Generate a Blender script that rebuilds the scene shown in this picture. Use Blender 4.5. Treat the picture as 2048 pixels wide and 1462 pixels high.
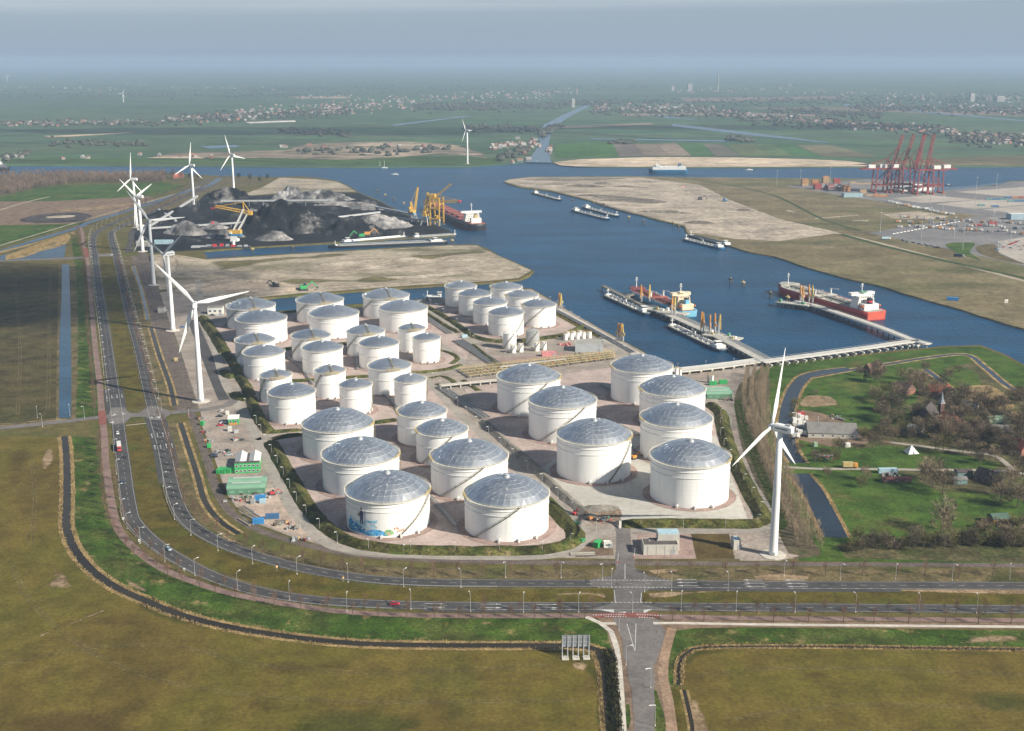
import bpy, math, random
from mathutils import Vector, Matrix
from mathutils.geometry import tessellate_polygon
from mathutils import noise as mnoise
R = math.radians
rnd = random.Random(7)
for o in list(bpy.data.objects): bpy.data.objects.remove(o)
scn = bpy.context.scene
COL = scn.collection
# ---------------------------------------------------------------- camera
F_PX, Y_HOR, CAM_H, PCX, PCY = 2400.0, 118.0, 235.0, 1024.0, 731.0
PITCH = math.atan((PCY - Y_HOR) / F_PX)
cam = bpy.data.cameras.new('camera'); camo = bpy.data.objects.new('camera', cam); COL.objects.link(camo)
camo.location = (0, 0, CAM_H); camo.rotation_euler = (math.pi / 2 - PITCH, 0, 0)
cam.sensor_width = 36; cam.lens = 36 * F_PX / 2048; cam.clip_start = 1; cam.clip_end = 120000
scn.camera = camo
scn.render.resolution_x = 1024; scn.render.resolution_y = 731
# ---------------------------------------------------------------- sky, sun, exposure
SUN_EL = R(33); SUN_DIR = Vector((0.873, -0.487, 0)).normalized()     # towards the sun, horizontally
w = bpy.data.worlds.new('World'); scn.world = w; w.use_nodes = True
nt = w.node_tree; nt.nodes.clear()
N = nt.nodes.new; LK = nt.links.new
out = N('ShaderNodeOutputWorld'); bg = N('ShaderNodeBackground'); sky = N('ShaderNodeTexSky')
sky.sky_type = 'NISHITA'; sky.sun_disc = False; sky.sun_elevation = SUN_EL
sky.sun_rotation = math.atan2(SUN_DIR.x, SUN_DIR.y); sky.altitude = 50; sky.air_density = 1.0; sky.dust_density = 0.4; sky.ozone_density = 2.0
# thin high cloud over the whole sky above the haze line
tc = N('ShaderNodeTexCoord'); sep = N('ShaderNodeSeparateXYZ'); LK(tc.outputs['Generated'], sep.inputs[0])
dv = N('ShaderNodeVectorMath'); dv.operation = 'DIVIDE'
cmb = N('ShaderNodeCombineXYZ'); mx = N('ShaderNodeMath'); mx.operation = 'MAXIMUM'; mx.inputs[1].default_value = 0.012
LK(sep.outputs['Z'], mx.inputs[0])
for i in range(3): LK(mx.outputs[0], cmb.inputs[i])
LK(tc.outputs['Generated'], dv.inputs[0]); LK(cmb.outputs[0], dv.inputs[1])
cn = N('ShaderNodeTexNoise'); cn.inputs['Scale'].default_value = 0.16; cn.inputs['Detail'].default_value = 6; cn.inputs['Roughness'].default_value = 0.55
LK(dv.outputs[0], cn.inputs['Vector'])
edge = N('ShaderNodeMath'); edge.operation = 'MULTIPLY_ADD'; edge.inputs[1].default_value = 0.010; edge.inputs[2].default_value = 0.0325   # haze-top line, a little uneven
lx = N('ShaderNodeMath'); lx.operation = 'MULTIPLY_ADD'; lx.inputs[1].default_value = -0.012; LK(sep.outputs['X'], lx.inputs[0]); LK(sep.outputs['Z'], lx.inputs[2])
LK(cn.outputs['Fac'], edge.inputs[0])
sb = N('ShaderNodeMath'); sb.operation = 'SUBTRACT'; LK(lx.outputs[0], sb.inputs[0]); LK(edge.outputs[0], sb.inputs[1])
mr = N('ShaderNodeMapRange'); mr.inputs['From Min'].default_value = -0.0015; mr.inputs['From Max'].default_value = 0.004; LK(sb.outputs[0], mr.inputs['Value'])
cr = N('ShaderNodeMapRange'); cr.inputs['From Min'].default_value = 0.35; cr.inputs['From Max'].default_value = 0.7; cr.inputs['To Min'].default_value = 0.25; cr.inputs['To Max'].default_value = 0.75
LK(cn.outputs['Fac'], cr.inputs['Value'])
cf = N('ShaderNodeMath'); cf.operation = 'MULTIPLY'; LK(mr.outputs[0], cf.inputs[0]); LK(cr.outputs[0], cf.inputs[1])
fade = N('ShaderNodeMapRange'); fade.inputs['From Min'].default_value = .06; fade.inputs['From Max'].default_value = .5; fade.inputs['To Min'].default_value = 1; fade.inputs['To Max'].default_value = .2; LK(sep.outputs['Z'], fade.inputs['Value'])   # the cloud bank thins out overhead
cf2 = N('ShaderNodeMath'); cf2.operation = 'MULTIPLY'; LK(cf.outputs[0], cf2.inputs[0]); LK(fade.outputs[0], cf2.inputs[1])
az = N('ShaderNodeMath'); az.operation = 'MAXIMUM'; az.inputs[1].default_value = 0; LK(sep.outputs['Z'], az.inputs[0])
ex = N('ShaderNodeMath'); ex.operation = 'MULTIPLY'; ex.inputs[1].default_value = -5.0; LK(az.outputs[0], ex.inputs[0])
hf = N('ShaderNodeMath'); hf.operation = 'EXPONENT'; LK(ex.outputs[0], hf.inputs[0])
mixh = N('ShaderNodeMix'); mixh.data_type = 'RGBA'; mixh.inputs['B'].default_value = (3.6, 4.6, 5.9, 1)      # low sky seen through the haze layer
LK(hf.outputs[0], mixh.inputs['Factor']); LK(sky.outputs[0], mixh.inputs['A'])
mixc = N('ShaderNodeMix'); mixc.data_type = 'RGBA'; mixc.inputs['B'].default_value = (5.9, 6.6, 7.4, 1)
LK(cf2.outputs[0], mixc.inputs['Factor']); LK(mixh.outputs['Result'], mixc.inputs['A'])
LK(mixc.outputs['Result'], bg.inputs['Color']); bg.inputs['Strength'].default_value = 0.055
LK(bg.outputs[0], out.inputs['Surface'])
sl = bpy.data.lights.new('sun', 'SUN'); sl.energy = 5.0; sl.angle = R(0.55); sl.color = (1.0, 0.92, 0.79)
so = bpy.data.objects.new('sun', sl); COL.objects.link(so)
sd = Vector((SUN_DIR.x * math.cos(SUN_EL), SUN_DIR.y * math.cos(SUN_EL), math.sin(SUN_EL)))
so.rotation_euler = sd.to_track_quat('Z', 'Y').to_euler(); so.location = (0, 0, 3000)
scn.view_settings.view_transform = 'Standard'; scn.view_settings.look = 'None'; scn.view_settings.gamma = 1; scn.view_settings.exposure = 0.74
scn.view_settings.use_curve_mapping = False
scn.render.engine = 'CYCLES'
scn.cycles.use_denoising = True; scn.cycles.max_bounces = 6; scn.cycles.volume_bounces = 0; scn.cycles.transparent_max_bounces = 12
scn.cycles.diffuse_bounces = 3; scn.cycles.glossy_bounces = 3
HAZE_D = 0.85e-4
# ---------------------------------------------------------------- helpers
_c, _s = math.cos(PITCH), math.sin(PITCH)
def G(x, y, z=0.0):
    """ground point (plane of height z) seen at photo position x, y"""
    a = (x - PCX) / F_PX; b = (y - PCY) / F_PX
    d = (a, _c - b * _s, -_s - b * _c); t = (z - CAM_H) / d[2]
    return Vector((d[0] * t, d[1] * t, z))
def new(name, me, parent=None, mat=None):
    o = bpy.data.objects.new(name, me); COL.objects.link(o)
    if parent is not None: o.parent = parent
    if mat is not None and me is not None and not me.materials: me.materials.append(mat)
    return o
def tag(o, label=None, cat=None, group=None, kind=None):
    for k, v in (('label', label), ('category', cat), ('group', group), ('kind', kind)):
        if v: o[k] = v
    return o
def empty(name, loc, rz=0, label=None, cat=None, group=None):
    o = bpy.data.objects.new(name, None); COL.objects.link(o); o.location = loc; o.rotation_euler.z = rz; o.empty_display_size = 1
    return tag(o, label, cat, group)
def children(o): return [c for c in KIDS.get(o.name, [])]
KIDS = {}
def copy_tree(o, loc=None, rz=None, scale=None, label=None, group=None, parent=None, skip=()):
    c = o.copy(); COL.objects.link(c); c.parent = parent
    for ch in o.children:
        if ch.name.split('.')[0] in skip: continue
        copy_tree(ch, parent=c)
    if loc is not None: c.location = loc
    if rz is not None: c.rotation_euler.z = rz
    if scale is not None: c.scale = scale if hasattr(scale, '__len__') else (scale,) * 3
    if label: c['label'] = label
    if group: c['group'] = group
    return c
class MB:
    """collects shapes; build() links them as one mesh object"""
    def __init__(s): s.v = []; s.f = []; s.m = []; s.mi = 0; s.mats = []
    def mat(s, m):
        if m not in s.mats: s.mats.append(m)
        s.mi = s.mats.index(m); return s
    def add(s, vs, fs):
        b = len(s.v); s.v += [tuple(v) for v in vs]
        for f in fs: s.f.append([i + b for i in f]); s.m.append(s.mi)
        return s
    def box(s, c, d, rz=0, top=1.0, taper=None):
        """c = centre of the bottom face, d = size"""
        hx, hy, h = d[0] / 2, d[1] / 2, d[2]; tx = top if taper is None else taper[0]; ty = top if taper is None else taper[1]
        ca, sa = math.cos(rz), math.sin(rz); vs = []
        for z, kx, ky in ((0, 1, 1), (h, tx, ty)):
            for sx, sy in ((-1, -1), (1, -1), (1, 1), (-1, 1)):
                x, y = sx * hx * kx, sy * hy * ky
                vs.append((c[0] + x * ca - y * sa, c[1] + x * sa + y * ca, c[2] + z))
        return s.add(vs, [(3, 2, 1, 0), (4, 5, 6, 7), (0, 1, 5, 4), (1, 2, 6, 5), (2, 3, 7, 6), (3, 0, 4, 7)])
    def bar(s, p, q, w=.3, h=None, n=4, r2=None):
        """a bar from p to q: square (n = 4) or round, tapering to r2"""
        p, q = Vector(p), Vector(q); d = q - p
        if d.length < 1e-6: return s
        d.normalize(); u = Vector((0, 0, 1)) if abs(d.z) < .95 else Vector((1, 0, 0))
        a = d.cross(u).normalized(); b = a.cross(d); vs = []; h = w if h is None else h
        for e, k in ((p, 1), (q, 1 if r2 is None else r2 / w)):
            for i in range(n):
                t = 2 * math.pi * (i + .5) / n; g = (math.sqrt(2) if n == 4 else 1) / (2 if n == 4 else 1)
                vs.append(e + a * (math.cos(t) * w * k * g) + b * (math.sin(t) * h * k * g))
        fs = [[i, (i + 1) % n, n + (i + 1) % n, n + i] for i in range(n)] + [list(range(n))[::-1], list(range(n, 2 * n))]
        return s.add(vs, fs)
    def lathe(s, prof, n=24, c=(0, 0, 0), cap=True, a0=0, a1=2 * math.pi):
        full = abs(a1 - a0 - 2 * math.pi) < 1e-6; m = n if full else n + 1; vs = []; fs = []
        for r, z in prof:
            for i in range(m):
                t = a0 + (a1 - a0) * i / n; vs.append((c[0] + r * math.cos(t), c[1] + r * math.sin(t), c[2] + z))
        for k in range(len(prof) - 1):
            for i in range(n):
                j = (i + 1) % m; fs.append((k * m + i, k * m + j, (k + 1) * m + j, (k + 1) * m + i))
        if cap and full:
            if prof[0][0] > 1e-4: fs.append(list(range(m))[::-1])
            if prof[-1][0] > 1e-4: fs.append([(len(prof) - 1) * m + i for i in range(m)])
        return s.add(vs, fs)
    def prism(s, pts, z0, z1):
        n = len(pts); tris = tessellate_polygon([[Vector((p[0], p[1], 0)) for p in pts]])
        vs = [(p[0], p[1], z0) for p in pts] + [(p[0], p[1], z1) for p in pts]
        return s.add(vs, [tuple(i + n for i in t) for t in tris] + [(i, (i + 1) % n, n + (i + 1) % n, n + i) for i in range(n)])
    def build(s, name, parent=None, mat=None, smooth=False, kind=None):
        me = bpy.data.meshes.new(name); me.from_pydata(s.v, [], s.f)
        if s.mats:
            for m in s.mats: me.materials.append(m)
            me.polygons.foreach_set('material_index', s.m)
        elif mat is not None: me.materials.append(mat)
        if smooth: me.polygons.foreach_set('use_smooth', [True] * len(s.f))
        me.update(); o = new(name, me, parent)
        if kind: o['kind'] = kind
        return o
# ---------------------------------------------------------------- materials
def _mat(name):
    m = bpy.data.materials.new(name); m.use_nodes = True; t = m.node_tree
    return m, t, t.nodes['Principled BSDF']
def _noise(t, vec, scale, detail=4, rough=.55):
    n = t.nodes.new('ShaderNodeTexNoise'); n.inputs['Scale'].default_value = scale; n.inputs['Detail'].default_value = detail; n.inputs['Roughness'].default_value = rough
    t.links.new(vec, n.inputs['Vector']); return n.outputs['Fac']
def _ramp(t, fac, stops, interp='LINEAR'):
    r = t.nodes.new('ShaderNodeValToRGB'); r.color_ramp.interpolation = interp; e = r.color_ramp.elements
    while len(e) < len(stops): e.new(0.5)
    for i, (p, c) in enumerate(stops): e[i].position = p; e[i].color = (*c, 1) if hasattr(c, '__len__') else (c, c, c, 1)
    t.links.new(fac, r.inputs['Fac']); return r.outputs['Color']
def _mix(t, a, b, fac, mode='MIX'):
    n = t.nodes.new('ShaderNodeMix'); n.data_type = 'RGBA'; n.blend_type = mode
    for k, v in (('A', a), ('B', b)):
        if hasattr(v, '__len__'): n.inputs[k].default_value = (*v[:3], 1)
        else: t.links.new(v, n.inputs[k])
    if isinstance(fac, (int, float)): n.inputs['Factor'].default_value = fac
    else: t.links.new(fac, n.inputs['Factor'])
    return n.outputs['Result']
MATS = {}
def M(name, col, rough=.6, var=.12, scale=.35, metal=0.0, spec=.4, dirt=None):
    """paint, metal, concrete: one colour with worn and dirty variation"""
    if name in MATS: return MATS[name]
    m, t, b = _mat(name); g = t.nodes.new('ShaderNodeNewGeometry')
    f = _noise(t, g.outputs['Position'], scale, 5)
    k = tuple(max(0, c * (1 - var * 2.2)) for c in col); l = tuple(min(1, c * (1 + var)) for c in col)
    c = _ramp(t, f, [(.25, k), (.5, col), (.8, l)])
    if dirt: c = _mix(t, c, dirt[0], _ramp(t, _noise(t, g.outputs['Position'], dirt[1], 6, .65), [(dirt[2], 0), (min(1, dirt[2] + .2), dirt[3])]))
    t.links.new(c, b.inputs['Base Color']); b.inputs['Roughness'].default_value = rough; b.inputs['Metallic'].default_value = metal
    b.inputs['Specular IOR Level'].default_value = spec
    MATS[name] = m; return m
def GM(name, cols, scale=.02, patches=(), grain=.25, gscale=.8, stretch=None, rough=.95, soft=False, amax=1.0):
    """ground cover: colour ramp over large noise, patches of other covers (colour, scale, threshold, amount), fine grain"""
    if name in MATS: return MATS[name]
    m, t, b = _mat(name); g = t.nodes.new('ShaderNodeNewGeometry'); vec = g.outputs['Position']
    if stretch:
        mp = t.nodes.new('ShaderNodeMapping'); mp.inputs['Rotation'].default_value[2] = stretch[0]; mp.inputs['Scale'].default_value = (stretch[1], stretch[2], 1)
        t.links.new(vec, mp.inputs['Vector']); vec2 = mp.outputs[0]
    else: vec2 = vec
    f = _noise(t, vec2, scale, 7, .62); n = len(cols)
    c = _ramp(t, f, [(.38 + .24 * i / max(1, n - 1), cc) for i, cc in enumerate(cols)])
    for i, (pc, ps, th, am) in enumerate(patches):
        off = t.nodes.new('ShaderNodeVectorMath'); off.inputs[1].default_value = (137.3 * (i + 1), 59.7 * (i + 1), 0); t.links.new(vec2, off.inputs[0])
        c = _mix(t, c, pc, _ramp(t, _noise(t, off.outputs[0], ps, 7, .66), [(th, 0), (th + .10, am)]))
    fg = _noise(t, vec, gscale, 3, .7)
    c = _mix(t, c, _ramp(t, fg, [(.33, 1 - grain * 1.3), (.67, 1 + grain)]), 1.0, 'MULTIPLY')
    fg2 = _noise(t, vec, gscale * .13, 3, .7)
    c = _mix(t, c, _ramp(t, fg2, [(.36, 1 - grain * 1.2), (.62, 1 + grain * .4)]), 1.0, 'MULTIPLY')
    t.links.new(c, b.inputs['Base Color']); b.inputs['Roughness'].default_value = rough; b.inputs['Specular IOR Level'].default_value = .12
    if soft:
        at = t.nodes.new('ShaderNodeAttribute'); at.attribute_name = 'edge'
        mm = t.nodes.new('ShaderNodeMath'); mm.operation = 'MULTIPLY_ADD'; mm.inputs[1].default_value = 2.4
        t.links.new(_noise(t, vec, soft, 8, .72), mm.inputs[0])
        m2 = t.nodes.new('ShaderNodeMath'); m2.operation = 'MULTIPLY_ADD'; m2.inputs[1].default_value = 1.3; m2.inputs[2].default_value = -1.85
        t.links.new(at.outputs['Fac'], m2.inputs[0]); t.links.new(m2.outputs[0], mm.inputs[2])
        mr = t.nodes.new('ShaderNodeMapRange'); mr.inputs['From Min'].default_value = 0; mr.inputs['From Max'].default_value = .6; mr.inputs['To Max'].default_value = amax; t.links.new(mm.outputs[0], mr.inputs['Value'])
        t.links.new(mr.outputs[0], b.inputs['Alpha'])
    MATS[name] = m; return m
# ---------------------------------------------------------------- sheets and ribbons
def catmull(pts, step, closed=False):
    n = len(pts); outp = []
    rng = range(n) if closed else range(n - 1)
    for i in rng:
        if closed: p0, p1, p2, p3 = pts[i - 1], pts[i], pts[(i + 1) % n], pts[(i + 2) % n]
        else: p0, p1, p2, p3 = pts[max(0, i - 1)], pts[i], pts[i + 1], pts[min(n - 1, i + 2)]
        # centripetal parameters keep bends from overshooting
        k = max(1, min(60, int((p2 - p1).length / step)))
        t1 = max(1e-3, (p1 - p0).length ** .5); t2 = t1 + max(1e-3, (p2 - p1).length ** .5); t3 = t2 + max(1e-3, (p3 - p2).length ** .5); t0 = 0
        for j in range(k):
            t = t1 + (t2 - t1) * j / k
            A1 = p0 * ((t1 - t) / (t1 - t0)) + p1 * ((t - t0) / (t1 - t0)); A2 = p1 * ((t2 - t) / (t2 - t1)) + p2 * ((t - t1) / (t2 - t1)); A3 = p2 * ((t3 - t) / (t3 - t2)) + p3 * ((t - t2) / (t3 - t2))
            B1 = A1 * ((t2 - t) / (t2 - t0)) + A2 * ((t - t0) / (t2 - t0)); B2 = A2 * ((t3 - t) / (t3 - t1)) + A3 * ((t - t1) / (t3 - t1))
            outp.append(B1 * ((t2 - t) / (t2 - t1)) + B2 * ((t - t1) / (t2 - t1)))
    if not closed: outp.append(pts[-1].copy())
    return outp
def jit(p, a, sc):
    n = mnoise.noise_vector(Vector((p.x * sc, p.y * sc, 3.7))) + .5 * mnoise.noise_vector(Vector((p.x * sc * 2.7, p.y * sc * 2.7, 9.1)))
    return Vector((p.x + n.x * a, p.y + n.y * a, p.z))
def area(ps): return sum(ps[i - 1].x * ps[i].y - ps[i].x * ps[i - 1].y for i in range(len(ps))) / 2
def outline(px, smooth, step, jitter=0):
    ps = [G(*p) if not isinstance(p, Vector) else p for p in px]
    if smooth: ps = catmull(ps, step, True)
    else:
        q = []
        for i, p in enumerate(ps):
            n = ps[(i + 1) % len(ps)]; k = max(1, min(200, int((n - p).length / step))) if jitter else 1
            q += [p.lerp(n, j / k) for j in range(k)]
        ps = q
    if jitter: ps = [jit(p, jitter, .35 / max(1, jitter)) for p in ps]
    if area(ps) < 0: ps.reverse()
    return ps
def offset(ps, d):
    n = len(ps); q = []
    for i in range(n):
        t = (ps[(i + 1) % n] - ps[i - 1]); t.z = 0
        if t.length < 1e-6: q.append(ps[i].copy()); continue
        t.normalize(); q.append(ps[i] + Vector((-t.y, t.x, 0)) * d)
    return q
def sheet(name, px, mat, z=.04, smooth=True, step=8, jitter=0, soft=0, kind='structure', skirt=0, parent=None, slope=1.5):
    ps = outline(px, smooth, step, jitter)
    if soft:
        # grid cut to the outline; 'edge' grows from 0 at the outline to 1 at the given depth
        x0, x1 = min(p.x for p in ps), max(p.x for p in ps); y0, y1 = min(p.y for p in ps), max(p.y for p in ps)
        cell = max(soft * .4, math.sqrt((x1 - x0) * (y1 - y0) / 2500)); nx, ny = int((x1 - x0) / cell) + 2, int((y1 - y0) / cell) + 2
        val = {}; vs = []; ed = []; idx = {}
        def edge_at(x, y):
            ins = False; d2 = 1e18; k = len(ps); j = k - 1
            for i in range(k):
                a_, b_ = ps[i], ps[j]
                if (a_.y > y) != (b_.y > y) and x < (b_.x - a_.x) * (y - a_.y) / (b_.y - a_.y) + a_.x: ins = not ins
                ex, ey = b_.x - a_.x, b_.y - a_.y; L = ex * ex + ey * ey; t = 0 if L == 0 else max(0, min(1, ((x - a_.x) * ex + (y - a_.y) * ey) / L))
                d2 = min(d2, (x - a_.x - t * ex) ** 2 + (y - a_.y - t * ey) ** 2); j = i
            return min(1, math.sqrt(d2) / soft) if ins else 0
        for j in range(ny):
            for i in range(nx): val[i, j] = edge_at(x0 + i * cell, y0 + j * cell)
        fs = []
        for j in range(ny - 1):
            for i in range(nx - 1):
                cs = [(i, j), (i + 1, j), (i + 1, j + 1), (i, j + 1)]
                if max(val[c] for c in cs) <= 0: continue
                f = []
                for c in cs:
                    if c not in idx: idx[c] = len(vs); vs.append((x0 + c[0] * cell, y0 + c[1] * cell, z)); ed.append(val[c])
                    f.append(idx[c])
                fs.append(f)
    else:
        n = len(ps); vs = [(p.x, p.y, z) for p in ps]; fs = [tuple(t) for t in tessellate_polygon([[Vector((p.x, p.y, 0)) for p in ps]])]
        if skirt:
            o2 = offset(ps, -slope); vs += [(p.x, p.y, z - skirt) for p in o2]; fs += [(n + i, n + (i + 1) % n, (i + 1) % n, i) for i in range(n)]
    me = bpy.data.meshes.new(name); me.from_pydata(vs, [], fs); me.materials.append(mat)
    if soft:
        a = me.attributes.new('edge', 'FLOAT', 'POINT'); a.data.foreach_set('value', ed)
    me.update(); o = new(name, me, parent)
    # all faces up
    if kind: o['kind'] = kind
    return o
def path(px, step=6): return catmull([G(*p) if not isinstance(p, Vector) else p for p in px], step)
def normals(ps):
    q = []
    for i in range(len(ps)):
        t = ps[min(i + 1, len(ps) - 1)] - ps[max(0, i - 1)]; t.z = 0; t.normalize(); q.append(Vector((-t.y, t.x, 0)))
    return q
def ribbon_mesh(mb, ps, w, off=0, z=.06):
    nn = normals(ps); n = len(ps); W = (lambda i: w) if not hasattr(w, '__len__') else (lambda i: w[min(len(w) - 1, int(i * len(w) / n))])
    vs = []
    for i, p in enumerate(ps):
        a = p + nn[i] * (off + W(i) / 2); b = p + nn[i] * (off - W(i) / 2); vs += [(a.x, a.y, z), (b.x, b.y, z)]
    return mb.add(vs, [(2 * i, 2 * i + 1, 2 * i + 3, 2 * i + 2) for i in range(n - 1)])
def ribbon(name, px, w, mat, z=.06, step=6, kind='structure', parent=None, off=0, jitter=0):
    ps = path(px, step); o = ribbon_mesh(MB(), ps, w, off, z).build(name, parent, mat)
    if kind: o['kind'] = kind
    return o, ps
def arc(ps):
    d = [0]
    for i in range(1, len(ps)): d.append(d[-1] + (ps[i] - ps[i - 1]).length)
    return d
def along(ps, s, d=None):
    d = d or arc(ps)
    s = max(0, min(s, d[-1] - 1e-4)); lo, hi = 0, len(d) - 1
    while hi - lo > 1:
        m = (lo + hi) // 2
        if d[m] <= s: lo = m
        else: hi = m
    f = (s - d[lo]) / max(1e-6, d[hi] - d[lo]); p = ps[lo].lerp(ps[hi], f); t = (ps[hi] - ps[lo]); t.z = 0; t.normalize()
    return p, t
def dashes(mb, ps, off, w, ln, gap, z=.085, s0=0, s1=None):
    d = arc(ps); s = s0; s1 = d[-1] if s1 is None else s1
    while s < s1:
        p, t = along(ps, s, d); q, u = along(ps, min(s + ln, s1), d); a = Vector((-t.y, t.x, 0)); b = Vector((-u.y, u.x, 0))
        vs = [p + a * (off + w / 2), p + a * (off - w / 2), q + b * (off - w / 2), q + b * (off + w / 2)]
        mb.add([(v.x, v.y, z) for v in vs], [(0, 1, 2, 3)]); s += ln + gap
    return mb
# ---------------------------------------------------------------- ground materials
TAN = (.30, .21, .10); SANDC = (.46, .36, .25)
m_water = None
def water(name, col, rough, bscale, bstr, spec=.5, var=.25):
    m, t, b = _mat(name); g = t.nodes.new('ShaderNodeNewGeometry'); pos = g.outputs['Position']
    f = _noise(t, pos, .0035, 5, .6); mp = t.nodes.new('ShaderNodeMapping'); mp.inputs['Scale'].default_value = (.25, 1, 1); mp.inputs['Rotation'].default_value[2] = .35; t.links.new(pos, mp.inputs['Vector'])
    f2 = _noise(t, mp.outputs[0], .02, 5, .65)
    c = _mix(t, tuple(x * (1 - var) for x in col), tuple(x * (1 + var) for x in col), f); c = _mix(t, c, _ramp(t, f2, [(.35, .68), (.65, 1.3)]), 1, 'MULTIPLY')
    t.links.new(c, b.inputs['Base Color']); b.inputs['Roughness'].default_value = rough; b.inputs['IOR'].default_value = 1.33; b.inputs['Specular IOR Level'].default_value = spec
    w1 = _noise(t, pos, bscale, 3, .6)
    bp = t.nodes.new('ShaderNodeBump'); bp.inputs['Strength'].default_value = bstr; bp.inputs['Distance'].default_value = 1.0; t.links.new(w1, bp.inputs['Height']); t.links.new(bp.outputs[0], b.inputs['Normal'])
    MATS[name] = m; return m
m_water = water('harbour_water', (.004, .046, .105), .3, .35, 1.0, .16)
m_vil = water('village_ditch_water', (.012, .022, .036), .2, .5, .3, .3)
m_ditch = water('ditch_water', (.030, .026, .019), .25, .5, .3, .1)
m_pond = water('pond_water', (.015, .05, .09), .2, .5, .4, .35)
m_land = GM('land_grass', [(.10, .085, .03), (.12, .10, .035), (.085, .09, .025)], .02, [(TAN, .03, .6, .5)])
m_field = GM('dry_field', [(.098, .072, .016), (.126, .096, .021), (.108, .092, .016), (.142, .110, .028)], .011,
             [((.105, .062, .024), .018, .60, .35), ((.24, .19, .10), .05, .66, .5), ((.2, .16, .075), .22, .62, .35), ((.07, .082, .014), .013, .58, .45), ((.075, .055, .017), .012, .61, .35)], .22, .6, (.5, 1, .45))
m_field2 = GM('dark_field', [(.06, .05, .022), (.085, .068, .026), (.07, .064, .022)], .015, [((.13, .09, .05), .05, .6, .5), ((.05, .06, .018), .014, .55, .5)], .35, .5, (1.5, .3, 1))
m_verge = GM('verge_grass', [(.034, .068, .008), (.050, .092, .012), (.075, .098, .02)], .04, [(TAN, .09, .57, .75), ((.085, .08, .022), .03, .52, .6)], .4, .7)
m_lush = GM('meadow_grass', [(.034, .07, .010), (.055, .105, .015), (.08, .115, .022)], .025, [((.12, .10, .035), .03, .56, .7), ((.022, .042, .010), .05, .57, .7)], .3, .6)
m_median = GM('median_grass', [(.08, .066, .013), (.105, .082, .016), (.072, .075, .012)], .03, [((.27, .2, .12), .05, .66, .6), ((.05, .075, .012), .04, .58, .6)], .3, .7)
m_rail_verge = GM('rail_verge', [(.11, .09, .04), (.15, .115, .06), (.085, .085, .03)], .04, [((.3, .23, .15), .05, .6, .6), ((.05, .07, .015), .05, .57, .6)], .35, .6)
m_reed = GM('reed_grass', [(.27, .19, .085), (.36, .26, .12), (.2, .15, .06)], .1, [((.08, .085, .02), .08, .58, .6)], .4, .9)
m_soft_sand = GM('bare_sand_patch', [(.27, .19, .11), (.37, .27, .17)], .05, [], .3, .6, soft=.16, amax=.8)
m_soft_sand2 = GM('pale_bare_patch', [(.36, .30, .22), (.48, .41, .32)], .02, [((.2, .17, .12), .03, .58, .6)], .3, .2, soft=.03)
m_soft_green = GM('green_patch', [(.05, .075, .015), (.065, .085, .02)], .03, [], .3, .6, soft=.02, amax=.4)
m_soft_brown = GM('brown_patch', [(.085, .05, .02), (.11, .07, .028)], .03, [], .3, .5, soft=.02, amax=.35)
m_soil = GM('bare_soil', [(.16, .11, .075), (.21, .15, .105), (.18, .13, .09)], .06, [((.11, .10, .04), .06, .6, .5)], .25, .6)
m_asph = GM('asphalt', [(.062, .061, .062), (.076, .074, .074)], .05, [((.085, .083, .082), .03, .55, .5)], .15, .5, rough=.85)
m_asph2 = GM('old_asphalt', [(.15, .138, .132), (.175, .16, .15)], .06, [((.11, .10, .098), .06, .56, .6)], .15, .6, rough=.85)
m_bike = GM('brick_path', [(.20, .135, .115), (.235, .165, .145)], .08, [((.15, .115, .1), .06, .56, .5)], .2, 1.0)
m_red = GM('red_path', [(.20, .075, .062), (.24, .095, .078)], .2, [], .2, 1.0)
m_conc = GM('pale_concrete', [(.47, .44, .38), (.53, .49, .43)], .05, [((.38, .34, .29), .03, .57, .5)], .12, .4)
m_paving = GM('pink_paving', [(.37, .295, .26), (.415, .335, .30), (.39, .315, .28)], .03, [((.27, .21, .185), .035, .56, .6), ((.40, .33, .30), .05, .6, .5)], .14, .5)
m_paving2 = GM('brown_paving', [(.29, .21, .18), (.325, .24, .21)], .06, [((.2, .15, .13), .05, .56, .5)], .16, .6)
m_yard = GM('yard_gravel', [(.27, .235, .2), (.32, .275, .235), (.3, .25, .21)], .03, [((.2, .175, .15), .03, .57, .6), ((.36, .3, .25), .05, .6, .6)], .2, .5)
m_apron = GM('pale_apron', [(.40, .385, .345), (.45, .43, .385)], .02, [((.36, .345, .31), .04, .56, .5)], .10, .3)
m_road3 = GM('terminal_road', [(.28, .26, .225), (.33, .3, .26)], .05, [((.22, .2, .17), .05, .58, .5)], .12, .5)
m_ballast = GM('ballast', [(.12, .10, .085), (.155, .125, .105)], .2, [((.2, .16, .13), .05, .58, .5)], .3, .8)
m_sand = GM('sandy_ground', [(.30, .255, .19), (.37, .31, .235), (.33, .29, .21)], .008, [((.13, .125, .06), .008, .53, .8), ((.47, .40, .32), .02, .62, .6)], .25, .12, (0.15, .5, 1.6))
m_sand2 = GM('graded_sand', [(.34, .29, .22), (.42, .355, .28), (.38, .32, .245)], .008, [((.19, .165, .12), .02, .57, .6), ((.5, .43, .34), .02, .62, .7), ((.14, .13, .07), .006, .62, .6)], .3, .12, (-.35, .5, 1.5))
m_dune = GM('dry_dune', [(.40, .32, .24), (.48, .385, .29)], .05, [], .2, .3)
m_east = GM('east_grass', [(.15, .12, .06), (.19, .155, .085), (.12, .115, .05)], .006, [((.27, .22, .15), .012, .62, .5), ((.09, .10, .035), .006, .55, .6)], .25, .15, (-.5, .3, 1.4))
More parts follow.
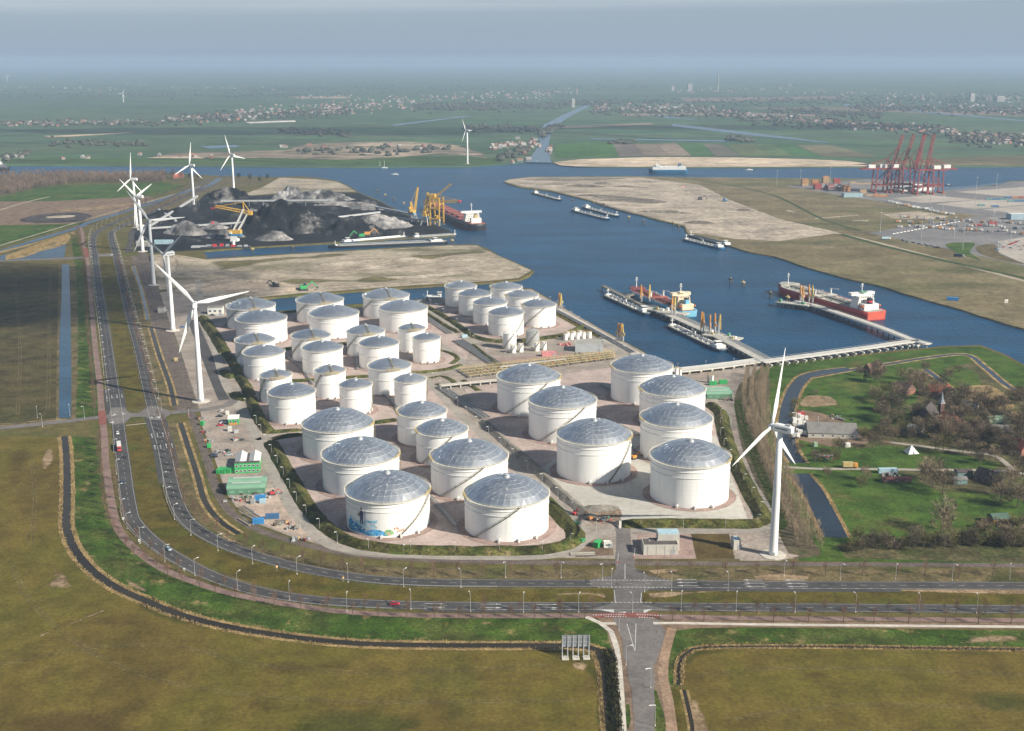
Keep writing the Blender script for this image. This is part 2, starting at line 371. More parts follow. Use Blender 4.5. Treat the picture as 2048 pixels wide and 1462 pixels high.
m_tarmac = GM('port_tarmac', [(.17, .165, .165), (.21, .20, .195)], .008, [((.26, .245, .235), .01, .58, .6), ((.12, .115, .115), .01, .6, .5)], .15, .15)
m_pad = GM('stack_pad', [(.36, .32, .28), (.40, .36, .31)], .01, [], .12, .12)
m_coalg = GM('coal_ground', [(.012, .0125, .014), (.02, .021, .023), (.016, .016, .018)], .012, [((.06, .06, .062), .02, .62, .5)], .35, .15)
m_far = GM('polder_fields', [(.048, .095, .045), (.062, .118, .055), (.085, .115, .06), (.055, .10, .055)], .0011, [((.16, .13, .075), .0009, .64, .6), ((.05, .065, .045), .0016, .62, .6)], .2, .01, (.06, .5, 2.2))
# ---------------------------------------------------------------- water and land
wm = MB(); wm.add([(-40000, 1000, -1.5), (40000, 1000, -1.5), (40000, 40000, -1.5), (-40000, 40000, -1.5)], [(0, 1, 2, 3)])
wm.add([(-40000, -8000, -1.6), (40000, -8000, -1.6), (40000, 1000, -1.5), (-40000, 1000, -1.5)], [(0, 1, 2, 3)])
tag(wm.build('harbour_water', None, m_water), kind='structure')
south = [(-2200, 349), (0, 350), (120, 349), (250, 347), (330, 346), (430, 351), (545, 354), (600, 352.5), (640, 356), (673, 361), (700, 373), (717, 384),
 (760, 402), (812, 428), (850, 441), (893, 458), (913, 468), (905, 472), (815, 476), (680, 485), (600, 489), (494, 495), (404, 502), (413, 517),
 (500, 512), (577, 507), (700, 500), (800, 494), (900, 489), (954, 489), (975, 497), (1000, 511), (1030, 524), (1067, 541), (1058, 550), (1039, 559), (1000, 563),
 (966, 566), (900, 569), (820, 574), (700, 583), (600, 590), (533, 596), (455, 607), (462, 622), (551, 622), (591, 619), (687, 610), (818, 600), (892, 596), (960, 582), (1030, 574),
 (1064, 577), (1080, 587), (1129, 616), (1211, 663), (1291, 706), (1345, 741), (1430, 735), (1528, 727), (1594, 723), (1690, 712), (1794, 700), (1888, 692), (1960, 690), (2008, 707),
 (2048, 729), (2300, 850), (2900, 1100)]
sp = [G(*p) for p in south] + [Vector((5000, 400, 0)), Vector((5000, -3000, 0)), Vector((-9000, -3000, 0)), Vector((-9000, 2000, 0))]
def edge_pts(ps, step, a):
    q = []
    for i in range(len(ps)):
        p, n = ps[i], ps[(i + 1) % len(ps)]; L = (n - p).length; k = max(1, min(80, int(L / step)))
        for j in range(k):
            v = p.lerp(n, j / k); q.append(jit(v, a, .03))
    return q
sheet('ground', edge_pts(sp, 12, 2.0), m_land, 0, False, skirt=3.2, slope=3)
east = [(1007, 363.4), (1020, 368), (1041, 374.4), (1102, 382), (1171, 399), (1244, 421), (1317, 440), (1368, 452.5), (1377, 468), (1420, 480), (1459, 492), (1500, 504), (1548, 512), (1609, 533), (1670, 551),
 (1768, 574), (1853, 600), (1939, 624), (2000, 644), (2048, 658), (2400, 760), (3200, 1000), (4200, 700), (4200, 362), (2020, 362), (1990, 371), (1885, 376), (1870, 366), (1734, 357), (1553, 356), (1348, 354), (1268, 352.4), (1061, 353.6), (1020, 358)]
sheet('east_peninsula', edge_pts([G(*p) for p in east], 15, 2.5), m_east, 0, False, skirt=3.2, slope=3)
north = [(-2600, 329), (0, 330.5), (500, 333), (700, 334.5), (935, 333), (1022, 327.5), (1049, 323), (1060, 325), (1075, 322), (1100, 323), (1112, 328), (1141, 332), (1193, 334), (1380, 335), (1700, 334), (2048, 333), (4600, 331)]
npx = [G(*p) for p in north] + [Vector((38000, 8000, 0)), Vector((38000, 39500, 0)), Vector((-38000, 39500, 0)), Vector((-38000, 8000, 0))]
sheet('far_polder', npx, m_far, 0, False, skirt=3.2, slope=4)
# ---------------------------------------------------------------- far side of the canal: fields, sand, side canal
FZ = .5
def far_sheet(name, px, cols, z=FZ, patches=(), soft=0):
    global _fs
    return sheet(name, px, GM('far_' + name + '_%d' % len(MATS), cols, .004, patches, .25, .03, soft=(.01 if soft else False)), z, False, jitter=0, soft=soft)
far_sheet('sand_spit', [(1106, 325), (1120, 331), (1160, 333.5), (1380, 334.5), (1560, 334), (1735, 333), (1760, 330), (1690, 322), (1600, 318), (1450, 315), (1300, 314.5), (1160, 319)], [(.48, .38, .27), (.56, .45, .33)], FZ)
fields = [((1110, 317), (1112, 290), (1180, 284), (1187, 314), (.045, .11, .022)), ((1188, 314), (1182, 284), (1225, 286), (1238, 313), (.05, .12, .024)), ((1239, 313), (1226, 288), (1266, 288), (1287, 312), (.15, .12, .10)),
 ((1288, 312), (1267, 288), (1312, 288), (1336, 312), (.19, .15, .11)), ((1337, 312), (1313, 288), (1352, 286), (1384, 312), (.21, .165, .125)), ((1385, 312), (1355, 287), (1404, 286), (1430, 312), (.05, .11, .03)),
 ((1431, 312), (1405, 287), (1445, 290), (1481, 312), (.12, .11, .08)), ((1482, 312), (1455, 290), (1508, 288), (1540, 312), (.10, .12, .05)), ((1541, 312), (1510, 288), (1545, 289), (1590, 312), (.085, .13, .05)), ((1591, 312), (1548, 289), (1580, 288), (1645, 313), (.045, .11, .03)), ((1646, 313), (1590, 290), (1660, 290), (1760, 316), (.13, .12, .065))]
for a, b, c_, d, col in fields: far_sheet('crop_field', [a, b, c_, d], [col, tuple(x * 1.15 for x in col)], FZ)
far_sheet('canal_side_meadow', [(-300, 327), (0, 327), (420, 327), (700, 330), (935, 331), (1000, 327), (1010, 319), (940, 312), (700, 315), (400, 316), (0, 318), (-300, 318)], [(.05, .095, .02), (.06, .105, .026)], FZ - .2)
far_sheet('worked_sand', [(540, 318), (690, 322), (830, 314), (870, 309), (1000, 320), (990, 314), (930, 290), (820, 282), (700, 284), (600, 288), (560, 300), (330, 306), (280, 316)], [(.30, .24, .17), (.22, .18, .13), (.4, .32, .23)], FZ, [((.12, .105, .08), .006, .55, .7), ((.05, .08, .03), .004, .6, .6)], soft=25)
far_sheet('worked_sand', [(280, 317), (420, 318), (400, 313), (330, 312)], [(.45, .35, .25), (.5, .4, .3)], FZ + .3, soft=12)
far_sheet('dry_strip', [(86, 272), (140, 270), (262, 265), (250, 267), (150, 273), (100, 275)], [(.42, .33, .22), (.46, .36, .25)])
far_sheet('glasshouse_ground', [(490, 244), (590, 241), (592, 244), (500, 247)], [(.65, .6, .55), (.7, .66, .6)])
far_sheet('dry_strip', [(575, 194), (700, 193), (700, 197), (600, 197)], [(.38, .3, .2), (.42, .33, .23)])
far_sheet('mud_bank', [(1110, 253), (1300, 246), (1310, 249), (1130, 257)], [(.25, .2, .15), (.28, .23, .17)])
far_sheet('mud_bank', [(1240, 227), (1420, 224), (1640, 229), (1640, 233), (1420, 230), (1250, 232)], [(.24, .19, .14), (.2, .17, .12)])
far_sheet('dry_heath', [(1460, 216), (1700, 214), (2048, 226), (2500, 232), (2500, 240), (2048, 233), (1700, 222)], [(.18, .14, .10), (.22, .17, .12)])
far_sheet('dry_heath', [(1360, 196), (1540, 194), (1700, 192), (1690, 197), (1540, 201), (1370, 203)], [(.2, .16, .11), (.2, .16, .12)])
far_sheet('rough_land', [(1700, 330), (1860, 318), (2048, 312), (2500, 308), (2500, 330), (2048, 332)], [(.14, .12, .06), (.18, .15, .08)], FZ)
m_fw = water('side_canal_water', (.03, .075, .11), .2, .3, .3)
sheet('side_canal', [(1049, 325), (1058, 318), (1066, 308), (1073, 298), (1080, 285), (1076, 271), (1087, 250), (1124, 231), (1160, 215), (1190, 199), (1196, 199), (1173, 216), (1140, 233), (1113, 252), (1102, 268), (1098, 286), (1098, 302), (1101, 320), (1104, 326)], m_fw, FZ + .3, False)
for a in ([(1348, 248), (1500, 265), (1650, 284), (1660, 287), (1490, 270), (1340, 252)], [(1180, 277), (1460, 281), (1460, 284), (1180, 279)], [(1290, 228), (1420, 243), (1330, 236)], [(1690, 208), (2048, 241), (2048, 243), (1680, 211)], [(780, 250), (930, 232), (940, 233), (790, 252)], [(400, 293), (470, 290), (480, 294), (420, 298)]):
    sheet('polder_canal', a, m_fw, FZ + .2, False)
# long narrow ditches and field borders that stripe the polder
dm = MB()
for k in range(150):
    y = 150 + 172 * rnd.random() ** .8; x = rnd.uniform(-400, 2400); L = rnd.uniform(60, 420); sl = rnd.uniform(-.03, .03) + (.02 if x < 900 else .05)
    if 1000 < x < 1700 and y > 280: continue
    a, b = G(x, y), G(x + L, y + L * sl)
    ribbon_mesh(dm, [a, a.lerp(b, .5), b], rnd.uniform(4, 14), 0, FZ + .1)
dm.build('field_ditches', None, GM('ditch_line', [(.03, .05, .03), (.05, .06, .035)], .01)).__setitem__('kind', 'stuff')
tag(bpy.data.objects['field_ditches'], 'thin dark ditches striping the far polder', 'ditches')
# ---------------------------------------------------------------- left and foreground land cover
sheet('foreground_field', [Vector((-2600, -300, 0)), (-500, 880), (0, 872), (110, 874), (122, 890), (126, 1000), (124, 1060), (150, 1115), (190, 1155), (290, 1207), (410, 1250), (620, 1284), (760, 1294), (1180, 1300), (1200, 1312), (1209, 1345), (1216, 1420), (1221, 1480), Vector((140, 250, 0)), Vector((140, -300, 0))], m_field, .04, False, jitter=1.2, step=10)
sheet('foreground_field', [(1385, 1480), (1378, 1420), (1368, 1385), (1366, 1330), (1378, 1306), (1400, 1299), (1600, 1297), (2048, 1302), (3000, 1312), Vector((1200, 200, 0)), Vector((150, 200, 0))], m_field, .04, False, jitter=1.0, step=10)
sheet('left_field', [(-700, 556), (-40, 523), (118, 528), (117, 640), (114, 836), (0, 850), (-700, 930)], m_field2, .04, False, jitter=1.2)
sheet('left_field', [(-900, 500), (0, 452), (90, 450), (164, 446), (0, 495), (-900, 560)], m_lush, .04, False)
sheet('left_field', [(-900, 440), (0, 403), (120, 402), (300, 392), (318, 405), (150, 447), (0, 450), (-900, 498)], m_soil, .05, False, jitter=3, step=15)
sheet('left_field', [(-900, 415), (0, 393), (90, 372), (330, 364), (372, 372), (310, 393), (100, 404), (-900, 445)], m_lush, .045, False, jitter=3, step=15)
sheet('burnt_patch', [(30, 440), (80, 428), (150, 424), (190, 430), (160, 444), (60, 447)], GM('burnt', [(.05, .045, .045), (.09, .08, .075)], .05, [], .3, .2, soft=.03), .10, True, soft=10)
sheet('bare_patch', [(90, 433), (150, 430), (150, 434), (95, 437)], m_soft_sand2, .12, True, soft=4)
sheet('bare_patch', [(100, 418), (200, 411), (290, 404), (240, 416), (120, 424)], m_soft_sand, .11, True, soft=10)
# verges
def along_band(name, pxa, pxb, mat, z, step=10, jitter=.8): return sheet(name, list(pxa) + list(reversed(pxb)), mat, z, False, step, jitter)
BIKE = [(160, 455), (164, 463), (168, 495), (174, 515), (180, 574), (186, 648), (192, 709), (199.5, 771), (204, 832), (206, 845), (209, 879), (211, 925), (216, 961), (223, 1007), (234, 1052), (249, 1076), (282, 1108), (331, 1141), (391, 1165), (460, 1187), (542, 1203), (610, 1214), (692, 1224), (760, 1228), (838, 1231), (950, 1232), (1103, 1232), (1190, 1232)]
DITCH = [(129, 873), (132, 900), (134, 937), (134, 1007), (133, 1050), (138, 1073), (152, 1103), (190, 1146), (239, 1178.6), (290, 1201), (342, 1223), (410, 1243.5), (513, 1264), (615, 1278), (710, 1287), (884, 1291), (1103, 1291.5), (1170, 1293), (1196, 1301), (1208, 1322), (1213, 1345), (1218, 1401), (1224, 1470)]
along_band('green_verge', BIKE[10:], [(x + 3, y - 1) for x, y in DITCH[:18]] + [(1225, 1300), (1212, 1262)], m_verge, .05)
along_band('green_verge', [(142, 480), (150, 530), (150, 640), (150, 760), (146, 835), (170, 838), (198, 832)], [(160, 470), (172, 520), (182, 650), (196, 780), (202, 832)][:4], m_verge, .05)
sheet('green_verge', [(1330, 1300), (1350, 1262), (1400, 1257), (1600, 1256), (2048, 1262), (2700, 1272), (2700, 1306), (2048, 1297), (1600, 1292), (1420, 1293), (1382, 1297), (1362, 1312), (1354, 1345), (1356, 1372), (1338, 1368), (1330, 1340)], m_verge, .05, False, jitter=.8)
for px in ([(1262, 1352), (1266, 1350), (1268, 1372), (1263, 1370)], [(1300, 1385), (1312, 1380), (1326, 1420), (1330, 1470), (1310, 1470), (1305, 1430)], [(1252, 1410), (1258, 1408), (1262, 1440), (1256, 1462)]):
    sheet('green_verge', px, m_verge, .07, True, jitter=.3)
sheet('bare_verge', [(1160, 1236), (1215, 1236), (1330, 1236), (1500, 1243), (2700, 1250), (2700, 1266), (2048, 1258), (1500, 1254), (1390, 1256), (1345, 1262), (1330, 1290), (1322, 1345), (1345, 1400), (1358, 1470), (1238, 1470), (1230, 1340), (1222, 1290), (1208, 1262), (1180, 1246), (1150, 1240)], m_soil, .045, False, jitter=.5)
sheet('dry_verge', [(1330, 1375), (1356, 1374), (1370, 1384), (1384, 1470), (1345, 1470), (1338, 1420)], m_median, .055, False, jitter=.5)
# strip between field and ditch canal on the left, and beside the bike path
sheet('dry_verge', [(118, 526), (126, 527), (120, 700), (118, 838), (112, 838), (114, 700)], m_rail_verge, .05, False, jitter=.4)
sheet('dry_verge', [(138, 528), (152, 526), (156, 640), (155, 760), (152, 838), (143, 838), (142, 700)], m_rail_verge, .06, False, jitter=.8)
sheet('dry_verge', [(0, 850), (110, 838), (150, 838), (200, 833), (200, 838), (110, 846), (60, 852), (0, 862)], m_rail_verge, .045, False, jitter=.5)
MED_A = [(205, 470), (200, 515), (208, 574), (222, 650), (236, 745), (246, 820)]
MED_B = [(218, 480), (224, 515), (236, 574), (253, 650), (276, 745), (292, 812)]
along_band('median_strip', MED_A, MED_B, m_median, .055, jitter=0)
along_band('median_strip', [(250, 848), (252, 900), (260, 960), (268, 1005), (284, 1040), (310, 1072), (352, 1100), (410, 1130), (480, 1158), (580, 1185), (700, 1200), (820, 1206), (1000, 1207), (1226, 1207)],
           [(302, 842), (312, 880), (330, 950), (336, 990), (346, 1022), (372, 1055), (420, 1090), (490, 1118), (580, 1142), (680, 1162), (780, 1174), (900, 1179), (1060, 1179), (1226, 1178)], m_median, .055, jitter=0)
sheet('median_strip', [(1285, 1208), (1284, 1186), (1320, 1180), (1600, 1181), (1780, 1178), (2700, 1186), (2700, 1216), (2048, 1209), (1600, 1206)], m_median, .055, False)
sheet('rail_verge', [(318, 845), (352, 838), (366, 860), (380, 930), (402, 1005), (440, 1060), (500, 1090), (600, 1115), (720, 1130), (860, 1136), (1000, 1138), (1180, 1140), (1235, 1140), (1215, 1158), (1000, 1158), (880, 1159), (760, 1152), (640, 1137), (540, 1112), (470, 1085), (400, 1045), (372, 1012), (360, 980), (345, 925)], m_rail_verge, .055, False, jitter=.4)
sheet('rail_verge', [(1270, 1140), (1400, 1136), (2048, 1138), (2700, 1140), (2700, 1168), (2048, 1164), (1500, 1162), (1330, 1160), (1285, 1152)], m_rail_verge, .055, False, jitter=.4)
sheet('rail_verge', [(240, 515), (262, 512), (300, 640), (340, 760), (352, 825), (312, 822), (296, 745), (275, 650), (255, 574)], m_rail_verge, .055, False, jitter=.4)
sheet('rail_yard_ballast', [(262, 512), (300, 512), (318, 580), (345, 660), (375, 745), (398, 820), (350, 822), (340, 760), (316, 690), (300, 640), (280, 575)], m_ballast, .06, False, jitter=.5)
for px, s_ in (([(92, 1110), (104, 1118), (130, 1140), (160, 1175), (166, 1188), (140, 1182), (105, 1180), (62, 1178), (95, 1160)], 5), ([(75, 1270), (120, 1255), (165, 1235), (208, 1218), (212, 1222), (170, 1240), (110, 1262), (80, 1276)], 1.0), ([(88, 900), (104, 892), (110, 925), (85, 945), (78, 938)], 3), ([(172, 1172), (190, 1168), (192, 1178), (178, 1182)], 2.5),
    ([(1140, 1326), (1165, 1320), (1180, 1330), (1168, 1345), (1142, 1336)], 1.5), ([(1378, 1395), (1398, 1400), (1420, 1440), (1430, 1470), (1386, 1470)], 2), ([(1108, 1186), (1170, 1182), (1215, 1186), (1218, 1200), (1180, 1192), (1110, 1192)], 2), ([(1290, 1186), (1400, 1181), (1470, 1182), (1380, 1190), (1300, 1200)], 2),
    ([(1500, 1150), (1560, 1146), (1625, 1152), (1620, 1160), (1510, 1161)], 1.5), ([(1290, 1140), (1345, 1135), (1370, 1142), (1310, 1150)], 1.5), ([(1800, 1178), (2100, 1182), (2100, 1187), (1780, 1181)], 1), ([(1940, 1270), (2048, 1268), (2048, 1285), (2000, 1290), (1900, 1290)], 4), ([(247, 1155), (300, 1180), (290, 1188), (250, 1168)], 2), ([(440, 1060), (470, 1078), (500, 1090), (480, 1092), (440, 1075)], 2)):
    sheet('bare_patch', px, m_soft_sand, .075, True, soft=s_)
for px, s_ in (([(0, 1420), (200, 1400), (320, 1440), (300, 1500), (-50, 1500)], 14), ([(500, 1320), (700, 1310), (760, 1345), (600, 1370), (480, 1350)], 12), ([(150, 1230), (260, 1215), (330, 1240), (260, 1270), (160, 1265)], 10), ([(420, 1390), (560, 1380), (640, 1420), (520, 1450)], 12), ([(1560, 1340), (1700, 1330), (1740, 1350), (1600, 1365)], 8), ([(900, 1340), (1060, 1335), (1080, 1370), (920, 1380)], 10), ([(10, 900), (70, 890), (60, 960), (15, 980)], 10)):
    sheet('brown_patch', px, m_soft_brown, .065, True, soft=s_)
for px, s_ in (([(560, 1430), (760, 1400), (900, 1440), (800, 1500), (560, 1490)], 12), ([(1120, 1300), (1190, 1302), (1206, 1340), (1212, 1460), (1190, 1460), (1180, 1360), (1130, 1315)], 3), ([(1370, 1300), (1500, 1298), (2048, 1303), (2200, 1318), (1700, 1312), (1400, 1318), (1372, 1370)], 4), ([(105, 1000), (122, 960), (124, 1050), (145, 1110), (200, 1165), (160, 1150), (110, 1080)], 4), ([(1900, 1380), (2100, 1370), (2100, 1440), (1950, 1430)], 12), ([(280, 1190), (400, 1245), (380, 1262), (260, 1215)], 5)):
    sheet('green_patch', px, m_soft_green, .07, True, soft=s_)
for k, px in enumerate(([(0, 1330), (150, 1300), (330, 1290), (520, 1330), (760, 1345), (1100, 1330)], [(20, 1120), (60, 1200), (160, 1290), (320, 1360), (620, 1400), (1150, 1400)], [(1400, 1350), (1600, 1335), (2048, 1350)], [(1450, 1440), (1700, 1410), (2048, 1420)], [(60, 900), (70, 1000), (60, 1090)], [(30, 560), (40, 700), (35, 830)], [(100, 540), (98, 700), (96, 820)])):
    for of in (-.9, .9): ribbon('wheel_track', px, .45, m_rail_verge, .062 if k < 5 else .055, off=of)
# ditches, ponds and reed borders
def ditch(px, wdt, mat, reedw=2.2, z=.09):
    o, ps = ribbon('reed_bank', px, wdt + 2 * reedw, m_reed, z - .02); o2, _ = ribbon('ditch', px, wdt, mat, z); return ps
dps = ditch(DITCH, 4.2, m_ditch, 2.0)
ditch([(3000, 1310), (2048, 1299), (1767, 1295), (1600, 1293), (1418, 1294.5), (1385, 1298), (1364, 1314), (1357, 1343), (1357, 1370)], 1.6, m_ditch, 1.2)
ditch([(1368, 1380), (1374, 1405), (1384, 1450), (1386, 1480)], 1.5, m_ditch, 1.0)
ditch([(266, 532), (272, 548), (283, 581), (296, 640)], 2.6, m_pond, 1.5); ditch([(302, 655), (318, 709), (340, 771), (349, 812)], 3.2, m_ditch, 1.5)
ditch([(361, 846), (375, 890), (394, 949), (410, 1003), (429, 1031), (450, 1050), (478, 1068)], 3.2, m_ditch, 1.6)
ditch([(-60, 852), (40, 847), (112, 838)], 2.0, m_ditch, 1.2)
sheet('drainage_canal', [(124, 529), (138, 529), (141, 620), (143, 770), (142, 836), (118, 836), (119, 672), (123, 598)], m_pond, .09, False)
sheet('pond', [(-300, 590), (-40, 522), (49, 500), (102, 480), (133, 473), (129, 515), (98, 516), (49, 520), (-40, 525)], m_pond, .08, False)
sheet('reed_island', [(10, 517), (40, 508), (73, 497), (110, 487), (124, 478), (138, 469), (139, 480), (122, 492), (80, 503), (50, 514), (20, 519)], m_reed, .11, True, jitter=1)
sheet('pond_dike', [(-300, 575), (-40, 517), (49, 494), (140, 466), (150, 470), (150, 463), (60, 488), (-40, 512), (-300, 566)], m_reed, .10, False, jitter=.6)
ribbon('drainage_canal', [(-500, 625), (-60, 522), (0, 503), (80, 478), (161, 453), (172, 447), (250, 423), (330, 397), (415, 371), (440, 357)], 11, m_pond, .09)
ribbon('gravel_path', [(-500, 600), (-60, 508), (0, 491), (80, 467), (160, 443), (240, 420), (320, 397), (400, 373)], 4, m_soft_sand2 and GM('pale_track', [(.33, .28, .2), (.38, .32, .24)], .05), .10)
ribbon('gravel_path', [(-300, 508), (0, 420), (50, 405), (100, 393)], 5, MATS['pale_track'], .11)
# ---------------------------------------------------------------- roads
R1 = [(470, 356), (440, 355), (403, 366), (330, 400), (262, 431), (215, 452), (194, 464), (186, 480), (190, 515), (197, 574), (212, 672), (222, 746), (232, 815), (236, 845), (241, 886), (248, 937), (255, 993), (259, 1014), (264, 1037), (290, 1069), (331, 1102), (391, 1137), (446, 1161), (528, 1185), (640, 1201), (760, 1208.5), (880, 1211.5), (1024, 1212.5), (1280, 1213), (1500, 1215), (1700, 1216), (2048, 1219), (2900, 1228)]
R2 = [(470, 366), (445, 367), (410, 378), (340, 407), (272, 440), (243, 453), (226, 463), (222, 472), (231, 507), (241, 549), (258, 623), (278, 697), (295, 771), (309, 830), (317, 858), (328, 897), (339, 951), (347, 985), (358, 1015), (368, 1034), (388, 1054), (436, 1083), (503, 1109), (594, 1134), (692, 1152), (760, 1160), (860, 1165), (1000, 1166.5), (1280, 1168), (1500, 1170), (1700, 1171), (2048, 1172), (2900, 1179)]
road1, p1 = ribbon('road', R1, 8.4, m_asph, .12); road2, p2 = ribbon('road', R2, 8.4, m_asph, .12)
m_paint = M('road_paint', (.50, .50, .48), .7, .2, .5, dirt=((.15, .15, .15), .9, .5, .7))
m_kerb = M('edge_line', (.46, .45, .42), .8, .15, .4)
def near_s(ps, px):
    d = arc(ps); g = G(*px); i = min(range(len(ps)), key=lambda k: (ps[k] - g).length); return d[i]
def lines(road, ps, n):
    mk = MB(); dashes(mk, ps, 0, .16, 3, 6, .15); mk.build('lane_marking', road, m_paint, kind='stuff')
    mk = MB(); ribbon_mesh(mk, ps, .15, 3.55, .15); ribbon_mesh(mk, ps, .15, -3.55, .15); mk.build('edge_line', road, m_kerb, kind='stuff')
lines(road1, p1, 1); lines(road2, p2, 2)
# turning lanes
def lane(name, ps, a, b, off, wdt, z=.117):
    d = arc(ps); s0, s1 = sorted((near_s(ps, a), near_s(ps, b))); k = max(2, int((s1 - s0) / 6)); q = []; ww = []
    for i in range(k + 1):
        p, t = along(ps, s0 + (s1 - s0) * i / k, d); e = min(1, 3.5 * min(i, k - i) / k) if i < k else 0
        q.append(p + Vector((-t.y, t.x, 0)) * off); ww.append(max(.05, wdt))
    tag(ribbon_mesh(MB(), q, wdt, 0, z).build(name, None, m_asph), kind='structure'); return q
l1 = lane('turning_lane', p2, (1290, 1168), (1790, 1171), -5.3, 3.4); l2 = lane('turning_lane', p2, (306, 820), (343, 965), -5.2, 3.0); l3 = lane('turning_lane', p2, (306, 826), (336, 940), 5.2, 3.0)
l4 = lane('turning_lane', p1, (860, 1211), (1235, 1213), -5.0, 2.6); l5 = lane('turning_lane', p1, (226, 775), (236, 845), 5.3, 3.2); l6 = lane('turning_lane', p1, (226, 775), (236, 845), -5.3, 3.2)
def blocks(ps, offs, a, b, ln=.6, gap=2.2, wdt=.35):
    mk = MB(); s0, s1 = sorted((near_s(ps, a), near_s(ps, b)))
    for of in offs: dashes(mk, ps, of, wdt, ln, gap, .155, s0, s1)
    return mk
blocks(p2, (-3.6,), (1380, 1169), (1760, 1171), 2, 4, .3).build('lane_marking', road2, m_paint, kind='stuff')
blocks(p2, (3.6, -3.6), (306, 820), (342, 960), 1.5, 3, .3).build('lane_marking', road2, m_paint, kind='stuff')
blocks(p1, (-3.5,), (850, 1211), (1190, 1213), 2, 5, .35).build('lane_marking', road1, m_paint, kind='stuff')
blocks(p2, (4.0, -4.0), (1195, 1167), (1330, 1168), .9, 1.0, .45).build('give_way_marking', road2, m_paint, kind='stuff')
blocks(p1, (4.0,), (1226, 1212), (1300, 1213), .9, 1.0, .45).build('give_way_marking', road1, m_paint, kind='stuff')
# arrows on the carriageways
def arrow(road, ps, px, off, back=False):
    p, t = along(ps, near_s(ps, px)); t = -t if back else t; nrm = Vector((-t.y, t.x, 0)); p = p + nrm * off
    vs = [p - t * 7 + nrm * .18, p - t * 7 - nrm * .18, p - nrm * .18, p + nrm * .18, p + nrm * .7, p - nrm * .7, p + t * 2.6]
    MB().add([(v.x, v.y, .156) for v in vs], [(0, 1, 2, 3), (4, 5, 6)]).build('road_arrow', road, m_paint)
for x in (880, 1000, 1110): arrow(road1, p1, (x, 1212), 1.75); arrow(road1, p1, (x, 1212), -1.8)
for x in (1375, 1495, 1590): arrow(road2, p2, (x, 1170), 1.75, True); arrow(road2, p2, (x, 1170), -1.75, True); arrow(road2, p2, (x, 1170), -5.2, True)
for yy, xx in ((868, 320), (892, 327)):
    for of in (5.2, 1.75, -1.75, -5.2): arrow(road2, p2, (xx, yy), of, True)
for of in (5.2, 1.75, -1.75, -5.2): arrow(road1, p1, (229, 795), of)
# junctions and side roads
jm = MB()
def jpoly(name, px, mat, z=.125): return sheet(name, px, mat, z, False)
jpoly('junction', [(1180, 1160), (1225, 1151), (1237, 1127), (1263, 1127), (1275, 1140), (1300, 1153), (1345, 1161), (1345, 1174), (1300, 1178), (1284, 1186), (1285, 1208), (1345, 1222), (1300, 1222), (1215, 1222), (1180, 1219), (1226, 1207), (1230, 1178), (1180, 1172)], GM('junction_asphalt', [(.12, .112, .108), (.14, .13, .125)], .06, [((.09, .085, .083), .05, .55, .6)], .15, .6), .122)
so_, ps3 = ribbon('side_road', [(1250, 1215), (1262, 1232), (1275, 1262), (1279, 1300), (1282, 1345), (1287, 1400), (1289, 1500), (1290, 1700)], [16, 13.5, 10.5, 8.4, 7.4, 7, 7, 7], m_asph2, .118)
ribbon('access_road', [(1250, 1135), (1248, 1100), (1247, 1070), (1245, 1050)], [9, 7.5, 7.2, 8], m_asph2, .118)
so2, ps4 = ribbon('side_road', [(-400, 905), (-60, 866), (0, 857), (74, 849), (140, 842), (203, 834), (232, 831)], 7.4, m_asph2, .118)
so3, _ = ribbon('side_road', [(232, 831), (270, 829), (312, 828), (350, 825), (419, 818), (456, 810), (470, 795)], 7.4, m_asph2, .115)
jpoly('junction', [(222, 815), (250, 815), (256, 824), (272, 829), (300, 812), (312, 812), (340, 822), (340, 830), (322, 840), (302, 840), (292, 834), (262, 834), (250, 846), (226, 850), (215, 840)], m_asph2, .121)
jpoly('junction', [(196, 508), (240, 506), (241, 511), (224, 513), (205, 513), (170, 517), (100, 520), (-20, 524), (-20, 521), (100, 517), (165, 513)], m_asph2, .119)
mk = MB()
for a, b in (((1250, 1128), (1250, 1160)), ((1254, 1248), (1270, 1304)), ((1272, 1248), (1270, 1304)), ((1228, 1180), (1231, 1206)), ((1283, 1186), (1281, 1206))):
    ribbon_mesh(mk, [G(*a), G(*b)], .3, 0, .16)
mk.build('lane_marking', so_, m_paint, kind='stuff')
for px in ([(1192, 1219), (1228, 1220), (1228, 1226)], [(1287, 1220), (1305, 1219), (1288, 1227)], [(231, 827), (222, 832), (231, 831)], [(243, 825), (252, 829), (245, 829)], [(228, 843), (217, 846), (228, 847)], [(300, 833), (306, 834), (304, 838)], [(322, 832), (312, 834), (318, 838)], [(226, 508), (219, 510), (226, 511)]):
    sheet('painted_island', px, m_paint, .162, False)
ribbon('bike_path', BIKE, 4.4, m_bike, .10); ribbon('bike_path', [(1320, 1233), (1500, 1237), (1700, 1238), (2048, 1241), (2900, 1250)], 4.2, m_bike, .10)
ribbon('red_crossing', [(1186, 1231.5), (1250, 1230.5), (1318, 1231)], 4.6, m_red, .13); ribbon('red_crossing', [(203.5, 822), (206, 850)], 4.8, m_red, .13); ribbon('red_crossing', [(171, 496), (175, 515)], 4.8, m_red, .13)
mk = MB()
for a, b in (((1186, 1230.5), (1250, 1229.5)), ((1210, 1234), (1252, 1233.5)), ((1274, 1229.5), (1324, 1231.5)), ((1278, 1235), (1310, 1236))): dashes(mk, [G(*a), G(*b)], 0, .9, .5, .6, .15)
mk.build('crossing_marking', so_, m_paint, kind='stuff')
ribbon('footpath', [(1172, 1234), (1200, 1246), (1222, 1263), (1230, 1285), (1236, 1314), (1241, 1370), (1247, 1470), (1252, 1600)], 2.4, m_conc, .11)
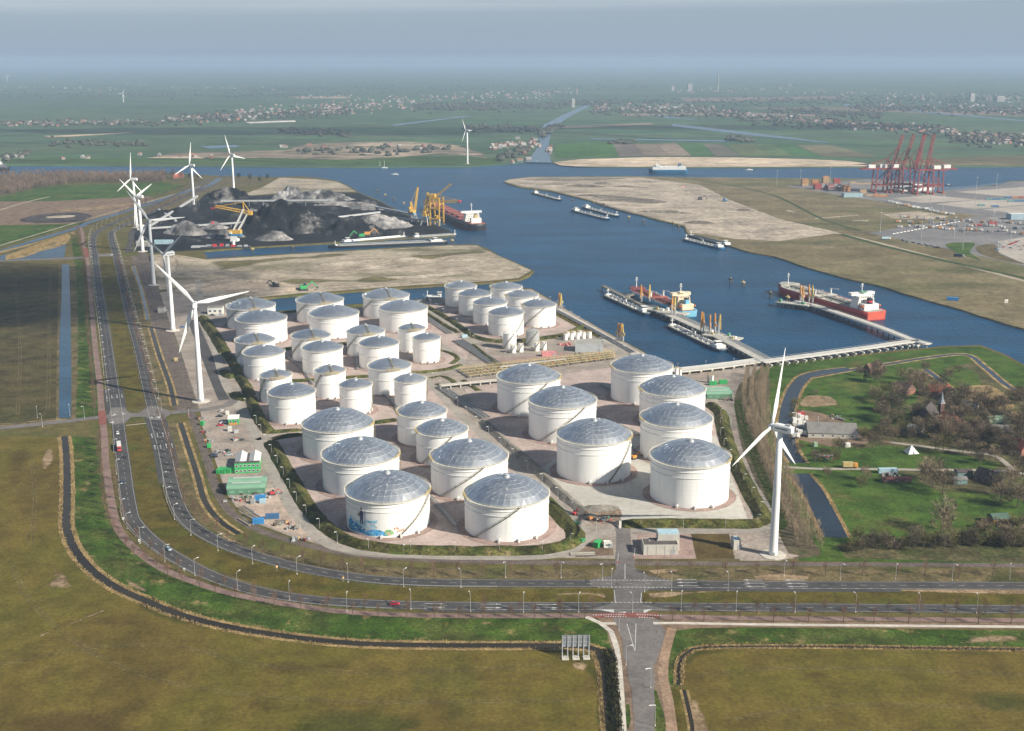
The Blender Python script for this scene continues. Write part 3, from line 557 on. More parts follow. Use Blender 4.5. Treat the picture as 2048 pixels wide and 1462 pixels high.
ribbon('footpath', [(1198, 1247), (1260, 1247.5), (1345, 1246.5), (1500, 1249), (1700, 1251), (2048, 1254), (2900, 1264)], 2.2, m_conc, .112)
ribbon('dirt_track', [(1345, 1256), (1332, 1300), (1326, 1350), (1336, 1400), (1345, 1470)], 4, GM('dirt', [(.27, .18, .12), (.3, .21, .145)], .08), .09)
ribbon('cycle_link', [(1310, 1240), (1322, 1262), (1312, 1300), (1298, 1335)], 3.4, m_asph2, .105)
ribbon('median_crossing', [(252, 851), (300, 846)], 1.2, m_conc, .10)
# ---------------------------------------------------------------- railway
m_rail = M('rail_steel', (.16, .10, .08), .5, .2, .6); m_sleeper = M('sleeper', (.22, .19, .165), .9, .2, .6)
def track(px, wdt=1.5, bed=True):
    ps = path(px, 5)
    if bed: o = ribbon_mesh(MB(), ps, 5.2, 0, .075).build('rail_track', None, m_ballast)
    else: o = ribbon_mesh(MB(), ps, 3.0, 0, .078).build('rail_track', None, m_ballast)
    o['kind'] = 'structure'
    sl_ = MB(); dashes(sl_, ps, 0, 2.5, .28, .9, .13); sl_.build('sleepers', o, m_sleeper, kind='stuff')
    for sgn in (-1, 1):
        r = MB(); ribbon_mesh(r, ps, .16, sgn * .75, .24); ribbon_mesh(r, ps, .10, sgn * .75, .16); r.build('rail', o, m_rail)
    return ps
RAIL = [(283, 505), (300, 560), (327, 655), (352, 734), (372, 795), (384, 832), (397, 868), (415, 922), (428, 966), (443, 999), (469, 1031), (513, 1058), (579, 1081), (660, 1101), (720, 1111), (800, 1117), (900, 1122), (1060, 1125), (1240, 1126), (1500, 1128), (2048, 1131), (2900, 1136)]
rps = track(RAIL)
track([(278, 505), (293, 560), (318, 655), (340, 734), (362, 790), (380, 828)], bed=False); track([(290, 505), (306, 560), (333, 650), (358, 734), (376, 795)], bed=False)
# ---------------------------------------------------------------- tank terminal ground
sheet('terminal_yard', [(300, 600), (320, 585), (400, 572), (460, 600), (462, 624), (560, 624), (690, 613), (820, 602), (892, 598), (960, 585), (1062, 578), (1129, 617), (1211, 664), (1291, 707), (1345, 742), (1430, 737), (1528, 729), (1510, 745), (1478, 770), (1468, 800), (1490, 880), (1520, 960), (1548, 1045), (1570, 1095), (1620, 1118), (1500, 1118), (1270, 1118), (1230, 1118), (1130, 1116), (1000, 1119), (860, 1116), (720, 1109), (640, 1090), (580, 1072), (520, 1050), (480, 1025), (455, 990), (440, 950), (420, 885), (402, 830), (380, 760), (345, 655)], m_yard, .05, False, jitter=.4)
PINK = [(428, 645), (560, 628), (690, 617), (832, 606), (880, 640), (916, 668), (940, 700), (926, 730), (895, 742), (850, 750), (880, 790), (925, 838), (965, 870), (1012, 918), (1075, 978), (1097, 1011), (1135, 1070), (1128, 1082), (1075, 1092), (967, 1094), (860, 1093), (772, 1090), (703, 1078), (656, 1050), (617, 1013), (586, 964), (563, 922), (548, 880), (528, 858), (500, 800), (470, 745), (452, 705)]
sheet('tank_compound', PINK, m_paving, .07, False)
sheet('tank_compound', [(862, 612), (890, 601), (960, 588), (1062, 581), (1120, 616), (1160, 648), (1120, 668), (1040, 674), (965, 677), (925, 655)], m_paving, .07, False)
sheet('tank_compound', [(930, 778), (1000, 764), (1225, 735), (1345, 748), (1410, 802), (1436, 860), (1496, 1040), (1195, 1040), (1150, 1005), (1060, 915), (965, 840)], m_paving, .07, False)
sheet('pale_apron', [(1076, 940), (1120, 912), (1180, 890), (1290, 870), (1432, 872), (1496, 1040), (1200, 1040), (1150, 1006)], m_apron, .085, False)
sheet('tank_compound', [(990, 716), (1060, 712), (1130, 704), (1160, 712), (1100, 735), (1000, 745)], m_paving2, .07, False)
m_berm = GM('berm_grass', [(.055, .068, .018), (.09, .085, .025), (.06, .078, .018)], .06, [((.2, .15, .08), .12, .55, .7), ((.03, .04, .012), .1, .58, .6)], .5, .7)
m_stone = GM('berm_stone', [(.2, .185, .16), (.24, .22, .19)], .2, [], .25, .8)
def berm(px, wb=9, wt=1.6, h=2.6, mat=None, z=.06):
    ps = path(px, 5); nn = normals(ps); vs = []; n = len(ps)
    for i, p in enumerate(ps):
        hh = h * min(1, .15 + i * .6, .15 + (n - 1 - i) * .6) * (1 + .10 * mnoise.noise(p * .12))
        for o_, zz in ((wb / 2, 0), (wt / 2, hh), (-wt / 2, hh), (-wb / 2, 0)):
            q = jit(p + nn[i] * o_, .7, .22); vs.append((q.x, q.y, z + zz))
    fs = [(4 * i + k, 4 * i + k + 1, 4 * i + k + 5, 4 * i + k + 4) for i in range(n - 1) for k in range(3)]
    o = MB().add(vs, fs).build('berm', None, mat or m_berm); o['kind'] = 'structure'; return ps
berm([(541, 884), (552, 905), (566, 930), (590, 972), (622, 1022), (660, 1060), (706, 1086), (775, 1099), (860, 1103), (967, 1104), (1075, 1102), (1130, 1092), (1152, 1080), (1150, 1066), (1128, 1042), (1102, 1012), (1085, 995)], 10, 2.2, 2.8)
berm([(545, 878), (575, 873), (610, 869)], 7, 1.4, 2.0); berm([(535, 866), (605, 860)], 6, 1.2, 1.6); berm([(747, 846), (800, 840)], 7, 1.4, 2.0)
berm([(404, 635), (425, 664), (450, 706)], 11, 2, 3.0); berm([(452, 706), (474, 745), (462, 755), (446, 742)], 9, 2, 2.5); berm([(474, 748), (498, 790), (486, 800), (466, 786)], 9, 2, 2.5); berm([(500, 795), (520, 840), (540, 866)], 9, 2, 2.6)
berm([(554, 701), (600, 696), (683, 689), (740, 683)], 7, 1.4, 1.8); berm([(570, 764), (640, 760), (740, 753)], 7, 1.4, 1.6); berm([(790, 748), (850, 745), (895, 739), (922, 729)], 6, 1.2, 1.5)
berm([(462, 627), (560, 626), (690, 615), (820, 604)], 7, 1.6, 1.8); berm([(840, 607), (870, 622), (915, 650), (955, 676), (1000, 684), (1120, 672), (1165, 652)], 8, 1.6, 2.0)
berm([(852, 626), (885, 648), (918, 666)], 6, 1.4, 1.6); berm([(945, 690), (975, 715), (1005, 735), (1040, 736)], 6, 1.4, 1.6)
berm([(965, 843), (1010, 884), (1066, 932), (1120, 985), (1165, 1022), (1186, 1036)], 8, 1.5, 2.2, m_stone); berm([(1240, 1050), (1340, 1049), (1440, 1050), (1505, 1050), (1526, 1042), (1510, 1005), (1480, 945), (1456, 890), (1446, 850), (1440, 825), (1418, 808)], 10, 2, 3.0)
berm([(860, 757), (880, 752), (908, 765), (900, 772), (870, 768)], 5, 2, .5); berm([(925, 760), (958, 782)], 5, 1, 1.2); berm([(880, 700), (905, 708), (915, 718), (900, 728)], 5, 1, .9)
# terminal roads
def troad(px, wdt=6): return ribbon('terminal_road', px, wdt, m_road3, .11)[1]
tr1 = troad([(478, 812), (495, 841), (513, 878), (535, 922), (557, 966), (579, 1010), (601, 1040), (633, 1071), (660, 1091), (720, 1106), (857, 1113), (993, 1115), (1103, 1112), (1148, 1100), (1173, 1078), (1200, 1066), (1245, 1060), (1350, 1062), (1500, 1061), (1530, 1055), (1542, 1045), (1520, 998), (1487, 944), (1464, 901), (1453, 867), (1455, 838), (1446, 820), (1415, 806)], 6.5)
troad([(513, 880), (560, 866), (606, 862)], 4); troad([(747, 842), (800, 836), (880, 826)], 4)
troad([(838, 600), (870, 628), (920, 662), (945, 690), (975, 716), (1010, 730), (1060, 727), (1150, 715), (1200, 705)], 6); troad([(823, 749), (870, 748), (905, 742), (922, 733), (918, 715), (880, 688)], 5.5)
troad([(853, 758), (894, 803), (924, 834), (963, 868), (1010, 914), (1075, 975), (1137, 1030), (1172, 1066)], 6); troad([(1090, 604), (1140, 640), (1200, 680), (1250, 712), (1300, 745)], 6)
troad([(888, 778), (960, 768), (1060, 756), (1130, 750)], 4.5); troad([(395, 560), (410, 640), (430, 700), (452, 770), (478, 812)], 6)
ribbon('terminal_road', [(385, 640), (405, 690), (435, 765), (450, 800)], 9, m_asph, .105)
sheet('works_yard', [(398, 836), (462, 818), (480, 832), (500, 870), (535, 940), (552, 985), (575, 1022), (608, 1058), (560, 1062), (510, 1040), (472, 1012), (446, 968), (425, 905)], m_yard, .10, False)
sheet('works_yard', [(545, 975), (560, 985), (600, 1045), (630, 1075), (560, 1062), (500, 1036), (470, 1005)], GM('sandy_yard', [(.40, .31, .25), (.45, .36, .29)], .05, [((.3, .24, .2), .05, .58, .6)], .2, .6), .105, False)
sheet('substation_plot', [(1275, 1068), (1380, 1066), (1392, 1118), (1276, 1118)], m_paving2, .10, False)
sheet('substation_lawn', [(1382, 1068), (1458, 1068), (1470, 1118), (1393, 1118)], GM('brown_lawn', [(.085, .06, .022), (.11, .08, .03)], .08), .10, False)
sheet('gravel_lot', [(1168, 1080), (1222, 1078), (1228, 1110), (1150, 1115)], m_soil, .10, False)
sheet('gravel_lot', [(1470, 1072), (1530, 1072), (1545, 1100), (1600, 1112), (1560, 1122), (1480, 1122)], m_yard, .105, False)
sheet('excavation', [(1176, 1010), (1240, 1018), (1235, 1045), (1190, 1050), (1168, 1035)], GM('dug_soil', [(.27, .2, .14), (.2, .15, .11)], .15, [((.4, .34, .28), .1, .58, .6)], .35, .7), .12, True, jitter=.8)
sheet('quay_strip', [(1075, 592), (1129, 622), (1211, 668), (1291, 712), (1280, 718), (1190, 672), (1115, 628), (1070, 600)], m_conc, .10, False)
sheet('quay_lawn', [(1085, 606), (1130, 628), (1205, 672), (1195, 676), (1120, 636), (1080, 612)], m_median, .12, False)
# belt along the poplars, dike and the village
sheet('dike_grass', [(1528, 733), (1594, 726), (1700, 714), (1888, 695), (1960, 693), (2008, 712), (2100, 760), (2600, 1000), (2600, 1132), (2048, 1128), (1600, 1122), (1570, 1080), (1540, 1000), (1500, 900), (1478, 830), (1470, 790), (1490, 760)], m_lush, .06, False, jitter=.6)
sheet('village_scrub', [(1700, 855), (1790, 862), (1832, 800), (1850, 750), (1900, 735), (1955, 722), (2010, 760), (2200, 880), (2600, 1060), (2600, 1135), (2048, 1126), (1690, 1116), (1672, 1088), (1880, 1076), (1892, 990), (1800, 945), (1720, 932)], GM('scrub_ground', [(.085, .08, .035), (.11, .095, .045), (.06, .07, .022)], .05, [((.05, .07, .018), .04, .54, .7)], .4, .5), .075, False, jitter=1)
for px in ([(1640, 780), (1700, 760), (1790, 752), (1830, 800), (1860, 830), (1800, 850), (1700, 848), (1640, 820)], [(1660, 945), (1760, 958), (1860, 980), (1880, 1040), (1880, 1072), (1790, 1078), (1720, 1050), (1680, 1000)], [(1700, 905), (1780, 892), (1900, 907), (2000, 927), (1990, 938), (1900, 936), (1720, 934)], [(1900, 985), (2048, 1000), (2048, 1060), (1930, 1072), (1900, 1040)], [(1865, 745), (1935, 738), (1960, 775), (1920, 790), (1880, 770)], [(1850, 770), (1880, 790), (1870, 800)]):
    sheet('meadow', px, m_lush, .095, True, jitter=.8, step=10)
sheet('dry_grass_patch', [(1612, 790), (1660, 792), (1680, 810), (1600, 815)], m_soft_sand, .11, True, soft=3)
for px in ([(1925, 775), (1975, 770), (2020, 800), (2025, 820), (1990, 822), (1940, 800)], [(2010, 830), (2048, 822), (2090, 850), (2060, 850)]): sheet('reed_bed', px, m_reed, .11, True, jitter=1)
ditch([(1700, 738), (1655, 743), (1615, 752), (1595, 770), (1580, 800), (1572, 840), (1574, 870), (1580, 900), (1596, 926)], 9.5, m_vil, 2.2, .12)
ditch([(1597, 948), (1620, 975), (1650, 1030), (1672, 1075)], 12, m_vil, 2.2, .12)
ditch([(1620, 755), (1700, 740), (1790, 726), (1860, 715), (1930, 709), (1970, 735), (2010, 768), (2060, 800), (2200, 900)], 4.0, m_vil, 2.2, .11)
ditch([(1850, 738), (1880, 760), (1910, 785)], 4, m_vil, 1.6, .12)
ribbon('village_lane', [(1566, 934), (1640, 938), (1720, 938), (1850, 940), (2010, 942), (2048, 948)], 3.6, m_road3, .13); ribbon('village_lane', [(1782, 885), (1860, 895), (1940, 905), (1985, 910), (2010, 925), (2030, 945)], 3.6, m_road3, .13)
ribbon('village_lane', [(1985, 910), (1960, 880), (1940, 860), (1880, 800), (1840, 778)], 4, m_soil, .13); ribbon('village_lane', [(1690, 860), (1730, 872), (1782, 885)], 4, m_soil, .13)
sheet('farm_yard', [(1600, 820), (1640, 826), (1700, 850), (1745, 880), (1690, 895), (1600, 880), (1592, 850)], m_soil, .12, True, jitter=.6)
sheet('poplar_floor', [(1480, 770), (1530, 745), (1540, 790), (1525, 850), (1560, 940), (1610, 1060), (1640, 1112), (1590, 1118), (1560, 1060), (1510, 960), (1478, 870)], GM('leaf_litter', [(.10, .085, .05), (.13, .105, .065)], .1, [((.05, .07, .018), .06, .55, .6)], .3, .6), .10, True)
sheet('orchard_strip', [(1474, 800), (1488, 800), (1500, 860), (1534, 950), (1576, 1050), (1564, 1062), (1532, 990), (1492, 895), (1474, 840)], GM('orchard_grass', [(.04, .06, .012), (.055, .075, .016)], .1), .104, True)
# ---------------------------------------------------------------- middle peninsula and coal peninsula, east peninsula
sheet('sand_flat', [(296, 512), (330, 506), (413, 519), (577, 509), (700, 502), (900, 491), (954, 491), (1000, 513), (1030, 526), (1063, 541), (1036, 556), (966, 563), (820, 571), (600, 587), (533, 593), (455, 604), (400, 570), (320, 580)], m_sand, .06, False, jitter=1.2, step=12)
for px, s_ in (([(330, 585), (400, 560), (500, 556), (620, 566), (700, 568), (850, 560), (960, 558), (1030, 552), (960, 563), (820, 570), (600, 584), (520, 592), (430, 596)], 10), ([(620, 528), (760, 515), (920, 512), (980, 520), (860, 530), (700, 545)], 14), ([(300, 520), (345, 510), (360, 545), (320, 560)], 8), ([(750, 556), (880, 545), (1000, 530), (1050, 540), (950, 548), (800, 560)], 6)):
    sheet('pale_sand', px, m_soft_sand2, .10, True, soft=s_)
for px, s_ in (([(415, 521), (470, 518), (560, 512), (680, 505), (720, 508), (640, 520), (560, 524), (500, 536), (430, 545)], 22), ([(540, 562), (620, 552), (700, 556), (745, 548), (830, 560), (740, 570), (660, 568), (590, 574)], 22), ([(800, 508), (870, 505), (975, 498), (990, 508), (920, 513), (860, 524), (820, 518)], 22)):
    sheet('grassy_patch', px, GM('dry_green', [(.13, .12, .05), (.16, .14, .06)], .03, [], .3, .2, soft=.03), .12, True, soft=s_)
def heap(name, c, rx, ry, h, mat, rot=0, seed=1, ridge=0, n=40, m=14, flat=0, rough=.06, label=None, cat='heap', group=None):
    """loose heap: c on the ground, radii, height; ridge lengthens the crest, flat cuts it off"""
    vs = []; ca, sa = math.cos(rot), math.sin(rot)
    for j in range(m + 1):
        q = j / m
        for i in range(n):
            a = 2 * math.pi * i / n; e = 1 + .14 * mnoise.noise(Vector((math.cos(a) * 1.3, math.sin(a) * 1.3, seed * 3.1))) + .05 * mnoise.noise(Vector((math.cos(a) * 4, math.sin(a) * 4, seed)))
            x, y = q * rx * e * math.cos(a), q * ry * e * math.sin(a)
            if ridge: x += ridge * math.copysign(min(1, abs(math.cos(a)) * 1.6), math.cos(a)) * (1 if q > .02 else 0)
            z = h * min(1 - flat, (1 - q) ** 1.05) / (1 - flat); g = (1 - q) * q * 4
            z += g * h * rough * mnoise.noise(Vector((x * .09, y * .09, seed * 7.7))) + g * h * .5 * rough * mnoise.noise(Vector((x * .3, y * .3, seed)))
            vs.append((x * ca - y * sa, x * sa + y * ca, max(z, 0) if q < 1 else -.1))
    fs = [(j * n + i, (j + 1) * n + i, (j + 1) * n + (i + 1) % n, j * n + (i + 1) % n) for j in range(m) for i in range(n)]
    o = MB().add(vs, fs).build(name, None, mat, smooth=True); o.location = (c.x, c.y, .1); tag(o, label, cat, group); return o
for k, (x, y, rx, ry, h, lb) in enumerate(((440, 578, 16, 10, 4, 'small rough sand heap left of the long dune beside the inlet'), (492, 573, 32, 14, 6.5, 'long pale sand dune heap by the tank terminal inlet'), (560, 580, 26, 9, 3, 'low rubble and sand heap at the inlet edge near the green digger'), (1198, 1017, 8, 5, 2.0, 'grey gravel heap on the pale apron by the excavation'))):
    heap('sand_heap', G(x, y), rx, ry, h, m_dune if k < 3 else m_stone, .1, k + 3, rx * .4, label=lb, cat='heap', group='sand heaps')
sheet('coal_yard', [(262, 462), (300, 450), (380, 408), (440, 385), (500, 392), (590, 388), (650, 384), (717, 386), (760, 404), (812, 430), (893, 459), (913, 469), (815, 474), (680, 483), (494, 494), (404, 500), (300, 506), (272, 500)], m_coalg, .07, False, jitter=1.5, step=12)
sheet('sand_flat', [(480, 392), (530, 372), (560, 355), (640, 359), (673, 363), (697, 374), (712, 383), (650, 384), (560, 386), (500, 391)], m_sand, .065, False, jitter=1.5, step=12)
sheet('west_meadow', [(330, 425), (430, 380), (470, 375), (520, 366), (540, 356), (430, 353), (380, 372), (300, 420), (250, 448), (262, 462), (300, 452)], m_rail_verge, .06, False, jitter=1)
ribbon('dust_road', [(256, 505), (262, 480), (266, 462), (300, 442), (380, 405)], 8, GM('coal_road', [(.07, .065, .062), (.09, .085, .08)], .05), .09)
sheet('sand_flat', [(1011, 363), (1041, 372), (1102, 380), (1171, 397), (1244, 419), (1317, 438), (1368, 450), (1380, 465), (1470, 478), (1560, 482), (1680, 466), (1560, 438), (1455, 398), (1400, 370), (1280, 355), (1061, 355), (1020, 359)], m_sand2, .08, False, jitter=2, step=14)
for px in ([(1040, 358), (1150, 356), (1260, 356), (1200, 361), (1090, 362)], [(1170, 388), (1250, 392), (1340, 404), (1300, 408), (1200, 398)], [(1150, 396), (1210, 408), (1300, 434), (1280, 432), (1190, 408)]): sheet('rough_patch', px, GM('rubble', [(.16, .14, .11), (.22, .19, .15)], .02, [], .35, .15, soft=.02), .12, True, soft=8)
for k, (x, y, rx, ry, h) in enumerate(((1170, 373, 30, 14, 4), (1205, 368, 14, 9, 4), (1110, 369, 14, 8, 3), (1260, 374, 24, 10, 3), (1330, 425, 30, 10, 4), (1400, 447, 20, 9, 4), (1490, 421, 12, 8, 3), (1180, 392, 22, 8, 3), (1225, 402, 18, 8, 3))):
    heap('rubble_heap', G(x, y), rx, ry, h, GM('rubble_heap', [(.17, .15, .12), (.26, .22, .17)], .08, [], .4, .2), -.3, k + 20, rx * .4, n=24, m=7, label='low grey rubble heap on the graded sand of the east bank', cat='heap', group='rubble heaps on the east bank')
ribbon('sand_road', [(1240, 360), (1350, 385), (1450, 410), (1560, 447), (1690, 470), (1850, 510), (2048, 562), (2500, 680)], 8, GM('sand_track', [(.36, .3, .22), (.42, .35, .26)], .03), .13)
ribbon('green_ditch', [(1680, 468), (1760, 490), (1850, 512), (1960, 537), (2048, 556), (2500, 664)], 10, GM('ditch_green', [(.045, .07, .025), (.06, .085, .03)], .03), .14)
ribbon('green_ditch', [(1350, 354), (1470, 372), (1550, 392), (1580, 405), (1650, 440), (1720, 462)], 6, MATS['ditch_green'], .14)
for px in ([(1620, 437), (1720, 428), (1722, 431), (1630, 439)], [(1700, 440), (1745, 439), (1740, 444), (1700, 443)], [(1760, 428), (1840, 421), (1905, 434), (1860, 440), (1780, 437)], [(1566, 418), (1600, 424), (1590, 427), (1566, 421)]): sheet('bare_patch', px, m_soft_sand2, .13, False, soft=5)
sheet('port_tarmac', [(1570, 372), (1640, 366), (1735, 358), (1868, 366), (1884, 377), (1990, 372), (2020, 363), (4000, 363), (3000, 700), (2500, 620), (2048, 532), (1960, 512), (1820, 482), (1735, 466), (1760, 462), (1830, 450), (1960, 432), (1900, 424), (1790, 408), (1700, 394), (1620, 380)], m_tarmac, .09, False)
for px in ([(1785, 397), (1860, 390), (1960, 400), (1840, 406)], [(1870, 408), (1980, 398), (2060, 402), (2060, 409), (1950, 418)], [(1965, 419), (2060, 410), (2200, 418), (2200, 432), (2048, 429)], [(1910, 384), (2048, 374), (2200, 374), (2200, 390), (2048, 396)], [(1960, 436), (2060, 440), (2200, 450), (2200, 444), (2048, 434)], [(1995, 483), (2048, 474), (2200, 470), (2200, 520), (2048, 528), (1998, 505)]): sheet('stack_pad', px, m_pad, .13, False)
sheet('port_lawn', [(1895, 487), (1945, 485), (1940, 505), (1960, 520), (1915, 506)], m_lush, .14, True); sheet('port_lawn', [(1955, 492), (1985, 488), (2000, 508), (2048, 528), (2000, 520), (1962, 508)], m_rail_verge, .14, True)
sheet('dry_basin', [(1790, 380), (1850, 376), (1940, 372), (1990, 366), (2010, 368), (1900, 380), (1850, 386)], m_pond, .15, False)
# distant paper-dry strip of wood floor, left bank
sheet('wood_floor', [(-900, 410), (0, 392), (86, 370), (160, 362), (330, 358), (340, 352), (130, 352), (0, 354), (-900, 372)], GM('wood_floor', [(.09, .07, .045), (.11, .09, .055)], .02), .07, False)
# ---------------------------------------------------------------- storage tanks
def tank_mat():
    m, t, b = _mat('tank_white'); g = t.nodes.new('ShaderNodeNewGeometry'); mp = t.nodes.new('ShaderNodeMapping'); mp.inputs['Scale'].default_value = (1, 1, .05); t.links.new(g.outputs['Position'], mp.inputs['Vector'])
    c = _ramp(t, _noise(t, mp.outputs[0], .55, 5, .7), [(.28, (.62, .61, .57)), (.43, (.78, .775, .75)), (.7, (.82, .815, .79))])              # faint run-off streaks
    wv = t.nodes.new('ShaderNodeTexWave'); wv.bands_direction = 'Z'; wv.wave_profile = 'SAW'; wv.inputs['Scale'].default_value = .125; t.links.new(g.outputs['Position'], wv.inputs['Vector'])
    c = _mix(t, c, _ramp(t, wv.outputs['Fac'], [(0, .86), (.04, 1), (.96, 1), (1, .90)]), 1, 'MULTIPLY')                                     # plate courses
    t.links.new(c, b.inputs['Base Color']); b.inputs['Roughness'].default_value = .45; MATS['tank_white'] = m; return m
m_tank = tank_mat()
m_rim = M('cream_steel', (.64, .61, .52), .5, .1, .5)
m_yel = M('yellow_steel', (.46, .36, .16), .5, .15, .6)
m_girder = M('girder_white', (.62, .61, .57), .5, .08, .4)
m_stair = M('stair_steel', (.16, .15, .10), .6, .2, .6)
m_strut = M('dome_strut', (.50, .52, .53), .45, .05, .4, metal=.3)
m_grey = M('grey_steel', (.32, .33, .33), .5, .12, .5); m_dark = M('dark_steel', (.05, .052, .055), .5, .2, .5); m_galv = M('galvanised', (.48, .49, .49), .4, .1, .4, metal=.4)
m_found = m_paving2
def dome_mat():
    m, t, b = _mat('dome_aluminium'); oi = t.nodes.new('ShaderNodeObjectInfo'); g = t.nodes.new('ShaderNodeNewGeometry')
    c = _ramp(t, oi.outputs['Random'], [(0, (.53, .57, .61)), (.5, (.61, .64, .67)), (1, (.70, .72, .73))]); c = _mix(t, c, _ramp(t, _noise(t, g.outputs['Position'], .25, 4), [(.3, .85), (.7, 1.05)]), 1, 'MULTIPLY')
    t.links.new(c, b.inputs['Base Color']); b.inputs['Metallic'].default_value = .92; b.inputs['Roughness'].default_value = .40
    return m
m_dome = dome_mat()
def dome_tris(r, h, n):
    """triangulated cap: six sectors of n rings, lifted onto a sphere; returns triangles as point triples"""
    Rs = (r * r + h * h) / (2 * h); z0 = h - Rs
    def P_(i, k, s_):
        # ring i, step k of i on sector s_
        if i == 0: return Vector((0, 0, h))
        a = (s_ + k / i) * math.pi / 3; rr = r * i / n
        rr *= 1 - .012 * math.sin(math.pi * (k / i)) * (i < n)
        return Vector((rr * math.cos(a), rr * math.sin(a), z0 + math.sqrt(max(0, Rs * Rs - rr * rr))))
    T = []
    for s_ in range(6):
        for i in range(1, n + 1):
            for k in range(i):
                T.append((P_(i, k, s_), P_(i, k + 1, s_), P_(i - 1, k, s_)))
                if k < i - 1: T.append((P_(i - 1, k, s_), P_(i, k + 1, s_), P_(i - 1, k + 1, s_)))
    return T
def panel_geo(T, gap, lift, rj):
    a, b, c = T; ctr = (a + b + c) / 3; nrm = (b - a).cross(c - a).normalized()
    if nrm.z < 0: nrm = -nrm; a, b = b, a
    e = (a - b).length; k = 1 - gap * 2.2 / e
    tl = Vector((rj.gauss(0, .02), rj.gauss(0, .02), 0)); pts = []
    for p in (a, b, c):
        q = ctr + (p - ctr) * k; pts.append(q + nrm * (lift + (q - ctr).dot(tl)))
    low = [p - nrm * .16 for p in pts]
    return pts + low, [(0, 1, 2), (0, 3, 4, 1), (1, 4, 5, 2), (2, 5, 3, 0)]
DOMES = {}
def dome_meshes(r, h, n, key):
    if key not in DOMES:
        rj = random.Random(len(DOMES) + 5); T = dome_tris(r, h, n); sh = MB()
        for a, b, c in T: sh.add([a, b, c], [(0, 1, 2)])
        ms = []
        for t in T:
            v, f = panel_geo(t, .11, .07, rj); me = bpy.data.meshes.new('dome_panel'); me.from_pydata([tuple(x) for x in v], [], f); me.materials.append(m_dome); ms.append(me)
        al = MB()
        for t in T: v, f = panel_geo(t, .09, .07, rj); al.add(v, f)
        DOMES[key] = (sh, ms, al)
    return DOMES[key]
SHARE = {}
def shared(key, fn, name, parent, mat, smooth=False):
    if key not in SHARE: SHARE[key] = fn().build(name, parent, mat, smooth); return SHARE[key]
    return new(name, SHARE[key].data, parent)
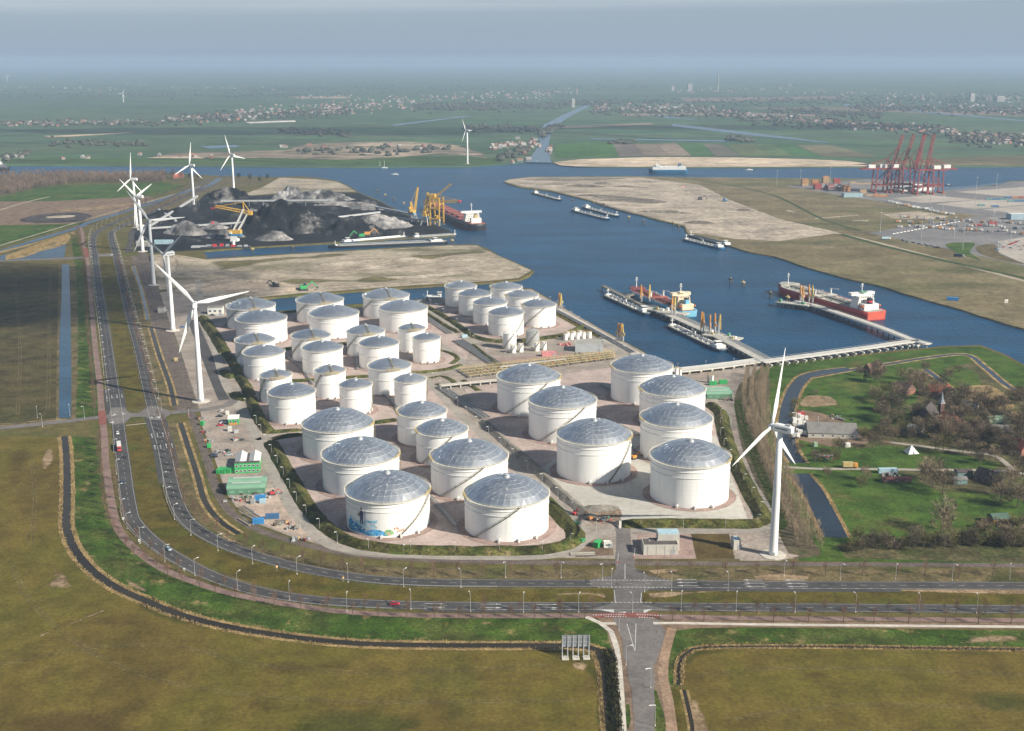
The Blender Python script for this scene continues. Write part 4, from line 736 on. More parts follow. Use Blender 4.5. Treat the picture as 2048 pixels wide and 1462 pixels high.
def tank(px, py, r, h, rise, label, detail, stair=None, plat=None, gang=False, n=6, rot=0.0, girders=(.72, .86)):
    c = G(px, py, h); ri = {21.7: 21.7, 15.6: 15.6, 11.2: 11.2}[r]
    t = empty('storage_tank', (c.x, c.y, .1), 0, label, 'storage tank', 'domed white storage tanks of the oil terminal')
    view = math.atan2(-c.y, -c.x)                                                # direction from the tank towards the viewer
    A = lambda deg: view + R(deg)                                               # degrees to the right of the near side
    key = (r, h)
    shared(('wall',) + key, lambda: MB().lathe([(r, 0), (r, h * .2), (r, h * .5), (r, h)], 72, cap=False), 'wall', t, m_tank, True)
    shared(('kerb',) + key, lambda: MB().lathe([(r + 4.2, .02), (r + 4.2, .12), (r - .1, .14)], 64, cap=False), 'foundation_ring', t, m_found)
    for g in girders: o = shared(('gird', g) + key, lambda: MB().lathe([(r, -.14), (r + .28, -.10), (r + .28, .02), (r, .06)], 72, cap=False), 'wind_girder', t, m_girder); o.location.z = g * h
    o = shared(('rim', r), lambda: MB().lathe([(r - .1, -.35), (r + .75, -.35), (r + .75, 0), (r - .5, .05)], 72, cap=False), 'rim_walkway', t, m_rim); o.location.z = h
    def rail():
        m = MB()
        for zz in (.55, 1.1): m.lathe([(r + .66, zz - .05), (r + .74, zz - .05), (r + .74, zz + .05), (r + .66, zz + .05), (r + .66, zz - .05)], 72, cap=False)
        for i in range(72): a = 2 * math.pi * i / 72; m.bar(((r + .7) * math.cos(a), (r + .7) * math.sin(a), 0), ((r + .7) * math.cos(a), (r + .7) * math.sin(a), 1.1), .09)
        return m
    o = shared(('rail', r), rail, 'handrail', t, m_rim); o.location.z = h
    sh, ms, al = dome_meshes(r, rise, n, (r, rise, n))
    d = shared(('dome', r, rise, n), lambda: sh, 'dome_roof', t, m_strut, False); d.location.z = h; d.rotation_euler.z = rot
    if detail:
        for me in ms: new('dome_panel', me, d)
    else:
        o = shared(('domep', r, rise, n), lambda: al, 'dome_panels', d, m_dome); o['kind'] = 'stuff'
    o = shared('vent', lambda: MB().lathe([(1.7, -.1), (1.7, .35), (1.0, .5), (1.0, 1.0), (1.3, 1.1), (.2, 1.5)], 14), 'roof_vent', t, m_strut); o.location.z = h + rise
    if stair is not None:
        a0, a1 = stair; m = MB(); kk = int(h / .75)
        for i in range(kk):
            f0, f1 = i / kk, (i + 1) / kk; b0, b1 = A(a0 + (a1 - a0) * f0), A(a0 + (a1 - a0) * f1)
            for rr, zz, ww in ((r + .15, 0, .22), (r + 1.0, 0, .22), (r + 1.0, 1.1, .12)):
                m.bar((rr * math.cos(b0), rr * math.sin(b0), f0 * h + zz), (rr * math.cos(b1), rr * math.sin(b1), f1 * h + zz), ww)
            m.bar(((r + .1) * math.cos(b0), (r + .1) * math.sin(b0), f0 * h), ((r + 1.05) * math.cos(b0), (r + 1.05) * math.sin(b0), f0 * h), .5, .1)
            if i % 2 == 0: m.bar(((r + 1.0) * math.cos(b0), (r + 1.0) * math.sin(b0), f0 * h), ((r + 1.0) * math.cos(b0), (r + 1.0) * math.sin(b0), f0 * h + 1.1), .10)
        m.build('stair', t, m_stair)
    if plat is not None:
        a = A(plat); m = MB()
        for q in range(-3, 4):
            b0 = a + q * 1.5 / r; m.box(((r - .6) * math.cos(b0), (r - .6) * math.sin(b0), h + .1), (3.2, 1.55, .22), b0)
            for rr in (r - 2.1, r + .9): m.bar((rr * math.cos(b0), rr * math.sin(b0), h - (.6 if rr > r else -.2)), (rr * math.cos(b0), rr * math.sin(b0), h + 1.7), .14)
            if q < 3:
                b1 = b0 + 1.5 / r
                for zz in (1.0, 1.65):
                    for rr in (r - 2.1, r + .9): m.bar((rr * math.cos(b0), rr * math.sin(b0), h + zz), (rr * math.cos(b1), rr * math.sin(b1), h + zz), .12)
        m.build('gauge_platform', t, m_yel)
        if gang:
            Rs = (r * r + rise * rise) / (2 * rise); m = MB(); prev = None
            for i in range(13):
                rr = (r - 2.2) * (1 - i / 12) + 1.2; z = h + rise - Rs + math.sqrt(Rs * Rs - rr * rr) + .35; p = Vector((rr * math.cos(a), rr * math.sin(a), z))
                if prev:
                    sd_ = Vector((-math.sin(a), math.cos(a), 0)) * .5
                    m.bar(prev, p, 1.0, .15)
                    for s_ in (-1, 1): m.bar(prev + sd_ * s_ + Vector((0, 0, 1)), p + sd_ * s_ + Vector((0, 0, 1)), .1)
                prev = p
            m.build('roof_ladder', t, m_stair)
    # small manhole, nozzle and riser pipe at the foot
    m = MB()
    for k in range(3):
        b0 = A(-20 + 25 * k + (px % 17)); m.bar(((r - .1) * math.cos(b0), (r - .1) * math.sin(b0), 1.2), ((r + 1.4) * math.cos(b0), (r + 1.4) * math.sin(b0), 1.2), .55, n=8); m.box(((r + 1.6) * math.cos(b0), (r + 1.6) * math.sin(b0), 0), (.9, .9, 1.7), b0)
    m.build('nozzles', t, m_girder, kind='stuff')
    return t
BIG, MID, SML = 21.7, 15.6, 11.2; HA, HB = 23.0, 18.5
# rim centre in the photo: left, right edge and height of the rim
T_ = [
 (1, 1302.6, 1459.4, 911, BIG, HA, 8.3, 'A', None, 75, False, 'rightmost front tank on the pale apron beside the big wind turbine'),
 (2, 1281, 1424.7, 835, BIG, HA, 8.3, 'A', None, -72, False, 'tall tank directly behind the rightmost front tank'),
 (3, 1279.6, 1410.6, 776, BIG, HA, 8.0, 'A', None, -72, False, 'tall tank left of the green barrel-roofed hall by the trestle'),
 (4, 1223, 1344.5, 731.6, BIG, HA, 7.6, 'A', None, -75, False, 'tall tank at the yellow pipe manifold, nearest the jetty root'),
 (5, 1114, 1262.7, 868, BIG, HA, 8.3, 'A', (22, 74), 70, False, 'tall tank at the left end of the pale apron, stair on its right'),
 (6, 1057.6, 1192.5, 799, BIG, HA, 8.1, 'A', (-40, 40), None, False, 'tall tank with a long diagonal stair, middle of the left column of tall tanks'),
 (7, 996, 1119, 752, BIG, HA, 7.8, 'A', (-46, 36), 78, False, 'tall tank just below the yellow pipe manifold, rearmost of its column'),
 (8, 861, 1015.7, 911, BIG, HB, 8.6, 'A', (-45, 22), -80, False, 'low wide tank behind the two front tanks with yellow platform on its left rim'),
 (9, 928.7, 1097.8, 985, BIG, HB, 8.7, 'A', (-47, 19), -78, False, 'nearest tank of all, plain white with a green-stained diagonal stair'),
 (10, 690.7, 859.8, 977.7, BIG, HB, 8.7, 'A', (12, 72), 72, False, 'front tank with a blue water mural and a standing painted figure'),
 (11, 643.5, 798.6, 906.8, BIG, HB, 8.6, 'A', (64, 100), 72, False, 'wide tank right behind the mural tank'),
 (12, 605, 745.8, 845, BIG, HB, 8.4, 'A', (62, 100), 72, False, 'rear tank of the three wide tanks in line with the mural tank'),
 (13, 794, 893, 822, MID, HB, 5.6, 'A', None, -80, False, 'medium tank in front of the narrow tank by the terminal road fork'),
 (14, 832, 935.4, 858, MID, HB, 5.6, 'A', (-50, 24), -78, False, 'medium tank between the road and the wide low tanks, stair across its front'),
 (15, 536.5, 630, 783, MID, HB, 5.2, 'B', None, None, False, 'medium tank at the left front of the second row, above the works yard'),
 (16, 519, 583, 750, SML, HB, 3.6, 'B', (-95, -38), 8, True, 'narrow tank half hidden behind the leftmost medium tank of the second row'),
 (17, 628, 691, 740.7, SML, HB, 3.5, 'B', (-90, -30), 8, True, 'narrow tank with yellow platform beside the small red box on the paving'),
 (18, 678, 744, 769, SML, HB, 3.5, 'B', (55, 92), None, False, 'narrow tank in front of the wide-platform narrow tank, second row middle'),
 (19, 736, 821.6, 731, MID, HB, 5.0, 'B', None, 10, True, 'medium tank with yellow platform right of the second row middle'),
 (20, 787.7, 853, 758.5, SML, HB, 3.6, 'B', (60, 95), None, False, 'narrow tank at the road bend, right end of the second row'),
 (21, 485, 570, 704, MID, HB, 5.0, 'B', None, None, False, 'medium tank at the left end of the third row'),
 (22, 470, 550, 679.5, MID, HB, 4.9, 'B', (-90, -20), 10, True, 'medium tank half hidden at the far left, yellow platform facing the viewer'),
 (23, 604, 685, 695, MID, HB, 4.9, 'B', None, None, False, 'medium tank in the middle of the third row'),
 (24, 582.6, 660.6, 671, MID, HB, 4.9, 'B', (-90, -20), 10, True, 'medium tank half hidden behind the middle tank of the third row'),
 (25, 717.6, 797, 685.7, MID, HB, 4.8, 'B', None, None, False, 'medium tank at the right of the third row'),
 (26, 693.4, 769, 662, MID, HB, 4.8, 'B', (-90, -20), 10, True, 'medium tank half hidden behind the right tank of the third row'),
 (27, 797, 850, 656, SML, HB, 3.4, 'B', None, 10, True, 'narrow tank behind the narrow tank with the curved road'),
 (28, 825, 880.7, 675.4, SML, HB, 3.4, 'B', (60, 95), None, False, 'narrow tank inside the bend of the curved terminal road'),
 (29, 452, 551, 611, BIG, HB, 6.6, 'B', (-95, -30), 10, True, 'wide tank at the far left corner by the inlet'),
 (30, 470, 574.4, 636.4, BIG, HB, 6.6, 'B', None, None, False, 'wide tank in front of the far left corner tank'),
 (31, 592, 687, 599.5, BIG, HB, 6.6, 'B', (-95, -30), 12, True, 'wide tank in the middle of the back row along the inlet'),
 (32, 617.5, 717.7, 626, BIG, HB, 6.6, 'B', None, None, False, 'wide tank in front of the middle tank of the back row'),
 (33, 725.7, 818, 591, BIG, HB, 6.5, 'B', (-95, -30), 12, True, 'wide tank at the right end of the back row along the inlet'),
 (34, 758.4, 854.4, 615, BIG, HB, 6.5, 'B', None, None, False, 'wide tank in front of the right end of the back row'),
 (35, 889, 954, 572, MID, HB, 4.6, 'B', None, None, False, 'left rear tank of the seven-tank group by the harbour'),
 (36, 917.4, 982, 587.6, MID, HB, 4.6, 'B', None, None, False, 'second tank of the left column in the seven-tank group'),
 (37, 946.3, 1013.4, 604.6, MID, HB, 4.6, 'B', None, None, False, 'third tank of the left column in the seven-tank group'),
 (38, 977.5, 1046.7, 625, MID, HB, 4.6, 'B', (20, 85), None, False, 'front tank of the left column in the seven-tank group, beside small silos'),
 (39, 980.6, 1044, 574, MID, HB, 4.6, 'B', (-30, 45), -75, False, 'rear tank of the right column in the seven-tank group'),
 (40, 1011, 1076.6, 590, MID, HB, 4.6, 'B', (-20, 50), -75, False, 'middle tank of the right column in the seven-tank group'),
 (41, 1044, 1111, 609, MID, HB, 4.6, 'B', (-55, 20), -75, False, 'front tank of the right column in the seven-tank group, nearest the quay')]
TANKS = {}
for (i, l, r_, y, rad, h, rise, cls, st, pl, gg, lb) in T_:
    big = cls == 'A'; n = {BIG: 7, MID: 6, SML: 5}[rad]
    TANKS[i] = tank((l + r_) / 2, y, rad, h, rise, lb, big, st, pl, gg, n, rnd.uniform(0, 1.047), (.74, .88) if rad == BIG else (.6,))
# mural on the front tank: water, standing figure with pole, boat, flowers, built as thin curved paint skins
mt = TANKS[10]; vw = math.atan2(-mt.location.y, -mt.location.x)
def skin(name, pts, mat, lift=.06):
    """pts: (degrees right of the near side, height) polygon painted on the wall, cut fine so it follows the curve"""
    n = len(pts); tri = tessellate_polygon([[Vector((p[0], p[1], 0)) for p in pts]]); vs = []; fs = []
    def sub(a, b, c, k):
        if k == 0: q = len(vs); vs.extend([a, b, c]); fs.append((q, q + 1, q + 2)); return
        ab, bc, ca_ = [((u[0] + v[0]) / 2, (u[1] + v[1]) / 2) for u, v in ((a, b), (b, c), (c, a))]
        for t3 in ((a, ab, ca_), (ab, b, bc), (ca_, bc, c), (ab, bc, ca_)): sub(*t3, k - 1)
    for t in tri: sub(*[pts[j] for j in t], 3)
    m = MB(); rr = BIG + lift; m.add([(rr * math.cos(vw + R(d + 14)), rr * math.sin(vw + R(d + 14)), z) for d, z in vs], fs); return m.build(name, mt, mat)
mu_b = GM('mural_blue', [(.02, .20, .52), (.06, .34, .64), (.22, .50, .70), (.02, .15, .44)], .35, [((.62, .72, .76), .5, .60, .8)], .25, 1.5); mu_p = GM('mural_pale', [(.36, .58, .70), (.55, .68, .73)], .4, [((.70, .72, .70), .5, .52, .9)], .15, 1.2)
mu_n = M('mural_navy', (.05, .06, .16), .6, .4, .8); mu_br = M('mural_brown', (.22, .13, .07), .6, .3, .8); mu_g = GM('mural_green', [(.14, .38, .16), (.35, .5, .25)], .7, [((.7, .5, .4), .9, .55, .8)], .3, 2); mu_o = M('mural_orange', (.62, .30, .18), .6, .3, 1.0)
wv = lambda d: 7.2 - .085 * (d + 75) + .5 * math.sin(d * .3)
skin('mural_water', [(-82, 1.2)] + [(d, 1.0 + .3 * math.sin(d * .2)) for d in range(-78, -17, 6)] + [(-14, 1.2), (-18, 3.0), (-26, 4.2), (-34, 4.6)] + [(d, wv(d) - .8 * (d + 75) / 45) for d in range(-40, -80, -5)] + [(-83, 5.5)], mu_b)
skin('mural_spray', [(-80, 6.2), (-58, 5.4), (-40, 4.6), (-28, 5.2), (-34, 7.4), (-48, 8.0), (-62, 7.6), (-74, 9.0), (-80, 8.2)], mu_p, .04)
skin('mural_boat', [(-46, 8.4), (-30, 8.2), (-28.5, 9.6), (-34, 9.2), (-44, 9.4), (-46, 9.9)], mu_p, .08); skin('mural_hull', [(-46, 8.1), (-30, 7.9), (-28.5, 8.8), (-46, 8.6)], GM('mural_sky', [(.12, .42, .62), (.2, .5, .68)], .5), .09)
skin('mural_figure', [(-55, 6.2), (-53.5, 6.2), (-53, 9.2), (-52, 6.2), (-50.5, 6.2), (-50, 10), (-49, 12.6), (-50.5, 13.4), (-54.5, 13.4), (-56, 12.2), (-55, 10)], mu_n, .10); skin('mural_head', [(-53.6, 13.5), (-51.6, 13.5), (-51, 14.4), (-51.8, 15.3), (-53.4, 15.3), (-54, 14.4)], mu_br, .11)
skin('mural_pole', [(-47.6, 6), (-47, 6), (-46.2, 14.6), (-46.8, 14.6)], mu_n, .105); skin('mural_net', [(-58.5, 10.2), (-56.5, 10.0), (-55.8, 11.2), (-57, 12.2), (-58.8, 11.6)], mu_br, .11)
for d, z in ((-68, 4.6), (-64, 3.2), (-60, 4.0), (-57, 2.6), (-66, 2.4), (-52, 3.6), (-46, 3.0)): skin('mural_gull', [(d - 2, z), (d, z - .4), (d + 2.2, z + .3), (d + .4, z + .8), (d - .6, z + .5)], M('mural_gull', (.62, .66, .68), .6, .2, 1) if d % 3 else mu_n, .10)
skin('mural_leaves', [(-19, 1.6), (-12, 1.2), (-7, 2.0), (-8, 3.4), (-12, 4.6), (-17, 4.4), (-20, 3.2)], mu_g, .09)
for d, z in ((-13, 1.4), (-15, 2.4), (-6, 4.6), (-3, 4.9), (-1, 4.4), (1, 3.2), (3.5, 3.4), (6, 3.7), (-2, 3.0)): skin('mural_flower', [(d - 1.3, z), (d, z - .5), (d + 1.3, z), (d + .8, z + .7), (d - .8, z + .8)], mu_o if d > -10 else M('mural_pink', (.68, .42, .36), .6, .2, 1), .11)
# small vertical tanks and silos
def silo(l, r_, yt, yb, label, mat=m_tank, stair=True, name='silo'):
    g = G((l + r_) / 2, yb); dist = math.hypot(g.y, CAM_H); rad = (r_ - l) / 2 * dist / F_PX
    a = math.atan((yt - PCY) / F_PX) + PITCH; h = CAM_H - g.y * math.tan(a); c = g + Vector((g.x, g.y, 0)).normalized() * rad
    t = empty(name, (c.x, c.y, .1), 0, label, 'silo', 'small white silos of the oil terminal')
    MB().lathe([(rad, 0), (rad, h)], 32, cap=False).build('wall', t, mat, True); MB().lathe([(rad + .1, h), (rad * .5, h + rad * .16), (.05, h + rad * .22)], 32).build('roof', t, mat)
    m = MB()
    for i in range(16): q = 2 * math.pi * i / 16; m.bar(((rad + .2) * math.cos(q), (rad + .2) * math.sin(q), h), ((rad + .2) * math.cos(q), (rad + .2) * math.sin(q), h + 1.1), .12)
    m.lathe([(rad + .12, h + 1.0), (rad + .28, h + 1.0), (rad + .28, h + 1.15), (rad + .12, h + 1.15)], 32, cap=False); m.build('handrail', t, m_yel)
    if stair:
        m = MB()
        for i in range(14): q, q2 = R(-150 + i * 7), R(-150 + (i + 1) * 7); m.bar(((rad + .5) * math.cos(q), (rad + .5) * math.sin(q), h * i / 14), ((rad + .5) * math.cos(q2), (rad + .5) * math.sin(q2), h * (i + 1) / 14), .8, .35)
        m.build('stair', t, m_stair)
    return t
for l, r_, yt, yb, lb, mm in ((1005.6, 1033, 668, 699.6, 'larger white silo in front of the seven-tank group', m_tank), (1051.4, 1079, 664, 693, 'bare grey steel silo in front of the seven-tank group', m_galv), (1020.6, 1032, 692, 707, 'tiny white silo at the foot of the larger white silo', m_tank), (1036, 1046.7, 689, 705, 'tiny white silo between the two larger silos', m_tank), (1067.4, 1078.7, 686, 703, 'tiny white silo before the grey steel silo', m_tank), (1083, 1093, 685, 701, 'tiny white silo at the right end of the silo cluster', m_tank),
    (1349, 1356, 737, 757, 'slim white tower tank behind the tall tank by the trestle', m_tank), (1357, 1363, 740, 760, 'shorter slim tower tank beside the first by the trestle', m_tank), (1414, 1418, 751, 765, 'grey slim vessel left of the pair behind the green hall', m_galv), (1421, 1427, 752, 767, 'white slim vessel behind the green hall', m_tank)): silo(l, r_, yt, yb, lb, mm, r_ - l > 9)
for k in range(8):
    x = 1127 + (k % 5) * 12 + (k // 5) * 4; y = 681 - (k // 5) * 4 - (k % 5) * 1.0
    silo(x, x + 8, y - 12, y, 'white dosing tank in the double row beside the grey warehouse', m_tank, False, 'dosing_tank')
# ---------------------------------------------------------------- wind turbines
m_tw = M('turbine_white', (.72, .73, .72), .4, .04, .05); m_tg = M('turbine_stripe', (.06, .09, .10), .5, .2, .5)
def blade_mesh(L=38.0):
    n, k = 14, 10; vs = []
    for j in range(n):
        q = j / (n - 1); x = 1.2 + (L - 1.2) * q
        ch = 1.7 if q < .04 else (1.7 + (3.1 - 1.7) * min(1, (q - .04) / .16)) if q < .2 else 3.1 * (1 - (q - .2) / .8) ** .85 + .35
        th = ch * (1.0 if q < .04 else max(.14, .9 - 4 * q)); tw = R(16) * (1 - q) ** 2
        for i in range(k):
            a = 2 * math.pi * i / k; u, v = math.cos(a) * ch / 2 + ch * .12 * (q > .1), math.sin(a) * th / 2
            vs.append((u * math.cos(tw) - v * math.sin(tw), u * math.sin(tw) + v * math.cos(tw), x))
    fs = [(j * k + i, j * k + (i + 1) % k, (j + 1) * k + (i + 1) % k, (j + 1) * k + i) for j in range(n - 1) for i in range(k)] + [list(range(k))[::-1], list(range((n - 1) * k, n * k))]
    return MB().add(vs, fs)
bl0 = None
def turbine(base, hubz, yaw, ph, label, Rb=38.0, flip=False, stripe=True):
    """yaw: rotor axis direction, degrees right of straight away from the viewer; ph: first blade, degrees clockwise from up"""
    global bl0
    t = empty('wind_turbine', (base[0], base[1], 0), 0, label, 'wind turbine', 'white three-bladed wind turbines')
    k = hubz / 67.0
    MB().lathe([(2.15, 0), (2.1, 2), (1.75, hubz * .5), (1.25, hubz - 2)], 28).build('tower', t, m_tw, True)
    MB().lathe([(6.5, 0), (6.5, .35), (2.6, .5)], 8).build('foundation', t, m_conc)
    MB().box((0, -2.2, 0), (.9, .3, 2.2)).build('door', t, m_grey)
    ax = Vector((math.sin(R(yaw)), math.cos(R(yaw)), 0)) * (-1 if flip else 1); rz = math.atan2(ax.y, ax.x)
    nb = MB().mat(m_tw)
    secs = [(-6.4, 1.35, 1.5), (-5.6, 1.6, 1.75), (0, 1.75, 1.95), (2.6, 1.7, 1.9), (3.4, 1.3, 1.4)]; vs = []
    for x, hw, hh in secs:
        for a, b in ((-1, -.7), (-.7, -1), (.7, -1), (1, -.7), (1, .7), (.7, 1), (-.7, 1), (-1, .7)): vs.append((x, a * hw, b * hh))
    nb.add(vs, [(j * 8 + i, j * 8 + (i + 1) % 8, (j + 1) * 8 + (i + 1) % 8, (j + 1) * 8 + i) for j in range(4) for i in range(8)] + [list(range(8))[::-1], list(range(32, 40))])
    nac = nb.build('nacelle', t); nac.location = (0, 0, hubz); nac.rotation_euler.z = rz
    if stripe:
        for s_ in (-1, 1): MB().box((-1.2, s_ * 1.74, -.2), (6.4, .06, .55)).build('stripe', nac, m_tg)
    MB().box((-4.2, 0, 1.8), (2.2, 1.6, .7)).build('cooler', nac, m_galv)
    hb = MB().lathe([(.05, -2.0), (1.0, -1.3), (1.5, -.2), (1.5, 1.4)], 20).build('hub', t, m_tw, True)
    hb.location = (ax.x * 4.4, ax.y * 4.4, hubz); hb.rotation_euler = (-ax).to_track_quat('Z', 'Y').to_euler()
    for i in range(3):
        if bl0 is None: b = blade_mesh().build('blade', t, m_tw, True); bl0 = b.data
        else: b = new('blade', bl0, t)
        a = R(ph + 120 * i); pl = Vector((math.cos(R(yaw)), -math.sin(R(yaw)), 0)); d = pl * math.sin(a) + Vector((0, 0, math.cos(a)))
        z = d; y = ax.cross(z).normalized() if abs(ax.dot(z)) < .99 else Vector((1, 0, 0)); x = y.cross(z)
        b.matrix_local = Matrix.Translation((ax.x * 4.4, ax.y * 4.4, hubz)) @ Matrix((( y.x, x.x, z.x), (y.y, x.y, z.y), (y.z, x.z, z.z))).to_4x4() @ Matrix.Scale(Rb / 38.0, 4)
    return t
for (bx, by), hz_, yw, ph, rb, fl, lb in (((127.6, 545.6), 65, -50, 14, 38, False, 'nearest wind turbine standing before the poplar belt on the right'), ((-220.2, 817), 70, -15, 80, 38, False, 'big left wind turbine beside the rail yard, seen from behind'), ((-302.8, 1046.4), 69, 40, 56, 37, True, 'second wind turbine of the left row, its nacelle pointing left'),
    ((-384.2, 1269.2), 69, -25, 88, 38, False, 'third wind turbine of the left row, standing on bare sand'), ((-465.2, 1500.5), 69, -70, 70, 37, False, 'wind turbine at the near left corner of the coal yard'), ((-540, 1722.7), 69, -75, 8, 38, False, 'wind turbine directly behind the one at the coal yard corner'),
    ((-522.9, 1976.6), 67, -62, 10, 38, False, 'wind turbine left of the tallest coal heap'), ((-503.2, 2181.7), 68, -55, 104, 37, False, 'wind turbine behind the tallest coal heap'), ((-102.8, 2800.9), 76, -60, 92, 30, False, 'lone wind turbine on the far bank of the canal'),
    ((-2184, 6900), 46, -40, 30, 28, False, 'tiny lone wind turbine in the hazy fields far left'), ((-5320, 13000), 60, -30, 80, 42, False, 'faint wind turbine near the horizon at the left edge')): turbine((bx, by), hz_, yw, ph, lb, rb, fl, by < 1400)
# ---------------------------------------------------------------- ships
WZ = -1.5
def C3(n, c, r=.5, v=.12): return M(n, c, r, v, .15)
hull_red = C3('hull_red', (.40, .03, .03)); hull_orange = C3('hull_orange', (.55, .10, .06)); hull_black = C3('hull_black', (.018, .019, .024)); hull_blue = C3('hull_pale_blue', (.16, .42, .55)); hull_navy = C3('hull_navy', (.02, .05, .10)); hull_dblue = C3('hull_deep_blue', (.015, .10, .20)); hull_boot = C3('boot_topping', (.16, .03, .03))
deck_grey = M('deck_grey', (.36, .35, .31), .6, .25, .2, dirt=((.18, .15, .12), .3, .55, .5)); deck_maroon = M('deck_maroon', (.17, .045, .05), .6, .3, .2); deck_red = M('deck_red', (.30, .10, .08), .6, .3, .2); ship_white = M('ship_white', (.70, .70, .66), .5, .08, .2, dirt=((.45, .3, .2), .3, .66, .4)); m_win = M('ship_window', (.03, .04, .05), .15, .1, .2); m_orange = M('lifeboat_orange', (.55, .16, .06), .5, .15, .5); m_coal = M('coal_cargo', (.03, .03, .032), .9, .3, .3)
m_green = M('green_paint', (.12, .30, .17), .5, .15, .3)
def hull(mb, L, B, D, bow=.16, stern=.08, z0=-1.0, flare=1.0, n=24, stern_w=.8, inset=1.0):
    """closed hull, bow towards +x, from z0 below the water to the deck at D"""
    rows = []; m_ = 4
    for j in range(n + 1):
        q = j / n; x = -L / 2 + L * q
        k = 1.0
        if q > 1 - bow: u = (q - 1 + bow) / bow; k = math.sqrt(max(0, 1 - u ** 2.2))
        if q < stern: u = 1 - q / stern; k = 1 - (1 - stern_w) * u * u
        for i in range(m_):
            f = i / (m_ - 1); z = z0 + (D - z0) * f; w = B / 2 * inset * max(.015, k * (1 - (1 - f) * .10 * (1 if q < .8 else 2.2)))
            xx = x + (f - .6) * D * .25 * (1 if q > .9 else 0) * flare
            rows.append((xx, w, z + (D * .16 * max(0, (q - .86) / .14) ** 2 if f > .6 else 0)))
    vs = [(a, b, c) for a, b, c in rows] + [(a, -b, c) for a, b, c in rows]; N_ = len(rows); fs = []
    for j in range(n):
        for i in range(m_ - 1):
            a = j * m_ + i; fs.append((a, a + m_, a + m_ + 1, a + 1)); fs.append((N_ + a + 1, N_ + a + m_ + 1, N_ + a + m_, N_ + a))
        a = j * m_ + m_ - 1; fs.append((a, a + m_, N_ + a + m_, N_ + a))
    for i in range(m_ - 1): fs.append((i + 1, N_ + i + 1, N_ + i, i))
    return mb.add(vs, fs)
def vessel(name, bow_px, stern_px, label, cat, zoff=WZ, group=None, L=None):
    a, b = G(*bow_px, zoff), G(*stern_px, zoff); d = a - b; c = (a + b) / 2
    t = empty(name, (c.x, c.y, zoff), math.atan2(d.y, d.x), label, cat, group); return t, (L or d.length)
def bridge(t, L, x, B, z, w, levels, mat, ln=11, wing=True, name='deckhouse'):
    m = MB(); y = z
    for k in range(levels):
        s_ = 1 - .05 * k; m.box((x - .3 * k, 0, y), (ln * s_, w * s_, 2.7)); m.box((x - .3 * k, 0, y + 2.7), (ln * s_ + .9, w * s_ + .9, .2)); y += 2.9
    dh = m.build(name, t, mat); wm_ = MB()
    for k in range(levels):
        s_ = 1 - .05 * k
        for i in range(int(w * s_ / 2.6)):
            yy = -w * s_ / 2 + 1.3 + i * 2.6; wm_.box((x - .3 * k + ln * s_ / 2 + .02, yy, z + 2.9 * k + 1.2), (.1, 1.1, .9)); wm_.box((x - .3 * k - ln * s_ / 2 - .02, yy, z + 2.9 * k + 1.2), (.1, 1.1, .9))
    wm_.build('windows', dh, m_win, kind='stuff')
    if wing: MB().box((x + ln * .2, 0, y), (5, B * .98, 2.4)).box((x + ln * .2, 0, y + 2.4), (5.6, B, .25)).build('wheelhouse', t, mat); MB().box((x + ln * .2 + 2.52, 0, y + .9), (.1, B * .9, 1.0)).build('bridge_windows', t, m_win); y += 2.7
    return y
def mast(t, x, z, h, mat, arms=2):
    m = MB().bar((x, 0, z), (x, 0, z + h), .55, n=8, r2=.25)
    for k in range(arms): m.bar((x, -1.8 + .4 * k, z + h * (.7 + .16 * k)), (x, 1.8 - .4 * k, z + h * (.7 + .16 * k)), .3)
    m.box((x, 0, z + h * .86), (1.2, 1.8, .5)); m.build('mast', t, mat)
